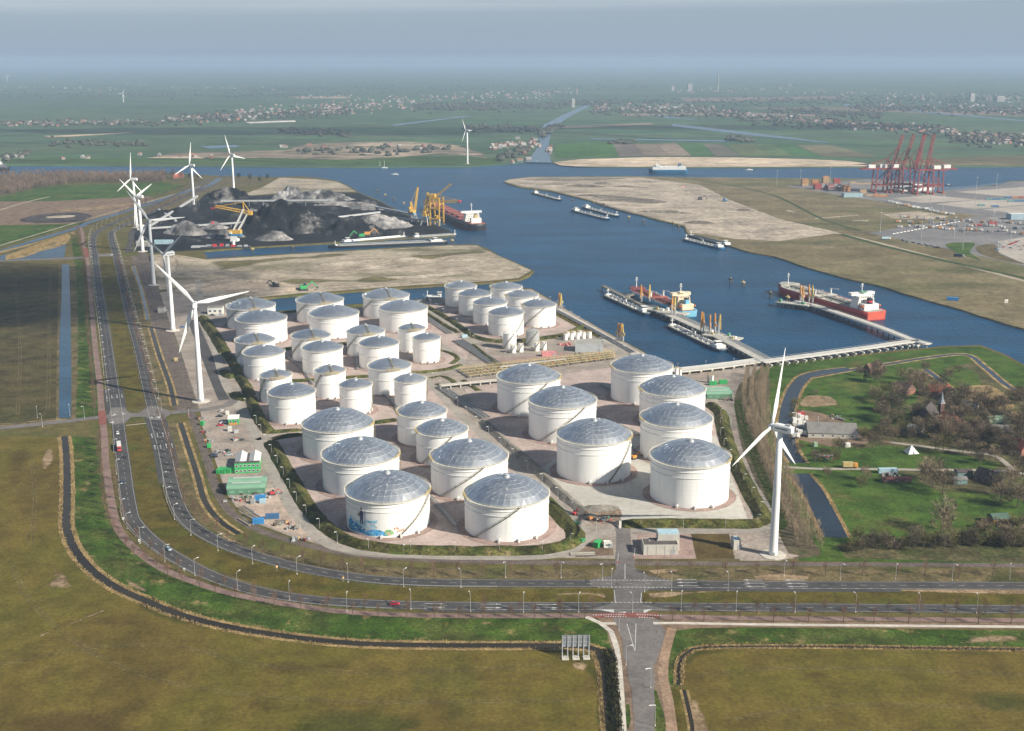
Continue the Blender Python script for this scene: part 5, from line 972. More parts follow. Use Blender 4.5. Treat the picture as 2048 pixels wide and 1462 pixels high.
def tanker(bow, stern, B, D, hm_, dm_, label, house, funnel, boot=hull_boot, deckmat2=None, L=None, bands=None):
    t, L = vessel('tanker_ship', bow, stern, label, 'tanker', L=L)
    hull(MB(), L, B, D).build('hull', t, hm_, True); hull(MB(), L * .998, B, .6, z0=-1.2, inset=1.012).build('boot_topping', t, boot)
    pts = [(-L / 2 + .5, B * .38), (L * .34, B * .485), (L * .42, B * .40), (L * .47, B * .22), (L * .49, 0)]; MB().prism(pts + [(x, -y) for x, y in reversed(pts[:-1])], D - .05, D + .12).build('deck', t, dm_)
    tr = MB().prism([(-L / 2 - .25, B * .36), (-L / 2 + .1, B * .38), (-L / 2 + .1, -B * .38), (-L / 2 - .25, -B * .36)], .8, D).build('transom', t, hull_orange if hm_ is hull_red else hm_)
    # forecastle
    fp = [(L * .40, B * .42), (L * .455, B * .30), (L * .49, B * .08), (L * .495, 0)]; MB().prism(fp + [(x, -y) for x, y in reversed(fp[:-1])], D + .1, D + 2.2).build('forecastle', t, dm_)
    mast(t, L * .43, D + 2.2, 11, ship_white)
    xh = -L * .36; z = bridge(t, L, xh, B, D + .1, B * .72, 4, house); mast(t, xh + 2, z, 8, ship_white, 3)
    MB().box((xh, 0, z), (5, 6, 1.0)).build('monkey_island', t, m_green if bands else house)
    xf = xh - 10.5; MB().box((xf, 0, D), (7, B * .6, 5.5)).build('engine_casing', t, house); MB().box((xf, 0, D + 5.5), (4.6, 4, 4.2), 0, .92).build('funnel', t, funnel)
    if bands: MB().box((xf, 0, D + 7.0), (4.75, 4.15, 1.5), 0, .97).build('funnel_band', t, bands)
    MB().box((xf, 0, D + 9.7), (4.3, 3.8, 1.3), 0, .9).build('funnel_top', t, hull_black)
    for s_ in (-1, 1): m = MB().lathe([(.05, -3.2), (1.0, -2.6), (1.2, 0), (1.0, 2.6), (.05, 3.2)], 10); b = m.build('lifeboat', t, m_orange, True); b.rotation_euler = (0, math.pi / 2, 0); b.location = (xf - 1, s_ * B * .36, D + 3.6)
    # cargo deck: centre pipe run, manifold, hatches, cranes, catwalk
    m = MB(); 
    for y in (-2.2, -1.1, 0, 1.1, 2.2): m.bar((xh + 7, y, D + 1.1), (L * .38, y, D + 1.1), .5, n=6)
    m.build('deck_pipes', t, deckmat2 or deck_grey, kind='stuff')
    m = MB()
    for y in range(-3, 4): m.bar((2 + y * 1.4, -B * .44, D + 1.3), (2 + y * 1.4, B * .44, D + 1.3), .45, n=6)
    m.build('manifold', t, deckmat2 or deck_grey, kind='stuff')
    for i in range(7):
        x = -L * .24 + i * L * .095
        MB().box((x, 0, D), (.5, B * .88, .7)).build('deck_frame', t, dm_)
        for s_ in (-1, 1): MB().lathe([(.9, 0), (.9, 1.1), (.6, 1.3)], 10, (x + 3, s_ * B * .28, D)).build('tank_hatch', t, deckmat2 or deck_grey)
    m = MB().bar((xh + 8, 3.8, D + 2.6), (L * .38, 3.8, D + 2.6), 1.2, .15); 
    for i in range(16): x = xh + 8 + (L * .38 - xh - 8) * i / 15; m.bar((x, 3.8, D), (x, 3.8, D + 3.6), .16)
    m.bar((xh + 8, 3.3, D + 3.6), (L * .38, 3.3, D + 3.6), .1); m.build('catwalk', t, deckmat2 or deck_grey)
    for s_ in (-1, 1): MB().bar((6, s_ * B * .34, D), (6, s_ * B * .34, D + 7), .9, n=8).bar((6, s_ * B * .34, D + 6.6), (-6, s_ * B * .34, D + 8), .6).build('hose_crane', t, ship_white)
    m = MB(); 
    for s_ in (-1, 1):
        m.bar((-L * .3, s_ * B * .475, D + 1.1), (L * .36, s_ * B * .475, D + 1.1), .1)
        for i in range(30): x = -L * .3 + L * .66 * i / 29; m.bar((x, s_ * B * .475, D), (x, s_ * B * .475, D + 1.1), .09)
    m.build('deck_rail', t, ship_white); return t
tanker((1563, 583), (1752, 641), 27, 8.5, hull_red, deck_grey, 'red-hulled tanker with white deckhouse at the outer jetty', ship_white, hull_black, bands=M('funnel_red', (.5, .03, .06), .5, .1, .4))
tanker((1265, 587), (1379, 634), 20, 6.0, hull_blue, deck_maroon, 'pale blue tanker with maroon deck behind the long jetty', M('ship_cream', (.66, .58, .42), .5, .1, .2), hull_blue, deckmat2=deck_red)
def bulker():
    t, L = vessel('bulk_carrier', (862, 418), (957, 462), 'black bulk carrier with red hatches unloading at the coal quay', 'bulk carrier'); B, D = 30, 10
    hull(MB(), L, B, D).build('hull', t, hull_black, True); hull(MB(), L * .999, B, 2.4, z0=-1.2, inset=1.01).build('boot_topping', t, hull_boot)
    pts = [(-L / 2 + .5, B * .38), (L * .34, B * .485), (L * .42, B * .40), (L * .47, B * .22), (L * .49, 0)]; MB().prism(pts + [(x, -y) for x, y in reversed(pts[:-1])], D - .05, D + .12).build('deck', t, deck_red)
    for i in range(6): x = -L * .2 + i * L * .105; MB().box((x, 0, D), (L * .07, B * .55, 2.2)).build('hatch', t, deck_maroon); MB().box((x, 0, D + 2.2), (L * .074, B * .58, .5)).build('hatch_cover', t, deck_red)
    fp = [(L * .40, B * .42), (L * .455, B * .30), (L * .49, B * .08), (L * .495, 0)]; MB().prism(fp + [(x, -y) for x, y in reversed(fp[:-1])], D + .1, D + 2.5).build('forecastle', t, deck_red)
    z = bridge(t, L, -L * .37, B * 1.05, D, B * .75, 4, ship_white, 12); mast(t, -L * .37, z, 11, ship_white, 3); MB().box((-L * .45, 0, D), (7, B * .5, 7)).build('engine_casing', t, ship_white); MB().box((-L * .45, 0, D + 7), (5, 5, 5), 0, .9).build('funnel', t, m_yel)
    MB().box((-L * .45, 0, D + 12), (4.4, 4.4, 1), 0, .9).build('funnel_top', t, hull_black); mast(t, L * .44, D + 2.5, 9, ship_white)
bulker()
def barge(bow, stern, B, D, hm_, label, kind='tank', house=ship_white, group='inland barges'):
    t, L = vessel('inland_barge', bow, stern, label, 'barge', group=group)
    hull(MB(), L, B, D, .10, .06, flare=.6, stern_w=.7).build('hull', t, hm_, True)
    pts = [(-L / 2 + .4, B * .36), (-L * .42, B * .47), (L * .40, B * .47), (L * .46, B * .34), (L * .488, 0)]; MB().prism(pts + [(x, -y) for x, y in reversed(pts[:-1])], D - .05, D + .15).build('deck', t, deck_grey)
    xh = -L * .41; MB().box((xh, 0, D), (L * .10, B * .74, 2.3)).build('deckhouse', t, house); MB().box((xh + 1, 0, D + 2.3), (4.4, B * .46, 2.3), 0, .93).build('wheelhouse', t, house); MB().box((xh + 1, 0, D + 3.3), (4.5, B * .47, .9)).build('wheelhouse_windows', t, m_win); MB().box((xh + 1, 0, D + 4.6), (5.2, B * .54, .2)).build('wheelhouse_roof', t, house)
    mast(t, L * .44, D, 6, ship_white, 1); MB().box((L * .43, 0, D), (3, B * .5, 1.0)).build('windlass', t, ship_white)
    if kind == 'tank':
        m = MB(); 
        for y in (-1.2, -.4, .4, 1.2): m.bar((-L * .33, y, D + .8), (L * .38, y, D + .8), .35, n=6)
        m.build('deck_pipes', t, m_galv, kind='stuff')
        for i in range(8):
            x = -L * .30 + i * L * .092
            MB().box((x, 0, D), (.5, B * .8, .7)).build('deck_frame', t, deck_grey); MB().lathe([(.7, 0), (.7, .9), (.4, 1.1)], 8, (x + 2.5, B * .26, D)).build('tank_hatch', t, ship_white); MB().lathe([(.7, 0), (.7, .9), (.4, 1.1)], 8, (x + 2.5, -B * .26, D)).build('tank_hatch', t, ship_white)
        MB().bar((0, 0, D), (0, 0, D + 4), .6, n=8).bar((0, 0, D + 3.8), (7, 0, D + 4.6), .4).build('hose_crane', t, ship_white)
    else:
        for s_ in (-1, 1): MB().box((L * .04, s_ * B * .36, D), (L * .74, .35, 1.3)).build('coaming', t, house if kind == 'empty' else m_grey)
        for x in (-L * .33, L * .41): MB().box((x, 0, D), (.35, B * .72, 1.3)).build('coaming', t, m_grey)
        m = MB(); k = 20; vs = []
        for i in range(k + 1):
            for j in range(5): vs.append((-L * .32 + L * .72 * i / k, (j - 2) / 2 * B * .35, D + .3 + (1.1 * (1 - abs(j - 2) / 2) * (.6 + .4 * math.sin(i * 2.1)) if kind == 'coal' else .0)))
        m.add(vs, [(i * 5 + j, (i + 1) * 5 + j, (i + 1) * 5 + j + 1, i * 5 + j + 1) for i in range(k) for j in range(4)]); m.build('cargo', t, m_coal if kind == 'coal' else m_grey)
    return t
barge((1211, 592), (1297, 631), 11.4, 2.6, hull_navy, 'dark blue tank barge moored left of the long jetty')
barge((1338, 652), (1447, 704), 11.4, 2.4, hull_navy, 'white-railed tank barge moored at the near end of the long jetty')
barge((1122, 402), (1066, 387), 10, 2.4, hull_black, 'leftmost dark tank barge under way along the east bank'); barge((1219, 441), (1145, 422), 11, 2.6, hull_dblue, 'nearer of two tank barges moored side by side off the east bank'); barge((1238, 435), (1167, 416), 11, 2.6, hull_navy, 'farther of two tank barges moored side by side off the east bank')
barge((1368, 480), (1445, 499), 11, 2.6, hull_dblue, 'blue tank barge at the corner of the east bank'); barge((1377, 473), (1459, 494), 11, 2.6, hull_black, 'black barge loaded with scrap behind the blue tank barge', 'coal')
barge((816, 475), (681, 487), 11, 2.2, hull_navy, 'empty white-housed barge under the coal heaps at the quay', 'empty'); barge((915, 471), (824, 477), 11, 2.0, hull_navy, 'barge with white side decks at the coal quay corner', 'coal'); barge((656, 496), (893, 486), 14, 3.0, hull_black, 'very long dark push barge lying in the coal inlet', 'coal')
barge((853, 597), (884, 597), 6, 2.0, hull_navy, 'small white work boat behind the tanks in the terminal inlet', 'empty')
def car_carrier(bow, stern, label, hm_, wh, B=24):
    t, L = vessel('car_carrier', bow, stern, label, 'cargo ship'); hull(MB(), L, B, 9, .14, .05).build('hull', t, hm_, True); MB().box((-L * .02, 0, 9), (L * .86, B * .96, 6)).build('garage_decks', t, wh); MB().box((L * .28, 0, 15), (9, B, 4)).build('bridge', t, ship_white); MB().box((L * .28 + 4.6, 0, 16.8), (.2, B * .9, 1.2)).build('bridge_windows', t, m_win)
    MB().box((-L * .3, 0, 15), (6, 6, 6), 0, .9).build('funnel', t, hm_); mast(t, L * .3, 19, 8, ship_white)
    for i in range(5): MB().box((-L * .3 + i * L * .12, B * .2, 15), (3, 2, 1.4)).build('vent_house', t, ship_white)
car_carrier((1297, 347), (1374, 347), 'white and blue car carrier sailing the canal', hull_dblue, ship_white); car_carrier((21, 342), (-70, 344), 'dark cargo ship entering at the left edge of the canal', hull_black, M('cargo_grey', (.15, .15, .16), .6, .2, .2), 18)
def ferry():
    t, L = vessel('catamaran_ferry', (1862, 379), (1782, 382), 'white catamaran ferry under the red cranes', 'ferry', 0.3)
    for s_ in (-1, 1): h_ = hull(MB(), L, 7, 3.5).build('hull', t, ship_white, True); h_.location.y = s_ * 9
    MB().box((0, 0, 3.2), (L * .9, 25, 1)).build('main_deck', t, ship_white); MB().box((-2, 0, 4.2), (L * .7, 22, 3.4), 0, .94).build('cabin', t, ship_white); MB().box((-2, 0, 5.4), (L * .69, 22.2, 1.1), 0, .98).build('cabin_windows', t, M('ferry_window', (.06, .22, .26), .2, .1, .3)); MB().box((L * .12, 0, 7.6), (L * .2, 12, 3)).build('wheelhouse', t, ship_white); mast(t, 0, 10, 6, ship_white)
ferry()
def small_boat(px, L, label, mat=ship_white, rz=0, sail=False):
    g = G(*px, WZ); t = empty('motor_boat', (g.x, g.y, WZ), rz, label, 'boat', 'small boats on the water'); hull(MB(), L, L * .28, 1.2, .35, .1, -.4, n=10).build('hull', t, mat, True); MB().box((-L * .1, 0, 1.1), (L * .35, L * .2, 1.6), 0, .85).build('cabin', t, ship_white); MB().box((-L * .1, 0, 1.7), (L * .34, L * .205, .5), 0, .95).build('cabin_windows', t, m_win)
    if sail: MB().bar((0, 0, 1), (0, 0, 1 + L * 1.1), .3, n=6).build('mast', t, ship_white)
for px, L, lb, rz, sl in (((769, 336), 14, 'white sailing boat off the far canal bank', 0, True), ((789, 349), 16, 'white motor boat heading left across the harbour mouth', math.pi, False), ((1497, 340), 18, 'white launch trailing a wake on the canal right of the car carrier', math.pi, False), ((1898, 371), 14, 'dark tug by the end of the container quay', 0, False), ((760, 333), 10, 'mast-topped yacht at the far bank', 0, True), ((1074, 324), 12, 'small boat in the mouth of the side canal', 1.6, False)): small_boat(px, L, lb, ship_white if 'tug' not in lb else hull_black, rz, sl)
# ---------------------------------------------------------------- jetties
m_jet = M('jetty_concrete', (.44, .42, .37), .8, .12, .2, dirt=((.25, .22, .18), .3, .6, .5)); m_jetw = M('jetty_pale', (.52, .50, .45), .8, .10, .2); m_pile = M('pile', (.10, .095, .085), .8, .25, .4); m_pilew = M('pale_pile', (.50, .48, .43), .7, .15, .3)
def jetty(px, wdt, z, label, piles=10.0, mat=m_jet, pipes=0, side=1, pm=m_pile, capw=None):
    ps = path([G(x, y, z) for x, y in px], 12); t = empty('jetty', (ps[0].x, ps[0].y, 0), 0, label, 'jetty'); o = ps[0].copy(); o.z = 0; nn = normals(ps); n = len(ps); m = MB()
    vs = []
    for i, p in enumerate(ps):
        for s_, zz in ((wdt / 2, 0), (-wdt / 2, 0), (-wdt / 2, -.9), (wdt / 2, -.9)): q = p - o + nn[i] * s_; vs.append((q.x, q.y, z + zz))
    m.add(vs, [(4 * i + a, 4 * i + (a + 1) % 4, 4 * i + 4 + (a + 1) % 4, 4 * i + 4 + a) for i in range(n - 1) for a in range(4)] + [(0, 1, 2, 3), (4 * n - 4, 4 * n - 3, 4 * n - 2, 4 * n - 1)]); m.build('deck', t, mat)
    d = arc(ps); s = 3.0; cw = capw or wdt + 2
    while s < d[-1] - 2:
        p, tt = along(ps, s, d); nr = Vector((-tt.y, tt.x, 0)); p = p - o; c = p + nr * (side * (cw - wdt) / 2 if capw else 0); a = math.atan2(nr.y, nr.x)
        b = MB().box((c.x, c.y, z - 2.1), (cw, 1.3, 1.2), a); 
        b.build('pile_cap', t, pm if pm is m_pilew else m_jet)
        for q in (-.36, .36): e = c + nr * (q * cw); MB().bar((e.x, e.y, -4), (e.x, e.y, z - 2), .5, n=8).build('pile', t, pm)
        s += piles
    if pipes:
        for k in range(pipes):
            m = MB(); of = side * (wdt / 2 + .8 + k * .85); pv_ = None
            for i, p in enumerate(ps):
                q = p - o + nn[i] * of; q.z = z - .3
                if pv_: m.bar(pv_, q, .32, n=6)
                pv_ = q
            m.build('pipe', t, m_galv if k % 2 else M('pipe_pale', (.5, .49, .45), .5, .1, .3))
    m = MB()
    for s_ in (-1, 1):
        pv_ = None
        for i, p in enumerate(ps):
            q = p - o + nn[i] * (s_ * wdt * .49); q.z = z
            if pv_: m.bar(pv_ + Vector((0, 0, 1)), q + Vector((0, 0, 1)), .12)
            m.bar(q, q + Vector((0, 0, 1)), .12); pv_ = q
    m.build('railing', t, m_galv); return t
jetty([(1291, 611), (1349, 634), (1431, 671), (1490, 701), (1527, 721)], 7, 3.5, 'long inner jetty with pipelines between the moored tankers and barges', 9, m_jet, 8, 1)
jetty([(1206, 571), (1240, 588), (1291, 612)], 4, 3.5, 'narrow catwalk at the outer end of the long jetty', 18, M('jetty_brown', (.20, .18, .13), .8, .2, .3)); jetty([(1252, 592), (1300, 583), (1320, 592), (1345, 606), (1352, 620)], 3, 3.5, 'brown side walkway behind the long jetty', 16, MATS['jetty_brown'])
jetty([(1345, 742), (1430, 733), (1526, 720)], 8, 3.2, 'white-decked approach trestle along the shore', 10, m_jetw, 5, 1, m_pilew, 14); jetty([(1522, 722), (1620, 709), (1740, 693), (1835, 681), (1858, 687)], 7, 3.6, 'pale trestle running along the green dike to the outer jetty', 8.5, m_jetw, 3, -1, m_pilew, 14)
jetty([(1833, 682), (1760, 653), (1690, 629), (1628, 609), (1592, 601)], 6.5, 3.6, 'outer jetty leading diagonally to the red tanker', 9, m_jetw, 4, 1); jetty([(1472, 695), (1440, 676), (1395, 652), (1352, 628)], 3, 3.0, 'dark berthing walkway on the far side of the long jetty', 12, MATS['jetty_brown'])
def platform(px, w_, d_, z, label, rz):
    g = G(*px, z); t = empty('jetty_platform', (g.x, g.y, 0), rz, label, 'platform'); MB().box((0, 0, z - 1), (w_, d_, 1)).build('deck', t, m_jet); MB().box((0, 0, z - 1.6), (w_ * .96, d_ * .9, .6)).build('beam', t, M('moss', (.10, .13, .05), .9, .3, .3))
    for i in range(5):
        for s_ in (-1, 1): MB().bar((-w_ * .42 + w_ * .21 * i, s_ * d_ * .38, -4), (-w_ * .42 + w_ * .21 * i, s_ * d_ * .38, z - 1), .5, n=8).build('pile', t, m_pile)
    for i in range(6): MB().box((rnd.uniform(-w_ * .4, w_ * .4), rnd.uniform(-d_ * .3, d_ * .3), z), (rnd.uniform(1.5, 4), rnd.uniform(1.5, 3), rnd.uniform(1.2, 3))).build('equipment', t, rnd.choice([ship_white, m_yel, m_galv, m_green]))
platform((1587, 606), 34, 11, 3.6, 'loading platform with orange arms beside the red tanker', R(-35)); platform((1335, 622), 42, 11, 3.6, 'loading platform in the middle of the long jetty', R(-38)); platform((1445, 672), 34, 12, 3.6, 'loading platform at the near end of the long jetty', R(-38))
m_arm = M('loading_arm_orange', (.55, .25, .05), .5, .15, .4)
def loading_arm(px, z, h, label, mat=m_arm, lean=0):
    g = G(*px, z); t = empty('marine_loader', (g.x, g.y, z), rnd.uniform(0, 6.28), label, 'loading arm', 'orange marine loading arms'); MB().bar((0, 0, 0), (0, 0, h * .55), .8, n=8).build('riser', t, m_galv); MB().bar((0, .2, h * .5), (.8, .2, h), .7, n=6).bar((.8, .2, h), (1.6, .2, h * .2), .55, n=6).build('arm', t, mat); MB().box((-.9, .2, h * .35), (1.6, .9, 2.0)).build('counterweight', t, mat); MB().bar((0, 0, h * .55), (.8, .2, h * .97), .3).build('cable', t, mat)
ARMS = [((1117, 616), .2, 'quay arm pair nearest the seven-tank group, left'), ((1123, 617), .2, 'quay arm pair nearest the seven-tank group, right'), ((1235, 680), .2, 'reddish left arm of the three on the near quay'), ((1241, 681), .2, 'middle arm of the three on the near quay'), ((1246, 682), .2, 'right arm of the three on the near quay'), ((1283, 603), 3.6, 'left mast-like arm at the maroon tanker'), ((1299, 603), 3.6, 'right mast-like arm at the maroon tanker'), ((1343, 628), 3.6, 'left yellow arm before the blue stern'), ((1349, 630), 3.6, 'right yellow arm before the blue stern'), ((1402, 661), 3.6, 'far left arm at the near jetty platform'), ((1407, 663), 3.6, 'second arm at the near jetty platform'), ((1420, 668), 3.6, 'third arm at the near jetty platform'), ((1430, 665), 3.6, 'fourth arm at the near jetty platform'), ((1437, 667), 3.6, 'far right arm at the near jetty platform'), ((1601, 604), 3.6, 'left arm at the red tanker'), ((1606, 606), 3.6, 'second arm at the red tanker'), ((1618, 603), 3.6, 'third arm at the red tanker'), ((1625, 605), 3.6, 'right arm at the red tanker')]
for px, z, lb in ARMS: loading_arm(px, z, 17 if z > 1 else 15, 'orange loading ' + lb, m_arm if 'right' not in lb else M('arm_yellow', (.55, .40, .10), .5, .15, .4))
def dolphin(px, label, k=0):
    g = G(*px, WZ); t = empty('mooring_dolphin', (g.x, g.y, WZ), 0, label, 'mooring post', 'mooring dolphins in the harbour')
    for a in range(3): MB().bar((2 * math.cos(a * 2.1), 2 * math.sin(a * 2.1), -2), (1.2 * math.cos(a * 2.1), 1.2 * math.sin(a * 2.1), 5), .5, n=8).build('pile', t, m_pile)
    MB().lathe([(2.4, 0), (2.4, 1.2)], 10, (0, 0, 4.6)).build('cap', t, m_yel if k % 2 else m_dark); MB().bar((0, 0, 5.8), (0, 0, 7.4), .5, n=6).build('bollard', t, m_yel)
for k, (px, lb) in enumerate((((1461, 567), 'yellow-topped dolphin left of the pair in mid harbour'), ((1486, 574), 'dark dolphin right of the pair in mid harbour'), ((1541, 596), 'double post dolphin left of the red tanker bow'), ((1575, 604), 'low dolphin at the red tanker platform end'), ((1145, 406), 'dolphin between the leftmost barge and the moored pair'), ((1257, 440), 'dolphin right of the moored barge pair'), ((1287, 449), 'dolphin farther right of the moored barge pair'), ((1186, 408), 'white post behind the moored barge pair, left'), ((1207, 414), 'white post behind the moored barge pair, right'), ((1347, 452), 'orange post off the east bank corner, left'), ((1357, 461), 'orange post off the east bank corner, right'), ((505, 506), 'yellow mooring post in the coal inlet, left'), ((586, 503), 'yellow mooring post in the coal inlet, right'), ((904, 488), 'yellow mooring post at the tip of the coal inlet'), ((754, 388), 'mooring post off the coal quay, first'), ((770, 395), 'mooring post off the coal quay, second'), ((788, 403), 'mooring post off the coal quay, third'), ((807, 412), 'mooring post off the coal quay, fourth'))): dolphin(px, lb, k)
# ---------------------------------------------------------------- coal terminal
m_heap = GM('coal_heap', [(.010, .011, .014), (.017, .018, .021), (.024, .025, .028)], .03, [((.30, .285, .27), .026, .545, .9), ((.09, .09, .09), .06, .55, .6)], .35, .12, (.7, 1, .35))  # dusty grey variation; pale patches also put sunlit heap faces into the colour
m_heapg = GM('pale_coal_heap', [(.10, .10, .10), (.26, .25, .24), (.38, .365, .345)], .03, [((.016, .017, .02), .028, .53, .9)], .35, .12, (.7, 1, .35))  # paler grey coal, with sunlit tops and faces partly painted in
for k, (x, y, rx, ry, h, rg, rot, pale, lb) in enumerate(((457, 404, 62, 40, 26, 10, 0, 0, 'tallest dark coal heap in front of the far left turbine'), (420, 430, 85, 36, 18, 40, .1, 0, 'long dark coal ridge across the left of the yard'), (566, 455, 78, 60, 40, 4, 0, 0, 'great cone of coal in the middle of the yard'), (583, 394, 40, 32, 22, 0, 0, 1, 'grey cone at the back of the coal yard'), (645, 398, 50, 36, 18, 22, 0, 1, 'broad grey heap at the back right of the coal yard'),
    (372, 462, 34, 24, 16, 8, -.5, 1, 'pale ragged heap in the front left of the coal yard'), (428, 452, 22, 18, 9, 4, 0, 1, 'small grey heap behind the yellow balance crane'), (446, 470, 28, 20, 10, 6, 0, 1, 'small mottled heap at the foot of the balance crane'), (548, 475, 26, 18, 11, 4, 0, 1, 'small pale heap against the great cone'), (660, 440, 30, 24, 12, 2, 0, 0, 'steep little heap right of the great cone'), (705, 462, 52, 34, 22, 4, 0, 0, 'rounded heap with a pale top near the quay'), (755, 450, 48, 30, 17, 10, .2, 1, 'ragged pale-topped heap nearest the unloading cranes'), (690, 414, 52, 22, 11, 34, 0, 1, 'long flat-topped grey heap at the right back'), (640, 424, 60, 26, 12, 40, .05, 0, 'long dark heap behind the great cone'), (795, 465, 36, 14, 6, 20, .1, 0, 'low dark heap along the barge quay'), (350, 478, 30, 16, 5, 16, 0, 0, 'low dark heap by the blue tank wagons'), (720, 404, 30, 16, 7, 14, 0, 0, 'low black heap at the seaward end of the yard'))):
    g = G(x, y + 4); heap('coal_heap', g, rx * .9, ry * .9, h * 1.1, m_heapg if pale else m_heap, rot, k + 40, rg * .7, n=56, m=18, rough=.3, label=lb, cat='coal heap', group='coal heaps')
m_conv = M('conveyor_grey', (.40, .41, .41), .6, .15, .2)
def conveyor(a, b, za, zb, label, w_=3.2):
    p, q = G(*a), G(*b); t = empty('conveyor', (p.x, p.y, 0), 0, label, 'conveyor', 'belt conveyors of the coal terminal'); d = q - p; MB().bar((0, 0, za), (d.x, d.y, zb), w_, 2.4).build('gallery', t, m_conv); n = max(3, int(d.length / 22))
    for i in range(n + 1):
        f = i / n; c = d * f; z = za + (zb - za) * f; nr = Vector((-d.y, d.x, 0)).normalized() * 1.6
        MB().bar(c + nr * 1.5, c + nr * .6 + Vector((0, 0, z)), .4).bar(c - nr * 1.5, c - nr * .6 + Vector((0, 0, z)), .4).build('trestle', t, m_grey)
for a, b, za, zb, lb in (((302, 462), (525, 452), 4, 7, 'long conveyor behind the yellow balance crane'), ((300, 456), (396, 414), 3, 18, 'conveyor climbing past the left turbine to the tallest heap'), ((442, 413), (668, 411), 9, 9, 'far conveyor along the back of the coal yard'), ((620, 446), (760, 432), 4, 6, 'short conveyor right of the great cone'), ((760, 440), (880, 452), 4, 8, 'conveyor leading to the unloading cranes'), ((318, 432), (352, 444), 10, 2, 'thin stacker boom at the left of the yard'), ((690, 405), (830, 436), 3, 5, 'conveyor along the seaward quay')): conveyor(a, b, za, zb, lb)
m_cy = M('crane_yellow', (.62, .38, .06), .5, .12, .3); m_cb = M('crane_blue', (.05, .22, .42), .5, .12, .3); m_cr = M('crane_red_tip', (.55, .04, .05), .5, .1, .3)
def lattice(m, p, q, w_, n, th=.45):
    p, q = Vector(p), Vector(q); d = (q - p).normalized(); a = d.cross(Vector((0, 1, 0)) if abs(d.y) < .9 else Vector((1, 0, 0))).normalized() * w_ / 2; b = d.cross(a).normalized() * w_ / 2
    for s_, u in ((1, 1), (1, -1), (-1, 1), (-1, -1)): m.bar(p + a * s_ + b * u, q + (a * s_ + b * u) * .7, th)
    for i in range(n):
        f0, f1 = i / n, (i + 1) / n; c0, c1 = p.lerp(q, f0), p.lerp(q, f1); k0, k1 = 1 - .3 * f0, 1 - .3 * f1
        for u in (1, -1): m.bar(c0 + a * k0 + b * u * k0, c1 - a * k1 + b * u * k1, th * .6); m.bar(c0 + a * u * k0 + b * k0, c1 + a * u * k1 - b * k1, th * .6)
    return m
def grab_crane(px, label, jib=70, rz=0, h=26):
    g = G(*px); t = empty('quay_crane', (g.x, g.y, 0), rz, label, 'crane', 'yellow cranes of the coal quay')
    for sx in (-1, 1):
        for sy in (-1, 1): MB().bar((sx * 6, sy * 6, 0), (sx * 3.4, sy * 3.4, h * .42), 1.1).build('portal_leg', t, m_grey)
    MB().box((0, 0, h * .2), (9.5, 9.5, 1.2)).build('portal_beam', t, m_grey); MB().box((0, 0, h * .42), (8, 8, 1.6)).build('slew_ring', t, m_grey); MB().box((-1.5, 0, h * .48), (10, 6.5, 5)).build('machinery_house', t, m_cy); MB().box((-1.5, 0, h * .48), (10.1, 6.6, 1.4)).build('house_band', t, m_cb); MB().box((3.8, 2.2, h * .5), (2.4, 2.4, 2.8)).build('cab', t, ship_white)
    lattice(MB(), (-1, 0, h * .6), (-3, 0, h * 1.15), 3, 4, .6).build('tower', t, m_cy); a = R(jib); J = h * 1.35; tip = (3 + J * math.cos(a), 0, h * .62 + J * math.sin(a)); lattice(MB(), (3, 0, h * .62), tip, 2.6, 9, .5).build('jib', t, m_cy); MB().bar((-3, 0, h * 1.15), tip, .3).bar((-3, .8, h * 1.15), tip, .3).build('stay', t, m_cy); MB().box((-5.6, 0, h * .75), (2.4, 4, 3.2)).build('counterweight', t, m_cy)
grab_crane((826, 444), 'left yellow grab crane with raised jib on the coal quay', 80, .6); grab_crane((852, 450), 'middle yellow grab crane on the coal quay', 82, 1.2, 24)
def unloader(px):
    g = G(*px); t = empty('ship_unloader', (g.x, g.y, 0), R(-20), 'tall yellow portal unloader with raised boom beside the bulk carrier', 'crane', 'yellow cranes of the coal quay')
    for x in (-7, 7):
        for y in (-8, 8): MB().box((x, y, 0), (1.8, 1.8, 40)).build('portal_leg', t, m_cy)
    for z in (9, 24, 38): MB().box((0, -8, z), (15, 1.6, 1.8)).box((0, 8, z), (15, 1.6, 1.8)).build('cross_beam', t, m_cy)
    for x in (-7, 7): MB().box((x, 0, 30), (1.5, 16, 1.6)).build('side_beam', t, m_cy)
    lattice(MB(), (-22, 0, 33), (34, 0, 36), 4, 12, .7).build('boom', t, m_cy); lattice(MB(), (-20, 3, 28), (22, 3, 60), 3, 10, .6).build('luffing_jib', t, m_cy); MB().box((36, 0, 34.5), (3, 4, 3)).build('boom_tip', t, m_cr); MB().box((-6, 0, 40), (9, 8, 5)).build('machinery_house', t, m_cy); MB().bar((0, 0, 45), (30, 0, 38), .4).build('stay', t, m_cy); MB().bar((0, 0, 14), (0, 0, 4), 4, n=12, r2=1.4).build('hopper', t, m_cy)
unloader((874, 450))
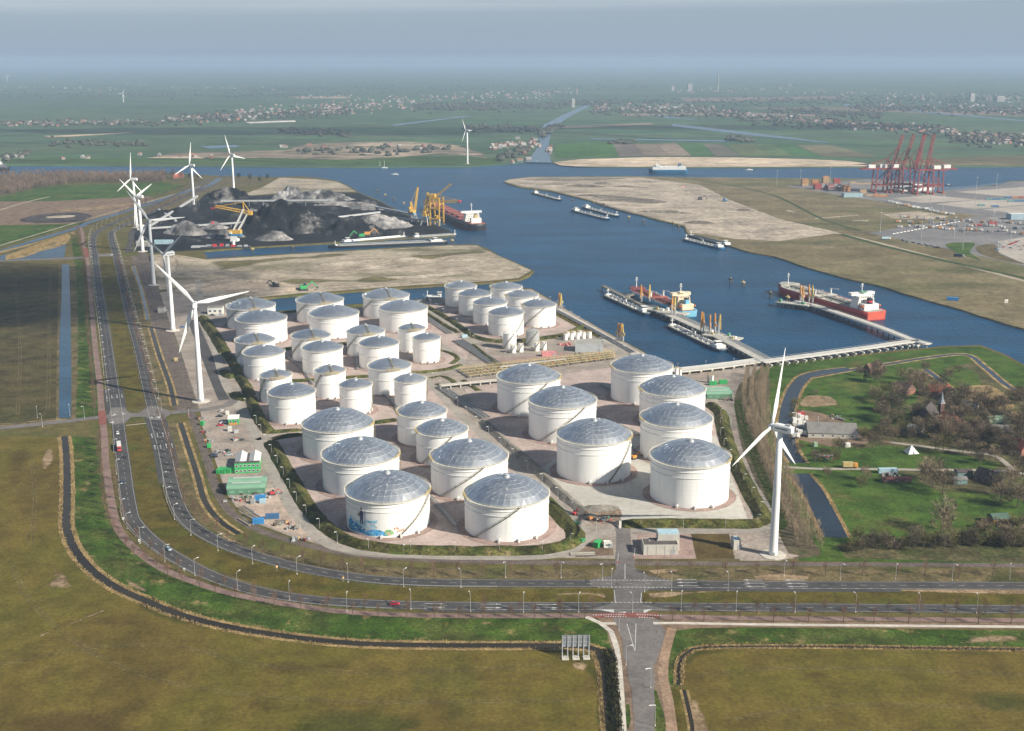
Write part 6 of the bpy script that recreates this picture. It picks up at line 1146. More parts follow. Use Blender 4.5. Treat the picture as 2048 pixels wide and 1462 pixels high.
def balance_crane(px):
    g = G(*px); t = empty('balance_crane', (g.x, g.y, 0), R(175), 'yellow and white balance crane with red tip over the coal inlet', 'crane')
    MB().box((0, 0, 0), (10, 10, 7), 0, .8).build('pedestal', t, ship_white); MB().box((-1, 0, 7), (17, 8, 3)).build('house_base', t, m_cb); MB().box((-1, 0, 10), (16, 8, 5)).build('machinery_house', t, m_cy); MB().box((4, 4.6, 10), (3, 2, 3)).build('cab', t, ship_white)
    for y in (-2.6, 2.6): MB().bar((2, y, 12), (-14, y * .6, 42), 1.8).build('boom', t, ship_white); MB().bar((-4, y, 12), (-19, y * .6, 36), 1.5).build('pushrod', t, ship_white)
    lattice(MB(), (-22, 0, 38), (24, 0, 46), 3.4, 12, .7).build('beam', t, m_cy); lattice(MB(), (20, 0, 45), (30, 0, 43), 2, 4, .6).build('beam_tip', t, m_cr); MB().box((-23, 0, 35), (5, 5, 5)).build('counterweight', t, m_cy); MB().bar((-14, 0, 52), (20, 0, 46), .6).bar((-14, 0, 42), (-14, 0, 52), 1.2).bar((-14, 0, 52), (-22, 0, 40), .8).build('king_post', t, m_cy)
    MB().bar((29, 0, 43), (29, 0, 26), .25).build('hoist_rope', t, m_dark); MB().box((29, 0, 23), (3, 3, 3), 0, .6).build('grab', t, m_cr)
balance_crane((470, 482))
def pontoon():
    g = G(452, 497, WZ); t = empty('loading_pontoon', (g.x, g.y, WZ), R(3), 'dark floating pontoon with pale machinery under the balance crane', 'pontoon'); MB().box((0, 0, -1), (62, 14, 4)).build('hull', t, m_dark); MB().box((-34, 2, 0), (20, 10, 3.2)).build('shed', t, m_conv); MB().bar((10, 0, 3), (10, 0, 10), 2, n=12).build('column', t, m_tank)
    for i in range(7): MB().box((-22 + i * 8, rnd.uniform(-4, 4), 3), (rnd.uniform(3, 7), 3, rnd.uniform(1, 3))).build('equipment', t, rnd.choice([m_conv, m_grey, m_dark, m_cr]))
pontoon()
# ---------------------------------------------------------------- container terminal
m_sts = M('gantry_red', (.24, .055, .05), .5, .15, .2)
def sts(px, label, rz, lean, s=1.0):
    g = G(*px); t = empty('gantry_crane', (g.x, g.y, 0), rz, label, 'gantry crane', 'red container gantry cranes'); t.scale = (s, s, s)
    for y in (-9, 9):
        MB().bar((-15, y, 0), (-13, y, 42), 2).build('leg', t, m_sts); MB().bar((15, y, 0), (13, y, 42), 2).build('leg', t, m_sts); MB().bar((-15, y, 14), (15, y, 14), 1.8).build('portal_beam', t, m_sts); MB().bar((-14, y, 14), (13, y, 40), 1.1).build('brace', t, m_sts); MB().bar((13, y, 42), (7, y * .4, 62), 1.4).build('apex_leg', t, m_sts)
    for x in (-15, 15): MB().box((x, 0, 0), (3, 26, 2.6)).build('bogie', t, M('bogie_orange', (.45, .10, .05), .5, .2, .3)); MB().bar((x, -9, 14), (x, 9, 14), 1.6).build('sill_beam', t, m_sts)
    for y in (-4, 4): MB().bar((-42, y, 43), (16, y, 43), 1.6, 2.2).build('girder', t, m_sts)
    for i in range(6): MB().bar((-40 + i * 11, -4, 43), (-40 + i * 11, 4, 43), .8).build('girder_tie', t, m_sts)
    a = R(lean); e = Vector((16 + 62 * math.cos(a), 0, 43 + 62 * math.sin(a)))
    for y in (-4, 4): MB().bar((16, y, 43), (e.x, y, e.z), 1.5, 2.0).build('boom', t, m_sts)
    for i in range(7): f = (i + 1) / 7; MB().bar((16 + (e.x - 16) * f, -4, 43 + (e.z - 43) * f), (16 + (e.x - 16) * f, 4, 43 + (e.z - 43) * f), .8).build('boom_tie', t, m_sts)
    for y in (-3, 3): MB().bar((7, y, 62), (-38, y, 44), .8).build('back_stay', t, m_sts); MB().bar((7, y, 62), (16 + 40 * math.cos(a), y, 43 + 40 * math.sin(a)), .6).build('fore_stay', t, m_sts)
    MB().box((-22, 0, 44.5), (13, 9, 6), 0, .97).build('machinery_house', t, ship_white); MB().box((2, 0, 38.5), (4, 4, 3)).build('cab', t, ship_white)
for px, lb, rz, ln in (((1762, 385), 'first red gantry crane from the left, boom raised', .12, 74), ((1785, 384), 'second red gantry crane from the left, boom raised', .12, 75), ((1808, 384), 'third red gantry crane from the left, boom raised', .12, 76), ((1845, 388), 'red gantry crane across the dock, nearer one on the right', math.pi + .12, 99), ((1865, 386), 'red gantry crane across the dock, farther one on the right', math.pi + .12, 99)): sts(px, lb, rz, ln, 1.0)
CC = [C3('box_orange', (.42, .20, .08)), C3('box_red', (.33, .07, .06)), C3('box_tan', (.42, .29, .16)), C3('box_blue', (.05, .14, .28)), C3('box_teal', (.10, .25, .25)), C3('box_grey', (.3, .3, .3))]
BOX = {}
def container(loc, rz, k, label, parent=None, L=12.2):
    key = (k, L)
    if key not in BOX:
        m = MB().box((0, 0, 0), (L, 2.44, 2.6))
        for i in range(int(L / .8)):
            for s_ in (-1, 1): m.box((-L / 2 + .5 + i * .8, s_ * 1.24, .15), (.3, .08, 2.3))
        o = m.build('shipping_container', None, CC[k]); BOX[key] = o.data
    else: o = new('shipping_container', BOX[key])
    o.location = loc; o.rotation_euler.z = rz; return tag(o, label, 'container', 'shipping containers')
def stack(px, rz, nx, ny, nz, kk, where):
    g = G(*px)
    for i in range(nx):
        for j in range(ny):
            top = max(1, nz - rnd.randint(0, 1))
            for z in range(top): container((g.x + (i * 12.8) * math.cos(rz) - (j * 2.9) * math.sin(rz), g.y + (i * 12.8) * math.sin(rz) + (j * 2.9) * math.cos(rz), .15 + 2.65 * z), rz, rnd.choice(kk), 'container in the ' + where)
for px, nx, ny, nz, kk, wh in (((1610, 372), 1, 4, 5, [0, 2], 'tan stack at the far left of the port'), ((1630, 371), 1, 3, 4, [0, 2], 'second tan stack at the left of the port'), ((1652, 366), 1, 3, 5, [0, 2], 'tall orange stack of the container port'), ((1636, 379), 2, 5, 4, [1, 1, 5], 'red block before the tall orange stack'), ((1662, 380), 2, 4, 4, [1, 5, 1], 'red block right of the tall orange stack'), ((1674, 368), 1, 3, 4, [0, 1], 'mixed stack behind the red blocks'), ((1694, 383), 1, 5, 4, [2, 2, 0], 'tan block left of the red cranes'), ((1726, 388), 1, 2, 3, [2, 0], 'small tan stack by the blue shed'), ((1738, 392), 3, 1, 1, [2, 0], 'low tan row before the red cranes'), ((1755, 394), 2, 1, 1, [0], 'low orange row before the red cranes'), ((1978, 400), 3, 1, 1, [4, 3], 'dark row on the pale pads'), ((2016, 396), 4, 1, 1, [1, 0, 3], 'long mixed row at the right edge'), ((2022, 404), 3, 1, 1, [3, 4], 'dark row at the right edge'), ((1990, 414), 1, 1, 1, [3], 'pair of dark boxes on the pale pads'), ((1962, 412), 1, 1, 1, [4], 'lone dark box on the pale pads'), ((1958, 452), 1, 2, 1, [1], 'red pair by the curved port road'), ((1985, 450), 1, 1, 2, [1, 5], 'red pile by the port gate'), ((1705, 369), 4, 1, 2, [2, 5], 'far row behind the red cranes')): stack(px, .10, nx, ny, nz, kk, wh)
# ---------------------------------------------------------------- trees
m_bark = M('bark', (.11, .085, .06), .9, .25, .5)
def leafmat(n, a, b):
    m, t, bs = _mat(n); g = t.nodes.new('ShaderNodeNewGeometry'); c = _ramp(t, _noise(t, g.outputs['Position'], .25, 4, .7), [(.3, a), (.7, b)]); oi = t.nodes.new('ShaderNodeObjectInfo')
    c = _mix(t, c, _ramp(t, oi.outputs['Random'], [(0, .7), (1, 1.25)]), 1, 'MULTIPLY'); t.links.new(c, bs.inputs['Base Color']); bs.inputs['Roughness'].default_value = .9; bs.inputs['Specular IOR Level'].default_value = .1; MATS[n] = m; return m
m_tb = leafmat('twigs_brown', (.14, .108, .07), (.24, .185, .125)); m_to = leafmat('twigs_olive', (.11, .105, .042), (.18, .16, .07)); m_tr = leafmat('twigs_red', (.13, .075, .05), (.18, .11, .075)); m_td = leafmat('twigs_dark', (.085, .07, .048), (.14, .115, .078)); m_tp = leafmat('twigs_poplar', (.25, .19, .125), (.38, .295, .20)); m_ev = leafmat('evergreen', (.014, .028, .012), (.03, .05, .02))
def tree_geo(rs, h, cr, cb, n, tl, tw, limbs=6, tr=.22, up=.5):
    tk = MB(); tk.bar((0, 0, -.2), (0, 0, h * .55), tr, n=6, r2=tr * .6); tk.bar((0, 0, h * .55), (rs.uniform(-.3, .3), rs.uniform(-.3, .3), h * .95), tr * .6, n=5, r2=.04); tips = []
    for i in range(limbs):
        a = i * 2.4 + rs.uniform(-.4, .4); z = h * (cb + (.85 - cb) * i / limbs); rr = cr * rs.uniform(.55, .95) * (1 - .45 * i / limbs); e = Vector((rr * math.cos(a), rr * math.sin(a), min(h * .98, z + rr * rs.uniform(.4, 1.0)))); tk.bar((0, 0, z), e, tr * .4, n=4, r2=.03); tips.append(((0, 0, z), e))
    cr_ = MB(); zc = h * (cb + 1) / 2; hz_ = h * (1 - cb) / 2
    cl = [Vector((rs.gauss(0, .45) * cr, rs.gauss(0, .45) * cr, zc + rs.gauss(0, .42) * hz_)) for _ in range(max(4, n // 40))] + [e for _, e in tips]
    for i in range(n):
        c = rs.choice(cl); p = c + Vector((rs.gauss(0, .24) * cr, rs.gauss(0, .24) * cr, rs.gauss(0, .2) * hz_))
        q = Vector((p.x / cr, p.y / cr, (p.z - zc) / hz_))
        if q.length > 1.05: p = Vector((q.x * cr, q.y * cr, zc + q.z * hz_ if abs(q.z) < 1 else zc + hz_ * .9 * math.copysign(1, q.z))); p.x /= q.length; p.y /= q.length
        d = (Vector((p.x, p.y, 0)).normalized() * (1 - up) + Vector((0, 0, up)) + Vector((rs.gauss(0, .4), rs.gauss(0, .4), rs.gauss(0, .3)))).normalized() * tl * rs.uniform(.6, 1.4); s_ = d.cross(Vector((rs.gauss(0, 1), rs.gauss(0, 1), rs.gauss(0, 1)))).normalized() * tw * rs.uniform(.6, 1.4)
        cr_.add([p - s_, p + s_, p + d], [(0, 1, 2)])
    return tk, cr_
TREES = {}
def tree_kind(key, k, args, cm):
    out_ = []
    for i in range(k): tk, c = tree_geo(random.Random(hash(key) % 1000 + i if False else len(TREES) * 17 + i), *args); t = tk.build('trunk', None, m_bark); cc = c.build('crown', None, cm); out_.append((t.data, cc.data)); bpy.data.objects.remove(t); bpy.data.objects.remove(cc)
    TREES[key] = out_
tree_kind('bare', 4, (10, 3.9, .2, 900, 1.4, .085), m_tb); tree_kind('olive', 4, (9.5, 4.0, .1, 950, 1.2, .10), m_to); tree_kind('dark', 3, (11, 4.0, .15, 950, 1.3, .10), m_td); tree_kind('poplar', 4, (13, 1.7, .05, 260, 1.6, .05, 8, .16, .85), m_tp); tree_kind('young', 3, (7.5, 1.5, .3, 190, 1.1, .05, 8, .2, .6), m_tr); tree_kind('bush', 3, (3.6, 2.6, 0, 340, .9, .10, 5, .1, .5), m_to); tree_kind('brush', 2, (3.6, 2.8, 0, 340, .9, .10, 5, .1, .5), m_tb); tree_kind('fir', 2, (9, 2.6, .05, 700, .8, .16, 8, .25, .2), m_ev)
def tree(name, key, loc, s, label, group, cat='tree'):
    t = empty(name, (loc.x, loc.y, .05), rnd.uniform(0, 6.28), label, cat, group); a, b = TREES[key][rnd.randrange(len(TREES[key]))]; t.scale = (s * rnd.uniform(.9, 1.1), s * rnd.uniform(.9, 1.1), s); new('trunk', a, t); new('crown', b, t); return t
def row(px, off, gap, key, s, label, group, name='roadside_tree', j=.6, s0=0, s1=None):
    ps = path(px, 6) if not isinstance(px[0], Vector) else px; d = arc(ps); s_ = s0; s1 = d[-1] if s1 is None else s1; nn = 0
    while s_ < s1:
        p, t = along(ps, s_, d); q = p + Vector((-t.y, t.x, 0)) * (off + rnd.uniform(-j, j)); tree(name, key, q, s * rnd.uniform(.85, 1.15), label, group); s_ += gap * rnd.uniform(.85, 1.15); nn += 1
    return nn
row(BIKE[10:], -3.2, 11, 'young', 1.0, 'young bare tree in the row outside the curving bike path', 'young trees along the bike path'); row(BIKE[1:9], -4.5, 13, 'young', 1.1, 'young bare tree left of the straight bike path', 'young trees along the straight bike path')
row(BIKE[12:], 3.6, 17, 'young', .95, 'young bare tree between bike path and road', 'young trees between bike path and road')
R2i = [(320, 835), (334, 880), (350, 940), (364, 995), (384, 1032), (420, 1062), (480, 1092), (580, 1121), (692, 1140), (800, 1150), (1000, 1152), (1160, 1152)]; row(R2i, 0, 12, 'young', 1.0, 'young bare tree on the strip between road and ditch', 'young trees between road and railway', j=1.5)
row([(1315, 1150), (1500, 1152), (2048, 1154)], 0, 16, 'young', 1.0, 'young bare tree on the sandy strip between railway and road', 'young trees on the sandy strip', j=2)
row([(1345, 1243), (1500, 1244), (1700, 1245), (2048, 1248)], 0, 14, 'young', 1.0, 'young bare tree on the bare strip south of the bike path', 'young trees south of the bike path', j=.5); row([(1390, 1226), (1600, 1227), (2048, 1230)], 0, 15, 'young', 1.0, 'young bare tree between the right-hand road and bike path', 'young trees right of the junction', j=.5)
row([(236, 520), (250, 580), (272, 665), (300, 760), (312, 810)], 0, 14, 'young', 1.0, 'young bare tree right of the straight inner road', 'young trees by the straight inner road', j=1); row([(250, 430), (330, 393), (410, 362)], 6, 16, 'young', 1.2, 'young tree on the far road toward the canal', 'young trees on the far road', j=2); row([(260, 446), (340, 410), (420, 374)], 0, 16, 'young', 1.2, 'young tree beside the coal yard road', 'young trees beside the coal yard road', j=2)
# belt of bare poplars
PB = [(1508, 752), (1500, 790), (1508, 840), (1528, 890), (1552, 950), (1578, 1010), (1600, 1060), (1618, 1100)]
for k, of in enumerate((-4.5, 0.5, 5.5)): row(PB, of, 5.4, 'poplar', .86, 'bare brown poplar in the dense belt before the village', 'poplar belt', 'poplar_tree', .9)
row([(1530, 752), (1524, 800), (1540, 850)], 0, 5, 'poplar', .8, 'bare brown poplar at the upper end of the belt', 'poplar belt top', 'poplar_tree', 2)
row([(1478, 812), (1490, 860), (1510, 915), (1536, 975), (1562, 1040)], -1, 6, 'brush', .35, 'low pruned shrub in the planted strip beside the road', 'planted shrubs', 'shrub', .6); row([(1484, 812), (1496, 860), (1516, 915), (1542, 975), (1568, 1040)], 0, 6, 'brush', .35, 'low pruned shrub in the outer planted strip', 'outer planted shrubs', 'shrub', .6)
# village trees, hand placed
VT = [('bare', 1750, 745, 1.1, 'tall bare tree behind the brown-roofed house'), ('bare', 1718, 752, .8, 'small bare tree left of the brown-roofed house'), ('fir', 1732, 760, .8, 'dark evergreen beside the brown-roofed house'), ('olive', 1770, 790, 1.0, 'budding tree at the meadow corner'), ('olive', 1755, 808, 1.2, 'broad budding tree on the meadow edge'), ('bare', 1790, 800, 1.3, 'tall bare tree left of the gabled farmhouse'), ('bare', 1775, 822, 1.2, 'bare tree before the gabled farmhouse'), ('dark', 1795, 830, 1.1, 'dark bare tree by the lane bend'), ('bare', 1815, 770, 1.3, 'bare tree behind the gabled farmhouse'), ('bare', 1838, 778, 1.5, 'tall slim bare tree in the garden row'), ('bare', 1828, 762, 1.1, 'bare tree at the ditch end'), ('olive', 1800, 758, 1.0, 'budding tree on the dike foot'), ('dark', 1850, 800, 1.0, 'dark tree left of the red-roofed house'), ('dark', 1893, 800, .9, 'dark tree right of the red-roofed house'), ('olive', 1915, 745, .8, 'small budding tree on the dike meadow'), ('bare', 1960, 815, 1.5, 'lone tall poplar-like tree at the reed bed'),
 ('dark', 1840, 850, 1.2, 'dark tree left of the chapel'), ('dark', 1862, 862, 1.3, 'dark tree before the chapel'), ('bare', 1875, 875, 1.5, 'tall bare lane tree below the steeple'), ('bare', 1890, 880, 1.4, 'second tall bare lane tree below the steeple'), ('bare', 1905, 868, 1.2, 'bare tree before the brick house'), ('dark', 1915, 850, 1.2, 'dark tree right of the brick house'), ('bare', 1930, 840, 1.3, 'bare tree behind the brick house'), ('bare', 1920, 880, 1.3, 'bare lane tree right of the brick house'), ('bare', 1940, 890, 1.3, 'bare tree on the lane verge'), ('dark', 1955, 850, 1.2, 'dark tree left of the green-roofed barn'), ('bare', 1965, 880, 1.3, 'bare tree at the lane fork'), ('dark', 2010, 850, 1.2, 'dark tree right of the green-roofed barn'), ('bare', 2030, 860, 1.2, 'bare tree behind the right-edge house'), ('dark', 2040, 880, 1.2, 'dark tree at the right edge'),
 ('olive', 1735, 882, 1.0, 'budding tree at the farm track'), ('olive', 1725, 878, .9, 'budding tree right of the grey shed'), ('bare', 1745, 895, 1.0, 'bare tree at the farm track bend'), ('olive', 1790, 872, .9, 'budding tree by the farm track'), ('olive', 1678, 905, 1.1, 'budding tree among the allotments'), ('olive', 1668, 925, 1.0, 'yellowish tree by the crossing lane'), ('dark', 1630, 925, .8, 'dark shrub tree at the ditch bridge'), ('bare', 1655, 955, .7, 'bare tree at the meadow corner by the lane'), ('bare', 1730, 962, .9, 'bare hedge tree left of the blue caravan'), ('olive', 1722, 975, .8, 'hedge tree below the blue caravan'),
 ('bare', 1865, 975, 1.9, 'largest bare tree, beside the small sheds'), ('bare', 1885, 990, 1.6, 'big bare tree below the largest one'), ('bare', 1850, 960, 1.4, 'bare tree left of the largest one'), ('bare', 1882, 1065, 1.9, 'lone big bare tree on the lower meadow'), ('bare', 2000, 1010, 1.4, 'bare tree right of the dark-roofed cottage'), ('dark', 1990, 990, 1.2, 'dark tree below the dark-roofed cottage'), ('bare', 2035, 1015, 1.6, 'tall bare tree at the lower right edge'), ('bare', 2020, 975, 1.3, 'bare tree on the right edge lane'), ('dark', 2045, 950, 1.3, 'dark tree by the right edge lane'), ('dark', 1960, 930, .9, 'dark tree by the lane end'), ('bare', 1900, 760, .9, 'small bare tree at the reed ditch'), ('dark', 1975, 800, .9, 'dark bush tree beside the reed bed'), ('bare', 1850, 745, .9, 'bare tree on the dike ditch'), ('olive', 1750, 870, .8, 'budding tree at the meadow bottom'), ('bare', 1770, 866, .8, 'bare tree at the meadow bottom'), ('bare', 1632, 790, .4, 'tiny bare tree on the upper meadow')]
for k, x, y, s, lb in VT: tree('village_tree', k, G(x, y), s * .95, lb, 'village trees')
for k in range(46):
    x = rnd.uniform(1745, 2060); y = rnd.uniform(752, 905) + (x - 1760) * .12; tree('village_tree', rnd.choice(['bare', 'bare', 'olive', 'dark']), G(x, y), rnd.uniform(.8, 1.35), 'tree in the grove around the village houses', 'village grove')
    x = 1700 + k * 8.2 + rnd.uniform(-6, 6); y = 1096 + rnd.uniform(-10, 8) - (8 if x > 1900 else 0); kk = rnd.choice(['olive', 'olive', 'bare', 'brush', 'bush', 'dark']); tree('hedge_tree', kk, G(x, y), rnd.uniform(.6, .95) * (1.6 if kk in ('bush', 'brush') else 1), 'tree in the tangled hedge along the railway below the village', 'hedge trees along the railway')
for k in range(110):
    x = rnd.uniform(1815, 2060); y = rnd.uniform(770, 900) + (x - 1840) * .15; tree('garden_shrub', rnd.choice(['bush', 'brush', 'bare', 'dark', 'brush']), G(x, y), rnd.uniform(.55, 1.1), 'garden shrub among the village houses', 'garden shrubs', 'shrub')
for k in range(40):
    x = rnd.uniform(1960, 2048); y = rnd.uniform(1045, 1090); tree('garden_shrub', rnd.choice(['bush', 'brush', 'brush']), G(x, y), rnd.uniform(.8, 1.3), 'shrub around the green-roofed yellow shed', 'shrubs round the yellow shed', 'shrub')
for k in range(30):
    p = along(path([(1596, 800), (1588, 850), (1600, 900), (1625, 925), (1640, 905), (1690, 915), (1720, 905)], 5), k * 6.0)[0]; tree('garden_shrub', rnd.choice(['bush', 'brush', 'olive']), p + Vector((rnd.uniform(-4, 4), rnd.uniform(-4, 4), 0)), rnd.uniform(.35, .7), 'shrub along the ditch by the allotments', 'shrubs along the ditch', 'shrub')
for x, y, s in ((345, 358, 1.2), (362, 360, 1.1), (330, 361, 1.1), (380, 358, 1.0), (500, 360, 1.1), (520, 364, 1.0), (478, 358, 1.0), (535, 358, .9), (315, 359, 1.2), (395, 361, 1.0)): tree('farm_tree', rnd.choice(['dark', 'fir']), G(x, y), s * 1.4, 'dark tree near the red-roofed farm by the canal', 'trees at the canal farm')
# ditch-side rough growth (uncountable)
def tufts(name, spots, mat, hh, label):
    m = MB()
    for p in spots:
        for _ in range(3): a = rnd.uniform(0, 6.28); s_ = Vector((math.cos(a), math.sin(a), 0)) * rnd.uniform(.12, .3); q = p + Vector((rnd.uniform(-.5, .5), rnd.uniform(-.5, .5), 0)); m.add([q - s_, q + s_, q + Vector((rnd.uniform(-.3, .3), rnd.uniform(-.3, .3), hh * rnd.uniform(.5, 1.2)))], [(0, 1, 2)])
    o = m.build(name, None, mat); tag(o, label, 'reeds', kind='stuff')
sp_ = []
for pth, w0, w1, st in ((dps, 2.0, 4.2, .7), (path([(1600, 1293), (1418, 1294), (1385, 1298), (1364, 1314), (1357, 1343), (1357, 1370)], 5), .8, 2.2, .6), (path([(2048, 1299), (1600, 1293)], 5), .6, 1.6, .6), (path([(1655, 743), (1615, 752), (1595, 770), (1580, 800), (1572, 840), (1574, 870), (1580, 900)], 5), 4.8, 7, .9), (path([(1597, 948), (1620, 975), (1650, 1030), (1672, 1075)], 5), 6, 8.4, .8)):
    d = arc(pth); s = 0
    while s < d[-1]:
        p, t = along(pth, s, d); nr = Vector((-t.y, t.x, 0))
        for sg in (-1, 1): sp_.append(p + nr * sg * rnd.uniform(w0, w1))
        s += st
tufts('reed_fringe', sp_, leafmat('reed_blades', (.24, .17, .08), (.36, .27, .13)), .9, 'tan reeds fringing the ditches')
sp_ = []
for pth in (path([(1216, 1300), (1222, 1330), (1226, 1380), (1232, 1470)], 5),):
    d = arc(pth); s = 0
    while s < d[-1]:
        p, t = along(pth, s, d); nr = Vector((-t.y, t.x, 0))
        for _ in range(6): sp_.append(p + nr * rnd.uniform(-2.4, 2.4))
        s += .5
tufts('ditch_brambles', sp_, leafmat('bramble', (.02, .024, .012), (.045, .05, .02)), 1.5, 'dark brambles on the bank of the ditch beside the side road')
sp_ = []
P6 = []
for k in range(2600): x = rnd.uniform(12, 136); y = 517 - (x - 12) * .36 + rnd.uniform(-4, 4); sp_.append(G(x, y, .1))
tufts('reed_mass', sp_, MATS['reed_blades'], 2.2, 'orange-brown reed bed between the two ponds')
# ---------------------------------------------------------------- buildings
brick = M('brick_wall', (.26, .12, .085), .85, .2, .4); brick_d = M('dark_brick', (.13, .07, .055), .85, .2, .4); roof_red = M('red_tiles', (.30, .085, .05), .8, .2, .4); roof_dk = M('dark_tiles', (.06, .05, .048), .8, .25, .4); roof_gr = M('grey_roof', (.17, .165, .155), .8, .15, .2); roof_bk = M('bitumen', (.085, .075, .07), .85, .2, .2); wall_w = M('white_wall', (.62, .61, .57), .6, .08, .3); wall_g = M('concrete_wall', (.46, .44, .39), .7, .1, .3); m_glass = M('pane', (.05, .07, .09), .1, .1, .2); g_roof = M('green_sheet', (.17, .32, .22), .5, .1, .1, dirt=((.26, .30, .22), .2, .6, .5)); g_wall = M('green_wall', (.10, .22, .14), .5, .1, .2); g_bright = M('bright_green', (.04, .34, .10), .5, .12, .3); m_blue = M('blue_sheet', (.04, .22, .48), .5, .12, .3); m_redp = M('red_paint', (.45, .05, .05), .5, .15, .3); m_sky = M('skylight', (.45, .44, .42), .4, .1, .3); m_tarp = M('pale_blue_sheet', (.35, .50, .56), .5, .1, .3)
def house(px, L, W, h, rh, rz, wm_, rm, label, name='house', chim=True, wins=3, door=True, hip=0.0, cat='house', over=.35):
    g = G(*px); t = empty(name, (g.x, g.y, .1), R(rz), label, cat); m = MB(); hx, hy = L / 2, W / 2
    m.add([(-hx, -hy, 0), (hx, -hy, 0), (hx, hy, 0), (-hx, hy, 0), (-hx, -hy, h), (hx, -hy, h), (hx, hy, h), (-hx, hy, h), (-hx, 0, h + rh), (hx, 0, h + rh)], [(0, 1, 5, 4), (1, 2, 6, 9, 5), (2, 3, 7, 6), (3, 0, 4, 8, 7)] if hip < .1 else [(0, 1, 5, 4), (1, 2, 6, 5), (2, 3, 7, 6), (3, 0, 4, 7)]); m.build('wall', t, wm_)
    o = over; k = hip * W; th = .18; sl = rh / hy
    vs = [(-hx - o, -hy - o, h - o * sl), (hx + o, -hy - o, h - o * sl), (hx + o, hy + o, h - o * sl), (-hx - o, hy + o, h - o * sl), (-hx - o + k, 0, h + rh + .02), (hx + o - k, 0, h + rh + .02)]
    rf = MB().add(vs + [(x, y, z + th) for x, y, z in vs], [(6, 7, 11, 10), (8, 9, 10, 11), (0, 1, 7, 6), (2, 3, 9, 8), (1, 2, 8, 11, 7) if True else (), (3, 0, 6, 10, 9), (0, 4, 5, 1), (2, 5, 4, 3)]).build('roof', t, rm)
    if chim: MB().box((hx * .5, 0, h + rh * .7), (.9, .7, rh * .3 + 1.3)).build('chimney', rf, brick_d)
    for i in range(wins):
        x = -hx + (i + .5) * L / wins
        for s_ in (-1, 1): f = MB().box((x, s_ * (hy + .02), h * .35), (min(1.4, L / wins * .5), .08, h * .4)).build('window', t, ship_white); MB().box((x, s_ * (hy + .05), h * .38), (min(1.2, L / wins * .42), .06, h * .34)).build('pane', f, m_glass)
    if door: MB().box((-hx - .02, 0, 0), (.1, 1.1, 2.1)).build('door', t, g_wall)
    return t
house((1746, 743), 14, 8, 3, 4, 30, brick, M('brown_tiles', (.17, .10, .07), .8, .2, .4), 'brown-roofed house by the upper dike'); house((1808, 785), 13, 9, 3.4, 4.2, -60, brick, MATS['brown_tiles'], 'gabled farmhouse with pale brick end wall'); house((1876, 788), 16, 8, 3, 3.6, 5, brick, roof_red, 'house with the bright red roof beside the ditch'); house((1897, 856), 12, 8, 5.5, 4, -65, brick, roof_red, 'two-storey brick house right of the steeple')
house((1853, 850), 18, 11, 7, 7, 60, brick_d, roof_dk, 'dark steep-roofed chapel among the trees', 'chapel', False, 4, cat='chapel'); house((2030, 905), 14, 9, 4.5, 4.5, -55, brick, M('maroon_tiles', (.16, .045, .04), .8, .2, .4), 'maroon-roofed brick house at the right edge'); house((1975, 963), 13, 9, 2.6, 4.6, -60, brick_d, roof_dk, 'dark-roofed cottage right of the small sheds'); house((1991, 850), 14, 10, 3, 3.4, 15, M('dark_timber', (.05, .05, .045), .8, .2, .3), M('pale_green_roof', (.25, .36, .24), .7, .15, .3), 'black timber barn with pale green roof', 'barn', False, 2, cat='barn')
house((2003, 868), 12, 9, 3, 3, -20, brick_d, roof_gr, 'grey-roofed barn below the green-roofed one', 'barn', False, 2, cat='barn'); house((1961, 853), 6, 5, 2.6, 1.2, 10, wall_w, wall_w, 'small white shed left of the green-roofed barn', 'shed', False, 1, cat='shed'); house((1917, 966), 8, 5, 2.8, 1.0, 5, M('teal_timber', (.14, .22, .22), .7, .15, .3), roof_gr, 'teal garden shed beside the largest bare tree', 'shed', False, 1, cat='shed'); house((1926, 951), 9, 5, 2.8, 1.2, 5, MATS['teal_timber'], roof_dk, 'dark shed behind the teal garden shed', 'shed', False, 1, cat='shed'); house((1996, 1044), 9, 7, 3, 1.8, 8, M('ochre_timber', (.42, .23, .05), .7, .15, .3), M('dark_green_roof', (.06, .11, .08), .7, .15, .3), 'ochre shed with dark green roof at the lower right', 'shed', False, 2, cat='shed'); house((1940, 815), 10, 6, 2.6, 1.6, -30, wall_g, roof_gr, 'long grey garden shed by the reed bed', 'shed', False, 2, cat='shed'); house((1792, 963), 16, 4, 2.0, .6, 0, brick_d, M('rust_roof', (.14, .05, .045), .8, .2, .3), 'long low rust-red shed below the blue caravan', 'shed', False, 3, cat='shed')
def steeple():
    g = G(1880, 838); t = empty('chapel_steeple', (g.x, g.y, .1), R(20), 'slim grey steeple with pointed spire', 'steeple'); MB().box((0, 0, 0), (3, 3, 11)).build('shaft', t, brick_d); MB().box((0, 0, 11), (3.5, 3.5, .5)).build('cornice', t, wall_g); MB().lathe([(2.2, 0), (1.2, 2.2), (.05, 8)], 8, (0, 0, 11.5)).build('spire', t, M('slate', (.18, .2, .22), .6, .15, .3))
    for s_ in (-1, 1): MB().box((0, s_ * 1.52, 7), (1.1, .1, 2.2)).build('louvre', t, m_dark)
steeple()
bg_ = house((1661, 868), 31, 19, 3.2, 4.5, -6, wall_g, roof_gr, 'large grey-roofed farm shed beside the broad ditch', 'farm_shed', False, 5, cat='shed'); MB().bar((-8, 4, 5), (-8, 4, 10.5), .35, n=6).build('flue', bg_, m_galv)
house((356, 357), 22, 14, 4, 7, 10, brick, M('far_red_tiles', (.40, .12, .07), .8, .15, .3), 'red-roofed farm among dark trees by the canal', 'farmhouse', True, 3, cat='house')
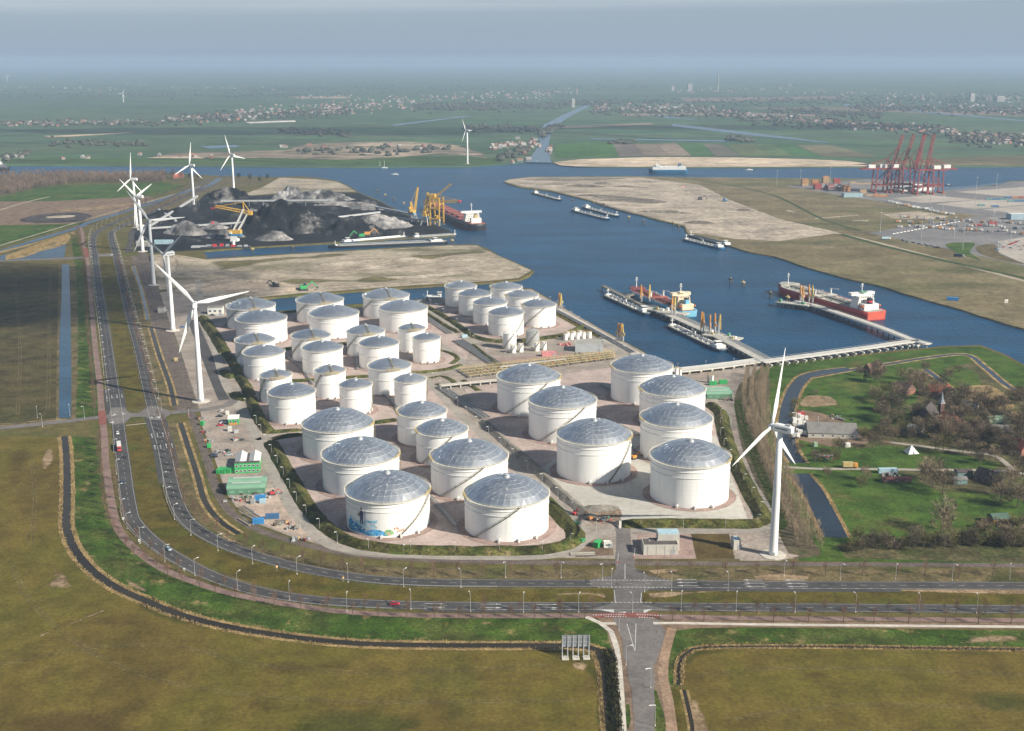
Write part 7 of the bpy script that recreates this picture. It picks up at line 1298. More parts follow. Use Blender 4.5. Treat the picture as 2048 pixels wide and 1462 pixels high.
def tent():
    g = G(1822, 906); t = empty('pyramid_tent', (g.x, g.y, .1), R(10), 'white pyramid tent on the village lawn', 'tent'); MB().add([(-3.6, -3.6, .3), (3.6, -3.6, .3), (3.6, 3.6, .3), (-3.6, 3.6, .3), (0, 0, 5)], [(0, 1, 4), (1, 2, 4), (2, 3, 4), (3, 0, 4)]).build('canvas', t, wall_w); MB().bar((0, 0, 0), (0, 0, 5.3), .16, n=6).build('pole', t, m_grey); MB().add([(-.5, -3.62, .3), (.5, -3.62, .3), (0, -1.9, 2.6)], [(0, 1, 2)]).build('opening', t, m_dark)
tent()
def barrel(px, L, W, h, r, rz, label, n=1, wallm=g_wall, roofm=g_roof, name='barrel_hall', sky=True, cat='hall'):
    g = G(*px); t = empty(name, (g.x, g.y, .1), R(rz), label, cat)
    for k in range(n):
        y0 = (k - (n - 1) / 2) * W; MB().box((0, y0, 0), (L, W - .1, h)).build('wall', t, wallm); m = MB(); vs = []; s_ = 14
        for i in range(s_ + 1):
            a = math.pi * i / s_; y, z = -math.cos(a) * W / 2 * 1.01, h + math.sin(a) ** .8 * r; vs += [(-L / 2 - .3, y0 + y, z), (L / 2 + .3, y0 + y, z)]
        m.add(vs, [(2 * i, 2 * i + 1, 2 * i + 3, 2 * i + 2) for i in range(s_)] + [[2 * i for i in range(s_ + 1)], [2 * i + 1 for i in range(s_ + 1)][::-1]]); rf = m.build('roof', t, roofm)
        if sky: MB().box((0, y0, h + r - .05), (L * .78, 1.2, .25)).build('skylight', rf, m_sky)
        for i in range(int(L / 5)): MB().box((-L / 2 + 2.5 + i * 5, y0 - W / 2 - .02, h * .3), (2.6, .08, h * .4)).build('wall_panel', t, roofm)
    MB().box((L * .2, -n * W / 2 - .03, 0), (3.4, .12, h * .85)).build('door', t, wallm)
    return t
barrel((495, 979), 20.5, 8.4, 3.4, 2.2, 7, 'green double barrel-roofed hall in the works yard', 2); barrel((1434, 792), 18, 8, 3.2, 2.2, 3, 'green barrel-roofed hall by the approach trestle', 2); barrel((1831, 862), 9, 7, 1.6, 2.4, -40, 'arched grey greenhouse beside the chapel', 1, m_galv, m_galv, 'arched_greenhouse', False, 'greenhouse')
def office():
    g = G(496, 940); t = empty('works_office', (g.x, g.y, .1), R(9), 'green office with two white gabled roofs in the works yard', 'office')
    for k, x in enumerate((-3.9, 3.9)):
        MB().box((x, 7, 0), (6.4, 19, 5)).build('hall', t, g_bright); m = MB(); m.add([(x - 3.5, -2.8, 4.9), (x + 3.5, -2.8, 4.9), (x + 3.5, 16.8, 4.9), (x - 3.5, 16.8, 4.9), (x, -2.8, 6.9), (x, 16.8, 6.9)], [(0, 4, 5, 3), (1, 2, 5, 4), (0, 1, 4), (2, 3, 5)]); m.build('roof', t, wall_w)
    MB().box((0, 7, 0), (1.4, 18, 5.2)).build('link', t, roof_bk); MB().box((0, -4.2, 0), (14.5, 2.8, 6.2)).build('front_block', t, g_bright); MB().box((0, -4.2, 6.2), (14.6, 2.9, .25)).build('parapet', t, roof_bk)
    for z in (.8, 3.9):
        for i in range(6): f = MB().box((-6 + i * 2.4, -5.63, z), (1.7, .1, 1.3)).build('window', t, ship_white); MB().box((-6 + i * 2.4, -5.68, z + .15), (1.4, .06, 1.0)).build('pane', f, m_glass)
office()
t_ = house((468, 846), 6.5, 9, 4, 1.6, 8, g_bright, wall_w, 'white-roofed green cabin at the top of the works yard', 'site_cabin', False, 2, cat='cabin'); MB().box((0, -4.6, .1), (5.5, .2, 1.2)).build('orange_board', t_, m_arm)
def block(px, dims, rz, label, wm_, rm, name='building', wins=0, cat='building', door=True):
    g = G(*px); L, W, h = dims; t = empty(name, (g.x, g.y, .1), R(rz), label, cat); MB().box((0, 0, 0), (L, W, h)).build('wall', t, wm_); MB().box((0, 0, h), (L - .5, W - .5, .06)).build('roof', t, rm)
    for a, b, c_ in (((0, -W / 2 + .12, h), (L, .24, .35), 0), ((0, W / 2 - .12, h), (L, .24, .35), 0), ((-L / 2 + .12, 0, h), (.24, W - .48, .35), 0), ((L / 2 - .12, 0, h), (.24, W - .48, .35), 0)): MB().box(a, b).build('parapet', t, wm_)
    for i in range(wins): f = MB().box((-L / 2 + (i + .5) * L / wins, -W / 2 - .03, h * .4), (L / wins * .55, .1, h * .3)).build('window', t, ship_white); MB().box((-L / 2 + (i + .5) * L / wins, -W / 2 - .07, h * .42), (L / wins * .48, .06, h * .26)).build('pane', f, m_glass)
    if door: MB().box((L * .35, -W / 2 - .03, 0), (2.2, .1, min(2.6, h * .8))).build('door', t, m_grey)
    return t
sb_ = block((1319, 1103), (17, 9, 5), 1, 'flat brown-roofed substation with pale panel walls', wall_g, roof_bk, 'substation', 0)
MB().box((4.6, 4.9, 0), (10.6, 7.2, 8.4)).build('tall_wing', sb_, wall_g); MB().box((4.6, 4.9, 8.4), (10, 6.8, .12)).build('tall_roof', sb_, m_tarp)
for i in range(4): MB().box((-6.4 + i * 4.2, -4.55, .1), (.12, .1, 4.8)).build('panel_joint', sb_, m_grey)
for x in (-5, -1): MB().box((x, 1, 5.06), (.7, .7, .6)).build('roof_vent', sb_, m_galv)
block((1471, 1095), (3.6, 6, 4.6), 5, 'small pale transformer kiosk between the substation and the turbine', wall_g, m_tarp, 'transformer_kiosk', 0, 'kiosk'); block((1178, 700), (23, 15, 6.5), -3, 'low grey warehouse with flat roof beside the dosing tanks', M('warehouse_wall', (.42, .44, .45), .6, .08, .2), M('warehouse_roof', (.30, .30, .27), .8, .1, .1), 'warehouse', 0, 'warehouse'); block((432, 627), (14, 9, 6), 4, 'white flat building at the left end of the back tank row', wall_w, roof_gr, 'pump_building', 3); block((324, 624), (6, 8, 4), 4, 'small grey shed between the rails and the second turbine', wall_g, roof_gr, 'rail_shed', 0, 'shed'); block((1704, 394), (34, 12, 7), 5, 'pale blue shed left of the red cranes', M('shed_blue', (.30, .42, .45), .6, .1, .2), roof_gr, 'port_shed', 0, 'shed'); block((2036, 438), (30, 16, 8), 4, 'white and blue port warehouse at the right edge', M('port_blue', (.3, .4, .46), .6, .1, .2), wall_w, 'port_warehouse', 0, 'warehouse'); block((1215, 1094), (4, 2.6, 2.8), 3, 'white site cabin with blue sign by the access road', wall_w, wall_w, 'gate_cabin', 1, 'cabin'); block((288, 492), (18, 8, 6), -10, 'pale shed at the foot of the coal yard turbine', wall_g, wall_g, 'coal_shed', 0, 'shed'); block((282, 460), (9, 6, 7), 0, 'white cabin at the coal conveyor end', wall_w, wall_w, 'conveyor_cabin', 1, 'cabin'); block((1098, 712), (12, 4, 3.2), 6, 'pink red pump shelter before the silo cluster', M('faded_red', (.55, .22, .22), .6, .15, .3), MATS['faded_red'], 'pump_shelter', 0, 'shelter'); block((328, 488), (24, 4, 5), 2, 'long pale blue shed at the near edge of the coal yard', m_tarp, m_tarp, 'blue_shed', 0, 'shed')
# works yard boxes
def skip(px, rz, dims, mat, label, name='site_container'):
    g = G(*px); t = empty(name, (g.x, g.y, .15), R(rz), label, 'container'); L, W, h = dims; MB().box((0, 0, 0), (L, W, h)).build('body', t, mat)
    m = MB()
    for i in range(int(L / .7)):
        for s_ in (-1, 1): m.box((-L / 2 + .35 + i * .7, s_ * (W / 2 + .02), .15), (.3, .08, h - .3))
    m.build('corrugation', t, mat, kind='stuff'); MB().box((L / 2 + .03, 0, .1), (.08, W * .9, h * .9)).build('door', t, m_grey); MB().box((0, 0, h), (L * .96, W * .94, .06)).build('roof', t, mat)
for px, rz, d, mt_, lb in (((440, 945), 80, (6, 2.4, 2.5), g_bright, 'first green skip from the left in the works yard'), ((450, 945), 80, (6, 2.4, 2.5), g_bright, 'second green skip from the left in the works yard'), ((461, 944), 80, (6, 2.4, 2.7), g_bright, 'third green skip from the left in the works yard'), ((472, 943), 80, (6.5, 2.6, 3.4), g_bright, 'tall green skip beside the office'), ((418, 895), 20, (2.5, 2.4, 2.4), g_bright, 'single green box by the railway fence'), ((405, 850), 80, (2.5, 2.4, 2.4), g_bright, 'green box at the top of the railway fence'), ((521, 1000), 5, (6, 2.4, 2.6), m_blue, 'bright blue container below the green hall'), ((526, 1006), 5, (3.6, 2.2, 2.2), m_tarp, 'pale blue tank box before the bright blue container'), ((506, 1007), 5, (2.4, 2.4, 2.4), m_grey, 'grey box left of the bright blue container'), ((517, 1047), 8, (6, 2.5, 2.7), m_blue, 'blue cabin beside the pipe racks'), ((545, 1037), 8, (7.2, 2.4, 2.4), MATS['box_blue'], 'dark blue open container right of the blue cabin'), ((1195, 1093), 60, (5, 2.8, 2.8), g_bright, 'green container by the gate on bare ground'), ((455, 829), 10, (2.4, 2.2, 2.4), wall_w, 'white box left of the white-roofed cabin'), ((460, 862), 5, (2.5, 2.5, 2.8), wall_w, 'white box below the white-roofed cabin'), ((472, 866), 30, (3, 2, 2), m_galv, 'grey crate below the white-roofed cabin'), ((1600, 832), 5, (6, 2.4, 2.4), m_redp, 'red container in the farm yard'), ((1775, 946), 2, (11, 2.6, 2.8), m_tarp, 'long pale blue caravan by the village lane'), ((1630, 893), 10, (2.4, 2.4, 2.6), MATS['pale_green_roof'], 'pale green hut among the allotments'), ((1694, 894), 10, (3.4, 2.4, 2.6), wall_w, 'white hut on the village path'), ((1426, 770), 4, (6, 2.6, 2.7), g_bright, 'left bright green container behind the green hall'), ((1446, 768), 4, (6, 2.6, 3), g_bright, 'right bright green container behind the green hall'), ((1436, 796), 10, (2.6, 2, 2), g_bright, 'green box at the front of the right green hall'), ((1905, 601), -15, (11, 3, 3.2), m_blue, 'blue trailer on the east bank'), ((664, 757), 0, (3, 2.4, 2.4), m_arm, 'red-orange box on the paving right of the narrow tank'), ((929, 675), 20, (5, 2.4, 2.4), m_tarp, 'pale green container by the terminal road fork'), ((352, 722), 10, (2.6, 2.6, 2.4), m_yel, 'yellow box in the rail yard below the turbine blade')): skip(px, rz, d, mt_, lb)
# ---------------------------------------------------------------- pipe racks and manifold
m_pipe1 = M('pipe_grey', (.34, .34, .335), .5, .12, .3); m_pipe2 = M('pipe_dark', (.16, .16, .16), .5, .2, .3)
def rack(px, n, gap, z, label, every=12):
    ps = path(px, 10); o = ps[0].copy(); t = empty('pipe_rack', (o.x, o.y, 0), 0, label, 'pipe rack', 'pipe racks of the terminal'); nn = normals(ps)
    for k in range(n):
        m = MB(); of = (k - (n - 1) / 2) * gap; pv_ = None
        for i, p in enumerate(ps):
            q = p - o + nn[i] * of; q.z = z
            if pv_: m.bar(pv_, q, gap * .30, n=6)
            pv_ = q
        m.build('pipe', t, m_pipe1 if k % 3 else m_pipe2)
    d = arc(ps); s = 1
    while s < d[-1]: p, tt = along(ps, s, d); p = p - o; MB().box((p.x, p.y, z - gap * .3 - .3), (n * gap + 1, .5, .3), math.atan2(tt.x, -tt.y)).build('support', t, m_conc); s += every
    return t
rack([(853, 636), (900, 668)], 7, .9, .9, 'short pipe bundle beside the wide tank of the back row'); rack([(916, 682), (955, 706), (998, 734)], 11, .95, 1.0, 'broad pipe bundle sloping down to the yellow manifold'); rack([(880, 775), (920, 802), (972, 838)], 8, .95, 1.0, 'pipe bundle along the central terminal road'); rack([(1112, 622), (1190, 664), (1268, 707)], 6, .9, .9, 'long pipe bundle along the harbour quay')
rack([(860, 996), (885, 1024), (910, 1055)], 3, 1.0, 1.2, 'thin pipe run between the mural tank and the nearest tank'); rack([(1165, 812), (1215, 842), (1300, 880)], 4, .9, 1.0, 'pipe run between the two columns of tall tanks'); rack([(1262, 895), (1300, 920)], 3, .9, 1.2, 'short pipe run at the rightmost front tank'); rack([(742, 775), (780, 800), (800, 830)], 3, .9, 1.0, 'pipe run between the second-row tanks'); rack([(880, 950), (930, 985)], 3, .9, 1.0, 'pipe run behind the nearest tank'); rack([(560, 705), (600, 735), (625, 770)], 3, .9, 1.0, 'pipe run between the third-row tanks'); rack([(690, 655), (705, 690), (715, 740)], 3, .9, 1.0, 'pipe run between the middle tank columns'); rack([(1200, 770), (1240, 790)], 3, .9, 1.0, 'short pipe run before the manifold side tall tank')
def manifold():
    a, b = G(938, 757), G(1232, 719); c0, c1 = G(915, 742), G(1228, 707); d = b - a; t = empty('pipe_manifold', (a.x, a.y, 0), 0, 'yellow-framed pipe manifold between the tank groups', 'manifold'); u = d.normalized(); wv_ = (c1 - b); n = 46; L = d.length
    for i in range(n):
        f = (i + .5) / n; p = d * f; q = (c0 - a).lerp(c1 - a, f); MB().bar((p.x, p.y, 1.2), (q.x, q.y, 1.2), .5, n=6).build('pipe', t, m_pipe2 if i % 3 else m_pipe1)
        if i % 4 == 0: MB().bar((p.x, p.y, 2.4), (q.x, q.y, 2.4), .5, .3).build('crossbeam', t, m_yel)
    for f in (0, .33, .66, 1.0):
        p, q = (c0 - a) * f, d + (c1 - b) * f; m = MB().bar((p.x, p.y, 2.3), (q.x, q.y, 2.3), 1.1, .25)
        for k in range(24): r_ = p.lerp(q, k / 23); m.bar((r_.x, r_.y, 0), (r_.x, r_.y, 3.4), .2)
        m.bar((p.x, p.y, 3.4), (q.x, q.y, 3.4), .14); m.build('walkway', t, m_yel)
    for i in range(30):
        f = rnd.random(); g_ = rnd.random(); p = (d * f) + ((c0 - a).lerp(c1 - a, f) - d * f) * g_; MB().box((p.x, p.y, 1.2), (.8, .8, 1.5)).build('valve', t, rnd.choice([m_redp, m_galv, m_pipe2, m_yel]))
manifold()
def walkbridge(px, label, w_=5, z=2.6):
    p, q = G(*px[0]), G(*px[1]); d = q - p; t = empty('pipe_bridge', (p.x, p.y, 0), 0, label, 'pipe bridge'); MB().bar((0, 0, z), (d.x, d.y, z), w_, .5).build('deck', t, m_conc); n = 7
    for i in range(n): c = d * (i / (n - 1)); MB().box((c.x, c.y, 0), (.8, w_ * .8, z - .2), math.atan2(d.y, d.x)).build('pier', t, m_jet)
walkbridge(((880, 778), (998, 766)), 'pale concrete pipe bridge left of the tall tanks'); walkbridge(((1000, 740), (1130, 724)), 'pale pipe bridge along the yellow manifold', 3)
# ---------------------------------------------------------------- street furniture
m_pole = M('lamp_steel', (.42, .43, .42), .45, .1, .4, metal=.2); m_lh = M('lamp_head', (.62, .62, .60), .4, .1, .4)
def make_lamp(h, arm):
    t = empty('street_lamp', (0, 0, 0)); MB().bar((0, 0, 0), (0, 0, h), .11, n=6, r2=.07).build('pole', t, m_pole); MB().bar((0, 0, h), (arm, 0, h + .25), .10, n=5).build('arm', t, m_pole); MB().box((arm + .35, 0, h + .12), (1.1, .42, .22)).build('lamp_head', t, m_lh); MB().box((0, 0, 0), (.5, .5, .4)).build('base', t, m_conc); return t
lampA = make_lamp(8.4, 1.7); lampB = make_lamp(6.0, .7); used = set()
def lamp(proto, loc, rz, label, group):
    if proto.name not in used: used.add(proto.name); o = proto
    else: o = copy_tree(proto)
    o.location = (loc.x, loc.y, .05); o.rotation_euler.z = rz; tag(o, label, 'street lamp', group); return o
def toward(ps, g):
    q = min(ps, key=lambda v: (v - g).length); return math.atan2(q.y - g.y, q.x - g.x)
for x, y in ((228, 905), (233, 948), (239, 998), (243, 1030), (254, 1058), (281, 1087), (330, 1123), (390, 1152), (475, 1179), (579, 1201), (694, 1224), (822, 1219), (941, 1223), (1047, 1225), (1157, 1225), (1265, 1225), (1362, 1222), (1472, 1223), (1590, 1225), (1711, 1225), (1838, 1226), (1953, 1227)):
    g = G(x, y); lamp(lampA, g, toward(p1, g), 'tall street lamp on the outer edge of the lower carriageway', 'lamps of the lower carriageway')
for x, y in ((327, 973), (334, 1005), (349, 1040), (382, 1071), (436, 1102), (505, 1128), (594, 1149), (696, 1165), (807, 1174), (922, 1175), (1223, 1176), (1289, 1184), (1343, 1182), (1456, 1182)):
    g = G(x, y); lamp(lampA, g, toward(p2, g), 'tall street lamp on the outer edge of the upper carriageway', 'lamps of the upper carriageway')
for x, y in ((1011, 1156), (1122, 1156), (1568, 1152), (1680, 1160), (1791, 1159), (1904, 1161), (2019, 1159), (1205, 1160)):
    g = G(x, y); lamp(lampA, g, toward(p2, g), 'tall street lamp on the railway side of the upper carriageway', 'railway side lamps')
for ps_, of, lb in ((p1, -5.4, 'street lamp left of the straight outer carriageway'), (p2, 5.4, 'street lamp right of the straight inner carriageway')):
    d = arc(ps_); s = near_s(ps_, (240, 440)); e = near_s(ps_, (232, 815) if ps_ is p1 else (305, 820))
    while s < e:
        p, t = along(ps_, s, d); q = p + Vector((-t.y, t.x, 0)) * of; lamp(lampA, q, math.atan2(p.y - q.y, p.x - q.x), lb, lb + ' row'); s += 26
d = arc(tr1); s = 4
while s < d[-1]:
    p, t = along(tr1, s, d); q = p + Vector((-t.y, t.x, 0)) * 4.4; lamp(lampB, q, math.atan2(p.y - q.y, p.x - q.x), 'low lamp along the terminal perimeter road', 'perimeter road lamps'); s += 22
for ps_, lb in ((path([(838, 600), (920, 662), (975, 716), (1060, 727)], 6), 'low lamp beside the rear terminal road'), (path([(853, 758), (924, 834), (1010, 914), (1137, 1030)], 6), 'low lamp beside the central terminal road'), (path([(1090, 604), (1200, 680), (1300, 745)], 6), 'low lamp on the harbour quay'), (path([(1345, 745), (1528, 730)], 6), 'low lamp beside the approach trestle')):
    d = arc(ps_); s = 6
    while s < d[-1]: p, t = along(ps_, s, d); q = p + Vector((-t.y, t.x, 0)) * 4.2; lamp(lampB, q, math.atan2(p.y - q.y, p.x - q.x), lb, lb + 's'); s += 24
for x, y in ((1238, 1262), (1252, 1330), (1301, 1376), (1310, 1452), (75, 836), (140, 832), (85, 854), (169, 836)):
    g = G(x, y); lamp(lampA, g, toward(ps3 if x > 600 else ps4, g), 'street lamp beside the ' + ('lower side road' if x > 600 else 'left side road'), 'side road lamps ' + ('lower' if x > 600 else 'left'))
def light_mast(px, h, label):
    g = G(*px); t = empty('light_mast', (g.x, g.y, 0), 0, label, 'light mast', 'tall light masts of the container port'); MB().bar((0, 0, 0), (0, 0, h), .45, n=8, r2=.22).build('pole', t, m_pole); MB().lathe([(1.4, 0), (1.4, .6)], 10, (0, 0, h)).build('lamp_ring', t, m_lh)
for k, (x, y) in enumerate(((1760, 466), (1842, 478), (1925, 500), (1860, 454), (1985, 464), (1908, 476), (2020, 488), (1553, 371), (1600, 370), (1660, 364), (1860, 408), (1949, 420), (1796, 414), (1885, 428), (1992, 380), (2060, 430), (1952, 386))): light_mast((x, y), 28, 'tall light mast of the container port')
m_steel = M('guard_rail', (.42, .43, .43), .45, .12, .4, metal=.3)
def guard(ps_, of, a, b, label):
    s0, s1 = sorted((near_s(ps_, a), near_s(ps_, b))); d = arc(ps_); q = []; s = s0
    while s <= s1: p, t = along(ps_, s, d); q.append(p + Vector((-t.y, t.x, 0)) * of); s += 4
    o = q[0].copy(); t = empty('guard_rail', (o.x, o.y, 0), 0, label, 'guard rail'); m = MB(); pm_ = MB()
    for i in range(len(q) - 1): m.bar(q[i] - o + Vector((0, 0, .72)), q[i + 1] - o + Vector((0, 0, .72)), .1, .32); pm_.bar(q[i] - o, q[i] - o + Vector((0, 0, .75)), .14)
    m.build('beam', t, m_steel); pm_.build('posts', t, m_steel, kind='stuff')
sgn1 = -4.9
for sg in (1,):
    guard(p1, sgn1, (252, 1020), (800, 1209), 'steel guard rail round the outside of the lower carriageway bend'); guard(p2, sgn1, (345, 975), (1000, 1167), 'steel guard rail round the outside of the upper carriageway bend')
def billboard():
    g = G(1151, 1313); t = empty('billboard', (g.x, g.y, 0), R(2), 'large billboard seen from behind on steel posts at the field corner', 'billboard')
    MB().box((0, .2, 4.2), (11.6, .18, 5.2)).build('panel', t, M('board_back', (.20, .22, .24), .6, .15, .3))
    for i in range(6): x = -5.4 + i * 2.16; MB().bar((x, 0, 0), (x, 0, 9.4), .34).build('post', t, m_galv); MB().bar((x, -2.2, 0), (x, -.1, 5.5), .24).build('brace', t, m_galv)
    for z in (4.6, 6.4, 8.4): MB().box((0, .05, z), (11.4, .12, .2)).build('rail', t, m_galv)
    for i in range(3): MB().box((-4.3 + i * 4.3, -1.4, 0), (2.8, 3.4, .35)).build('footing', t, m_conc)
billboard()
def road_sign(px, label, mat, h=2.6, w_=.9, hh=1.2):
    g = G(*px); t = empty('road_sign', (g.x, g.y, 0), R(20), label, 'road sign', 'road signs'); MB().bar((0, 0, 0), (0, 0, h), .1, n=6).build('post', t, m_pole); MB().box((0, -.08, h - hh), (w_, .06, hh)).build('plate', t, mat); MB().box((0, -.12, h - hh * .75), (w_ * .6, .04, hh * .4)).build('plate_mark', t, ship_white if mat is not ship_white else m_dark)
for px, lb, mm in (((554, 1141), 'orange road sign on the upper carriageway bend', m_arm), ((687, 1163), 'second orange road sign on the upper carriageway', m_arm), ((247, 1044), 'round white sign by the guard rail at the start of the bend', ship_white), ((369, 1146), 'round white sign in the middle of the bend', ship_white), ((279, 1088), 'round white sign between bike path and bend', ship_white), ((2012, 609), 'white notice board on the east rail curve', ship_white), ((1367, 377), 'red notice board on the east sand road', m_redp)): road_sign(px, lb, mm, 2.6 if 'board' not in lb else 5, .9 if 'board' not in lb else 4, 1.2 if 'board' not in lb else 3)
# ---------------------------------------------------------------- vehicles
m_tyre = M('tyre', (.02, .02, .02), .9, .2, .5); m_hl = M('headlight', (.75, .75, .72), .2, .05, .5); m_tl = M('tail_light', (.4, .02, .02), .3, .05, .5)
CARC = {}
def paint(n, c): return M('car_' + n, c, .28, .04, .3)
COLS = {'white': (.68, .68, .67), 'silver': (.40, .42, .44), 'dark blue': (.02, .04, .09), 'black': (.015, .016, .018), 'red': (.42, .02, .04), 'light blue': (.30, .38, .44), 'green': (.04, .34, .10), 'grey': (.16, .17, .18), 'orange': (.6, .25, .04), 'blue': (.03, .12, .35)}
def make_car(col):
    t = empty('car', (0, 0, -50)); pm_ = paint(col, COLS[col]); vs = []
    prof = [(-2.15, .35, .72), (-2.1, .3, .95), (-1.0, .28, 1.0), (.9, .28, .98), (2.0, .3, .82), (2.2, .38, .65)]
    for x, z0, z1 in prof: vs += [(x, -.86, z0), (x, .86, z0), (x, .80, z1), (x, -.80, z1)]
    n = len(prof); MB().add(vs, [(4 * i + a, 4 * i + (a + 1) % 4, 4 * i + 4 + (a + 1) % 4, 4 * i + 4 + a) for i in range(n - 1) for a in range(4)] + [(3, 2, 1, 0), (4 * n - 4, 4 * n - 3, 4 * n - 2, 4 * n - 1)]).build('body', t, pm_)
    MB().box((-.35, 0, .97), (2.7, 1.56, .46), 0, taper=(.66, .84)).build('windows', t, m_win); MB().box((-.35, 0, 1.43), (1.72, 1.28, .05)).build('roof', t, pm_)
    for x in (-1.35, 1.35):
        for y in (-.82, .82): wh = MB().bar((x, y - .1, .32), (x, y + .1, .32), .32, n=12).build('wheel', t, m_tyre); MB().bar((x, y - .11, .32), (x, y + .11, .32), .18, n=8).build('rim', wh, m_galv)
    for y in (-.6, .6): MB().box((2.16, y, .58), (.08, .35, .14)).build('headlight', t, m_hl); MB().box((-2.14, y, .72), (.06, .3, .16)).build('tail_light', t, m_tl)
    return t
def car(px, rz, col, label):
    g = G(*px) if not isinstance(px, Vector) else px
    if col not in CARC: CARC[col] = make_car(col); o = CARC[col]
    else: o = copy_tree(CARC[col])
    o.location = (g.x, g.y, .13); o.rotation_euler.z = rz; tag(o, label, 'car', 'cars'); return o
def on_road(ps_, px, of, back): p, t = along(ps_, near_s(ps_, px)); return p + Vector((-t.y, t.x, 0)) * of, math.atan2(t.y, t.x) + (math.pi if back else 0)
for ps_, px, of, bk, col, lb in ((p1, (331, 1101), 1.6, False, 'light blue', 'pale blue car in the bend of the lower carriageway'), (p1, (247, 915), 1.7, False, 'black', 'black car following the red truck'), (p1, (244, 964), -1.7, False, 'dark blue', 'dark blue car behind the black one on the lower carriageway'), (p1, (236, 866), -1.0, False, 'white', 'white car ahead of the red truck'), (p1, (222, 714), 1.6, False, 'black', 'dark car alone on the straight outer carriageway'), (p1, (788, 1210), -.2, False, 'red', 'red car on the lower carriageway below the nearest tanks')):
    q, a = on_road(ps_, px, of, bk); car(q, a, col, lb)
for px, rz, col, lb in (((443, 823), 80, 'white', 'white van-like car at the top of the works yard'), ((440, 834), 10, 'black', 'black car below the white one in the works yard'), ((441, 852), 15, 'red', 'red car in the works yard'), ((446, 847), 20, 'white', 'white car beside the red car in the works yard'), ((428, 911), 15, 'dark blue', 'left dark car of the pair before the office'), ((429, 915), 15, 'black', 'nearer left dark car before the office'), ((455, 903), 15, 'black', 'upper car parked beside the office'), ((458, 911), 15, 'silver', 'silver car parked beside the office'), ((1165, 1083), 60, 'green', 'green car by the gate on bare ground'), ((1153, 1049), 60, 'green', 'green car on the access to the central terminal road'), ((443, 632), 10, 'silver', 'silver car before the white pump building'), ((425, 631), 10, 'black', 'black car before the white pump building'), ((436, 632), 10, 'white', 'white car before the white pump building'), ((330, 622), 30, 'white', 'white car at the small rail shed'), ((365, 655), 20, 'blue', 'blue car at the second turbine')): car(px, R(rz), col, lb)
for k in range(24):
    x = 1990 + rnd.uniform(0, 60) if k > 12 else 1994 + k * 4 ; y = (500 - (k % 12) * 1.6 if k <= 12 else rnd.uniform(484, 500)); car((x, y), rnd.uniform(-.5, .3), rnd.choice(['white', 'white', 'silver', 'red', 'blue']), 'vehicle in the crowded lot at the right edge of the port')
for k in range(26):
    x = 1805 + k * 2.9; y = 482 + k * .55 + rnd.uniform(-1, 1); car((x, y), rnd.uniform(-.6, -.2), rnd.choice(['white', 'silver', 'grey', 'dark blue', 'black']), 'parked car in the row along the port entrance')
def truck(loc, rz, label, cab, box, L=11, name='truck', cat='truck'):
    t = empty(name, (loc.x, loc.y, .13), rz, label, cat); cb = MB().box((L / 2 - 1.2, 0, .6), (2.3, 2.45, 2.4), 0, taper=(.9, .95)).build('cab', t, cab); MB().box((L / 2 - .09, 0, 1.9), (.1, 2.1, .8)).build('windscreen', cb, m_win); MB().box((-1.4, 0, .9), (L - 3, 2.5, 2.7)).build('cargo_box', t, box); MB().box((0, 0, .55), (L - .6, 2.2, .35)).build('chassis', t, m_dark)
    for x in (L / 2 - 1.6, -L / 2 + 1.4, -L / 2 + 2.7, 0):
        for y in (-1.05, 1.05): MB().bar((x, y - .18, .5), (x, y + .18, .5), .5, n=12).build('wheel', t, m_tyre)
    return t
q, a = on_road(p1, (239, 898), -1.2, False); truck(q, a, 'red and white lorry on the straight outer carriageway', m_redp, M('lorry_white', (.6, .58, .55), .5, .1, .3), 12); q, a = on_road(p2, (253, 583), 1.6, True); truck(q, a, 'blue lorry with white top on the inner carriageway', m_blue, hull_navy, 10)
truck(G(1700, 936), 0, 'orange and yellow crane truck on the village lane', m_arm, m_yel, 9); truck(G(1918, 514), -.5, 'dark blue lorry on the port access road', wall_w, hull_navy, 13); truck(G(1772, 479), .1, 'white lorry at the port entrance', wall_w, m_tarp, 13)
for k in range(9): truck(G(1592 + (k % 2) * 12 + rnd.uniform(-3, 3), 836 + k * 5), R(rnd.uniform(-10, 12)), 'white van parked beside the big farm shed', wall_w, rnd.choice([wall_w, wall_w, m_galv]), 6, 'delivery_van', 'van')['group'] = 'vans beside the farm shed'
for k in range(16): x = 1695 + k * 10; truck(G(1780 + k * 8.2, 405 + k * 1.7 + rnd.uniform(-1, 1)), .05, 'white trailer in the row on the port tarmac', wall_w, rnd.choice([wall_w, CC[2], m_galv]), 9, 'trailer', 'trailer')['group'] = 'trailers on the port tarmac'
for k in range(54): truck(G(1800 + (k % 18) * 15 + rnd.uniform(-6, 6), 436 + (k // 18) * 9 + (k % 18) * .8 + rnd.uniform(-2, 2)), rnd.choice([.1, -.4, 1.4]), 'trailer or van scattered over the port lorry park', wall_w, rnd.choice([wall_w, CC[0], CC[5], m_grey]), 8, 'trailer', 'trailer')['group'] = 'trailers of the lorry park'
for k in range(22): g = G(1788 + k * 7.2, 468 - k * 1.35); o = MB().box((0, 0, 0), (5, .8, 1.0), 0, taper=(1, .5)).build('road_barrier', None, wall_w); o.location = g; o.rotation_euler.z = .5; tag(o, 'white concrete barrier block on the port tarmac', 'barrier', 'barrier blocks on the port tarmac')
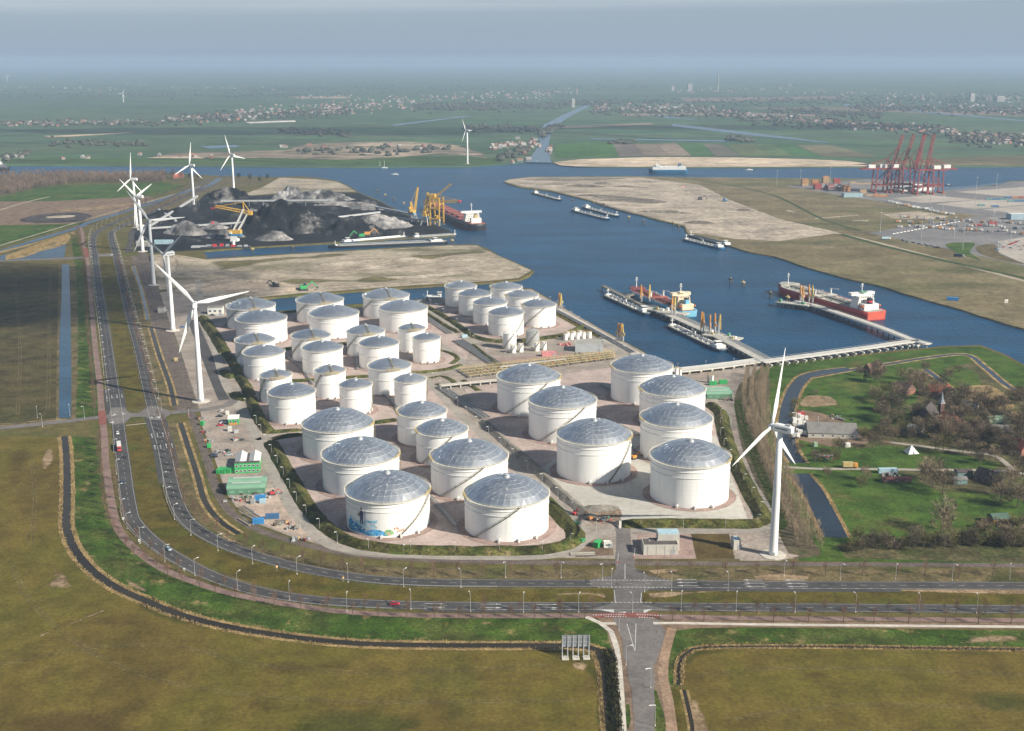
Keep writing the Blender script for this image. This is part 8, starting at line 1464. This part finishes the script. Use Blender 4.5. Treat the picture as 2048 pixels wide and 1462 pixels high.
def digger(px, label, mat, rz=0, s=1.0):
    g = G(*px); t = empty('excavator', (g.x, g.y, .1), R(rz), label, 'excavator'); t.scale = (s, s, s)
    for y in (-1.2, 1.2): MB().box((0, y, 0), (4, .6, .9), 0, .9).build('track', t, m_dark)
    MB().box((-.3, 0, 1.0), (3.2, 2.6, 1.4)).build('body', t, mat); MB().box((.6, .7, 2.0), (1.4, 1.1, 1.4), 0, .9).build('cab', t, m_win); MB().bar((1, -.3, 1.8), (4, -.3, 4.2), .45).bar((4, -.3, 4.2), (6.2, -.3, 1.6), .4).build('boom', t, mat); MB().box((6.4, -.3, .6), (1, 1.2, 1), 0, .7).build('bucket', t, m_dark)
digger((608, 581), 'green digger on the sandy inlet bank', g_bright, 20, 2.2); digger((551, 575), 'dark machine on the sandy inlet bank', m_dark, 160, 1.8); digger((1268, 918), 'orange digger beside the rightmost front tank', m_arm, 40, 1.0); digger((545, 990), 'red mini digger in the works yard', m_redp, 20, .8); digger((735, 472), 'orange digger at the foot of the coal heaps', m_arm, 20, 2.4); digger((722, 476), 'green excavator beside the coal barges', g_bright, 200, 2.4); digger((1180, 1040), 'brown digger in the excavation', CC[0], 120, .9); digger((1149, 1030), 'maroon roller on the terminal road', m_redp, 60, .7); digger((1400, 400), 'dark digger on the east bank sand', m_dark, 10, 1.8); digger((1450, 403), 'blue-grey machine at the east sand road', m_blue, 100, 1.6)
# loose yard material: pipes, scrap, pallets, each pile one thing
def pile(px, n, spread, label, mats, name='scrap_pile', long=False, rz=0):
    g = G(*px); t = empty(name, (g.x, g.y, .12), R(rz), label, 'material pile', 'material piles')
    for i in range(n):
        if long: MB().bar((-6, (i - n / 2) * .8, .3 + .1 * (i % 2)), (6, (i - n / 2) * .8, .3 + .1 * (i % 2)), .28, n=6).build('pipe', t, mats[i % len(mats)])
        else: MB().box((rnd.gauss(0, spread * .5), rnd.gauss(0, spread * .35), 0), (rnd.uniform(.6, 2.2), rnd.uniform(.5, 1.6), rnd.uniform(.4, 1.4)), rnd.uniform(0, 3)).build('piece', t, rnd.choice(mats))
mixm = [m_galv, m_grey, CC[2], m_dark, m_pipe2, CC[5], m_bark, m_stone, g_wall, CC[1]]
for px, n, sp2, lb in (((562, 1047), 26, 5, 'grey scrap heap in the lower works yard'), ((586, 1056), 16, 4, 'mixed yellow and green scrap at the yard tip'), ((480, 1000), 22, 6, 'scrap left of the pale blue tank box'), ((520, 988), 22, 8, 'drums and crates along the green hall'), ((470, 880), 22, 4, 'crates below the white cabin'), ((412, 865), 14, 3, 'scrap along the railway fence, upper'), ((416, 882), 14, 3, 'scrap along the railway fence, lower'), ((399, 838), 16, 3, 'dark machinery at the level crossing'), ((1455, 800), 30, 4, 'dark scrap heap before the right green hall'), ((1680, 838), 26, 8, 'timber and rubbish behind the farm shed'), ((600, 1080), 14, 4, 'orange-brown crates by the railway bend'), ((1205, 1040), 14, 5, 'broken concrete in the excavation'), ((1650, 915), 20, 6, 'allotment clutter by the ditch'), ((1785, 952), 18, 5, 'clutter beside the blue caravan'), ((445, 905), 8, 3, 'pallets in the works yard'), ((1130, 690), 24, 6, 'red valves before the dosing tanks'), ((1160, 708), 12, 5, 'pallets before the grey warehouse'), ((835, 703), 16, 4, 'rusty pipe fittings between the narrow tanks')): pile(px, n, sp2, lb, mixm if 'red valves' not in lb else [MATS['faded_red'], m_redp])
for px, n, rz, lb in (((490, 1021), 6, 130, 'long steel pipes stacked by the railway bend'), ((504, 1033), 7, 130, 'second stack of long pipes by the railway bend'), ((1165, 1108), 5, 3, 'steel pipes on the gate lot'), ((490, 1045), 4, 130, 'yellow-ended beams beside the blue cabin')): pile(px, n, 0, lb, [m_pipe1, m_pipe2, m_yel], 'pipe_stack', True, rz)
def stairway(px, label):
    g, e = G(*px[0]), G(*px[1]); t = empty('berm_steps', (g.x, g.y, .1), 0, label, 'steps'); d = e - g; MB().bar((0, 0, .2), (d.x * .5, d.y * .5, 2.9), 1.3, .2).bar((d.x * .5, d.y * .5, 2.9), (d.x, d.y, .2), 1.3, .2).build('flight', t, m_conc); MB().bar((0, .6, 1.2), (d.x * .5, d.y * .5 + .6, 3.9), .1).build('handrail', t, m_galv)
stairway(((806, 1108), (810, 1092)), 'concrete steps over the green berm below the mural tank'); stairway(((1240, 1058), (1241, 1042)), 'concrete steps over the berm at the pale apron')
def crossing_gate(px, label):
    g = G(*px); t = empty('crossing_barrier', (g.x, g.y, 0), 0, label, 'barrier', 'level crossing barriers'); MB().bar((0, 0, 0), (0, 0, 1.4), .3).build('post', t, m_grey); MB().bar((0, 0, 1.2), (.3, 0, 6.5), .14).build('boom', t, ship_white); MB().box((0, 0, 1.4), (.7, .3, .7)).build('lamp_box', t, m_redp)
for px, lb in (((1235, 1131), 'raised barrier left of the lower level crossing'), ((1268, 1121), 'raised barrier right of the lower level crossing'), ((378, 836), 'raised barrier at the yard level crossing')): crossing_gate(px, lb)
# ---------------------------------------------------------------- far towns, woods and plantations (masses)
f_w = M('far_white', (.32, .31, .29), .7, .2, .01); f_r = M('far_red', (.24, .12, .09), .8, .25, .01); f_g = M('far_grey', (.25, .24, .23), .8, .25, .01); f_t = GM('far_trees', [(.065, .07, .055), (.095, .095, .07), (.07, .085, .06)], .01, [], .3, .05); f_p = GM('plantation', [(.12, .085, .06), (.16, .115, .085)], .03, [], .35, .3)
def town(name, segs, label):
    m = MB()
    for (x0, y0, x1, y1, th, n, tall) in segs:
        for i in range(int(n * .26)):
            f = rnd.random(); x = x0 + (x1 - x0) * f + rnd.gauss(0, 3); y = y0 + (y1 - y0) * f + rnd.gauss(0, th * .5); g = G(x, max(135, y)); L, W, h = rnd.uniform(8, 17), rnd.uniform(7, 9), rnd.uniform(3, 5) * (tall if rnd.random() < .12 else 1); rz = rnd.choice([0.1, .5, 1.6, 1.2])
            m.mat(rnd.choice([f_w, f_g, f_r, f_g])); m.box((g.x, g.y, 0), (L, W, h), rz); ca, sa = math.cos(rz), math.sin(rz); m.mat(rnd.choice([f_r, f_r, f_g, f_w])); vs = [(-L / 2, -W / 2, h), (L / 2, -W / 2, h), (L / 2, W / 2, h), (-L / 2, W / 2, h), (-L / 2, 0, h + W * .4), (L / 2, 0, h + W * .4)]
            m.add([(g.x + a * ca - b * sa, g.y + a * sa + b * ca, c_) for a, b, c_ in vs], [(0, 1, 5, 4), (2, 3, 4, 5), (1, 2, 5), (3, 0, 4)])
    o = m.build(name, None); tag(o, label, 'town', kind='stuff')
def wood(name, segs, label, mat=None, hh=10, rad=7):
    m = MB()
    for (x0, y0, x1, y1, th, n) in segs:
        for i in range(int(n * 1.2)):
            f = rnd.random(); g = G(x0 + (x1 - x0) * f + rnd.gauss(0, 4), max(134, y0 + (y1 - y0) * f + rnd.gauss(0, th * .5))); r_ = rad * rnd.uniform(.6, 1.5); h = hh * rnd.uniform(.6, 1.3); k = 7; a0 = rnd.random()
            vs = []
            for z, q in ((0, .7), (h * .45, 1.0), (h * .85, .6)): vs += [(g.x + r_ * q * rnd.uniform(.75, 1.2) * math.cos(a0 + 6.283 * j / k), g.y + r_ * q * rnd.uniform(.75, 1.2) * math.sin(a0 + 6.283 * j / k), z + (rnd.uniform(-.1, .1) * h if z else 0)) for j in range(k)]
            vs.append((g.x, g.y, h)); m.add(vs, [(j, (j + 1) % k, k + (j + 1) % k, k + j) for j in range(k)] + [(k + j, k + (j + 1) % k, 2 * k + (j + 1) % k, 2 * k + j) for j in range(k)] + [(2 * k + j, 2 * k + (j + 1) % k, 3 * k) for j in range(k)])
    tag(m.build(name, None, mat or f_t), label, 'wood', kind='stuff')
town('far_village', [(0, 250, 190, 246, 5, 150, 1), (190, 246, 330, 242, 4, 70, 1), (340, 240, 520, 232, 8, 220, 1), (470, 228, 700, 214, 12, 380, 1.4)], 'hazy village strung across the left fields'); town('far_town', [(640, 216, 850, 205, 14, 420, 2), (850, 198, 1110, 190, 10, 420, 2.5), (600, 195, 720, 192, 4, 120, 1), (1060, 188, 1160, 183, 6, 120, 3)], 'hazy town left of the side canal'); town('far_town', [(1180, 218, 1330, 216, 8, 300, 1.4), (1330, 212, 1480, 228, 8, 300, 1.2), (1480, 232, 1700, 248, 6, 260, 1), (1700, 252, 1900, 262, 8, 280, 1), (1900, 270, 2060, 285, 10, 320, 1.2)], 'hazy ribbon village right of the side canal'); town('far_city', [(1340, 183, 1600, 178, 6, 240, 4), (1600, 185, 2060, 200, 10, 460, 3), (1750, 210, 2060, 222, 10, 300, 2), (0, 175, 240, 178, 5, 120, 2), (250, 170, 560, 180, 5, 140, 2)], 'faint city blocks near the horizon'); town('canal_hamlet', [(980, 296, 1075, 284, 9, 130, 1.2), (1040, 310, 1072, 290, 5, 50, 1), (1100, 320, 1100, 292, 5, 40, 1), (1020, 325, 1060, 320, 3, 12, 1), (0, 318, 60, 312, 3, 14, 2), (100, 317, 200, 318, 3, 14, 1), (260, 310, 420, 317, 4, 26, 1.4), (560, 295, 640, 292, 4, 16, 1), (640, 300, 900, 296, 8, 26, 1)], 'boatyards and houses at the mouth of the side canal')
wood('far_wood', [(0, 246, 330, 246, 5, 160), (330, 240, 700, 222, 10, 300), (830, 213, 1130, 213, 8, 420), (1130, 208, 1230, 204, 6, 120), (930, 256, 1080, 262, 6, 130), (1080, 270, 1115, 250, 6, 60), (1180, 220, 1480, 226, 10, 260), (1480, 236, 1900, 262, 10, 420), (1540, 220, 1760, 232, 6, 220), (1900, 275, 2060, 280, 12, 180), (1700, 215, 2060, 222, 8, 300), (1230, 208, 2060, 196, 10, 420), (0, 190, 700, 190, 8, 260), (1450, 278, 1500, 282, 4, 40), (1220, 287, 1270, 284, 3, 30), (100, 285, 300, 290, 6, 50), (600, 305, 900, 300, 8, 60), (0, 318, 60, 308, 5, 30), (560, 262, 700, 270, 6, 70), (1000, 318, 1060, 298, 6, 70), (500, 178, 1300, 174, 6, 300)], 'dark woods and hedgerows scattered over the hazy polder', None, 8, 8)
def plantation():
    m = MB()
    for k in range(2600):
        x = rnd.uniform(-120, 330) if k % 3 else rnd.uniform(-200, 140); y = rnd.uniform(353, 366 + max(0, (150 - x) * .17)); g = G(x, y); h = rnd.uniform(12, 18)
        m.bar((g.x, g.y, 0), (g.x, g.y, h * .9), .22, n=3)
        for _ in range(7): a = rnd.uniform(0, 6.28); s_ = Vector((math.cos(a), math.sin(a), 0)); z = h * rnd.uniform(.3, .9); p = Vector((g.x, g.y, z)) + s_ * rnd.uniform(0, 1.5); m.add([p - s_ * .5, p + s_.yxz * .5, p + Vector((s_.x, s_.y, rnd.uniform(2, 4)))], [(0, 1, 2)])
    tag(m.build('poplar_plantation', None, f_p), 'brown bare poplar plantation at the left canal bank', 'plantation', kind='stuff')
plantation()
def tower_block(px, h, w_, label):
    g = G(*px); t = empty('tower_block', (g.x, g.y, 0), .3, label, 'tower block'); MB().box((0, 0, 0), (w_, w_ * .6, h)).build('wall', t, f_w); MB().box((0, 0, h), (w_ * .4, w_ * .3, h * .06)).build('roof_house', t, f_g)
    for i in range(6): MB().box((0, -w_ * .3 - .3, h * (.1 + .14 * i)), (w_ * .9, .5, h * .05)).build('window_band', t, f_g)
for px, h, w_, lb in (((1379, 183), 55, 36, 'pale tower block near the horizon'), ((1345, 182), 36, 22, 'smaller pale block left of the tower block'), ((1943, 203), 45, 28, 'pale block near the right horizon'), ((1998, 203), 30, 52, 'wide pale block at the right horizon'), ((1146, 215), 42, 16, 'water-tower-like block beside the side canal')): tower_block(px, h, w_, lb)
def chimney(px, h, label):
    g = G(*px); t = empty('tall_chimney', (g.x, g.y, 0), 0, label, 'chimney'); MB().lathe([(7, 0), (4.5, h)], 16).build('shaft', t, f_w); MB().lathe([(5.2, 0), (5.2, 6)], 16, (0, 0, h)).build('crown', t, f_g)
chimney((1435, 184), 130, 'slender tall chimney on the hazy horizon')
# ---------------------------------------------------------------- a real cloud above the left field; it throws the broad shade over the straight road
def cloud(target_px, alt, rx, ry, rz, label):
    g = G(*target_px); k = alt / math.tan(SUN_EL); c = Vector((g.x + SUN_DIR.x * k, g.y + SUN_DIR.y * k, alt)); m = MB(); n, q = 36, 18; vs = []
    for j in range(q + 1):
        th = math.pi * j / q
        for i in range(n):
            a = 2 * math.pi * i / n; d = Vector((math.sin(th) * math.cos(a), math.sin(th) * math.sin(a), math.cos(th))); e = 1 + .35 * mnoise.noise(d * 1.7) + .2 * mnoise.noise(d * 4.1); vs.append((rx * d.x * e, ry * d.y * e, 60 * d.z * e))
    m.add(vs, [(j * n + i, (j + 1) * n + i, (j + 1) * n + (i + 1) % n, j * n + (i + 1) % n) for j in range(q) for i in range(n)]); o = m.build('cloud', None, cloud_mat, True); o.location = c; o.rotation_euler.z = rz; tag(o, label, 'cloud', kind='structure')
cloud_mat = bpy.data.materials.new('cloud_vapour'); cloud_mat.use_nodes = True; ct = cloud_mat.node_tree; ct.nodes.clear(); co = ct.nodes.new('ShaderNodeOutputMaterial'); df = ct.nodes.new('ShaderNodeBsdfDiffuse'); df.inputs['Color'].default_value = (.9, .9, .9, 1); tl_ = ct.nodes.new('ShaderNodeBsdfTranslucent'); tl_.inputs['Color'].default_value = (.9, .9, .9, 1); tp = ct.nodes.new('ShaderNodeBsdfTransparent'); ms_ = ct.nodes.new('ShaderNodeMixShader'); ms2 = ct.nodes.new('ShaderNodeMixShader'); gg_ = ct.nodes.new('ShaderNodeNewGeometry')
ms_.inputs[0].default_value = .5; ct.links.new(df.outputs[0], ms_.inputs[1]); ct.links.new(tl_.outputs[0], ms_.inputs[2])
fn = _noise(ct, gg_.outputs['Position'], .012, 5, .6); lw = ct.nodes.new('ShaderNodeLayerWeight'); lw.inputs[0].default_value = .5; iv = ct.nodes.new('ShaderNodeMath'); iv.operation = 'SUBTRACT'; iv.inputs[0].default_value = 1.15; ct.links.new(lw.outputs['Facing'], iv.inputs[1]); ml = ct.nodes.new('ShaderNodeMath'); ml.operation = 'MULTIPLY'; ct.links.new(iv.outputs[0], ml.inputs[0]); ct.links.new(fn, ml.inputs[1]); mr_ = ct.nodes.new('ShaderNodeMapRange'); mr_.inputs['From Min'].default_value = .12; mr_.inputs['From Max'].default_value = .5; mr_.inputs['To Max'].default_value = .52; ct.links.new(ml.outputs[0], mr_.inputs['Value'])
ct.links.new(mr_.outputs[0], ms2.inputs[0]); ct.links.new(tp.outputs[0], ms2.inputs[1]); ct.links.new(ms_.outputs[0], ms2.inputs[2]); ct.links.new(ms2.outputs[0], co.inputs['Surface'])
cloud((100, 585), 700, 250, 150, R(15), 'cloud above the left field'); cloud((-300, 600), 720, 320, 150, 0, 'cloud farther left above the field'); cloud((600, 262), 900, 900, 220, 0, 'long cloud above the far fields'); cloud((1500, 255), 900, 700, 160, 0, 'cloud above the far right fields')
# ---------------------------------------------------------------- haze: one closed box of even density round camera and land
hz = MB().box((0, 17000, -6), (86000, 51000, 270)).build('haze', None, None)
hm = bpy.data.materials.new('haze_air'); hm.use_nodes = True; ht = hm.node_tree; ht.nodes.clear()
ho = ht.nodes.new('ShaderNodeOutputMaterial'); pv = ht.nodes.new('ShaderNodeVolumePrincipled'); pv.inputs['Color'].default_value = (.47, .63, .82, 1); pv.inputs['Density'].default_value = HAZE_D; pv.inputs['Anisotropy'].default_value = 0.0
ht.links.new(pv.outputs[0], ho.inputs['Volume']); hz.data.materials.append(hm); hz['kind'] = 'stuff'
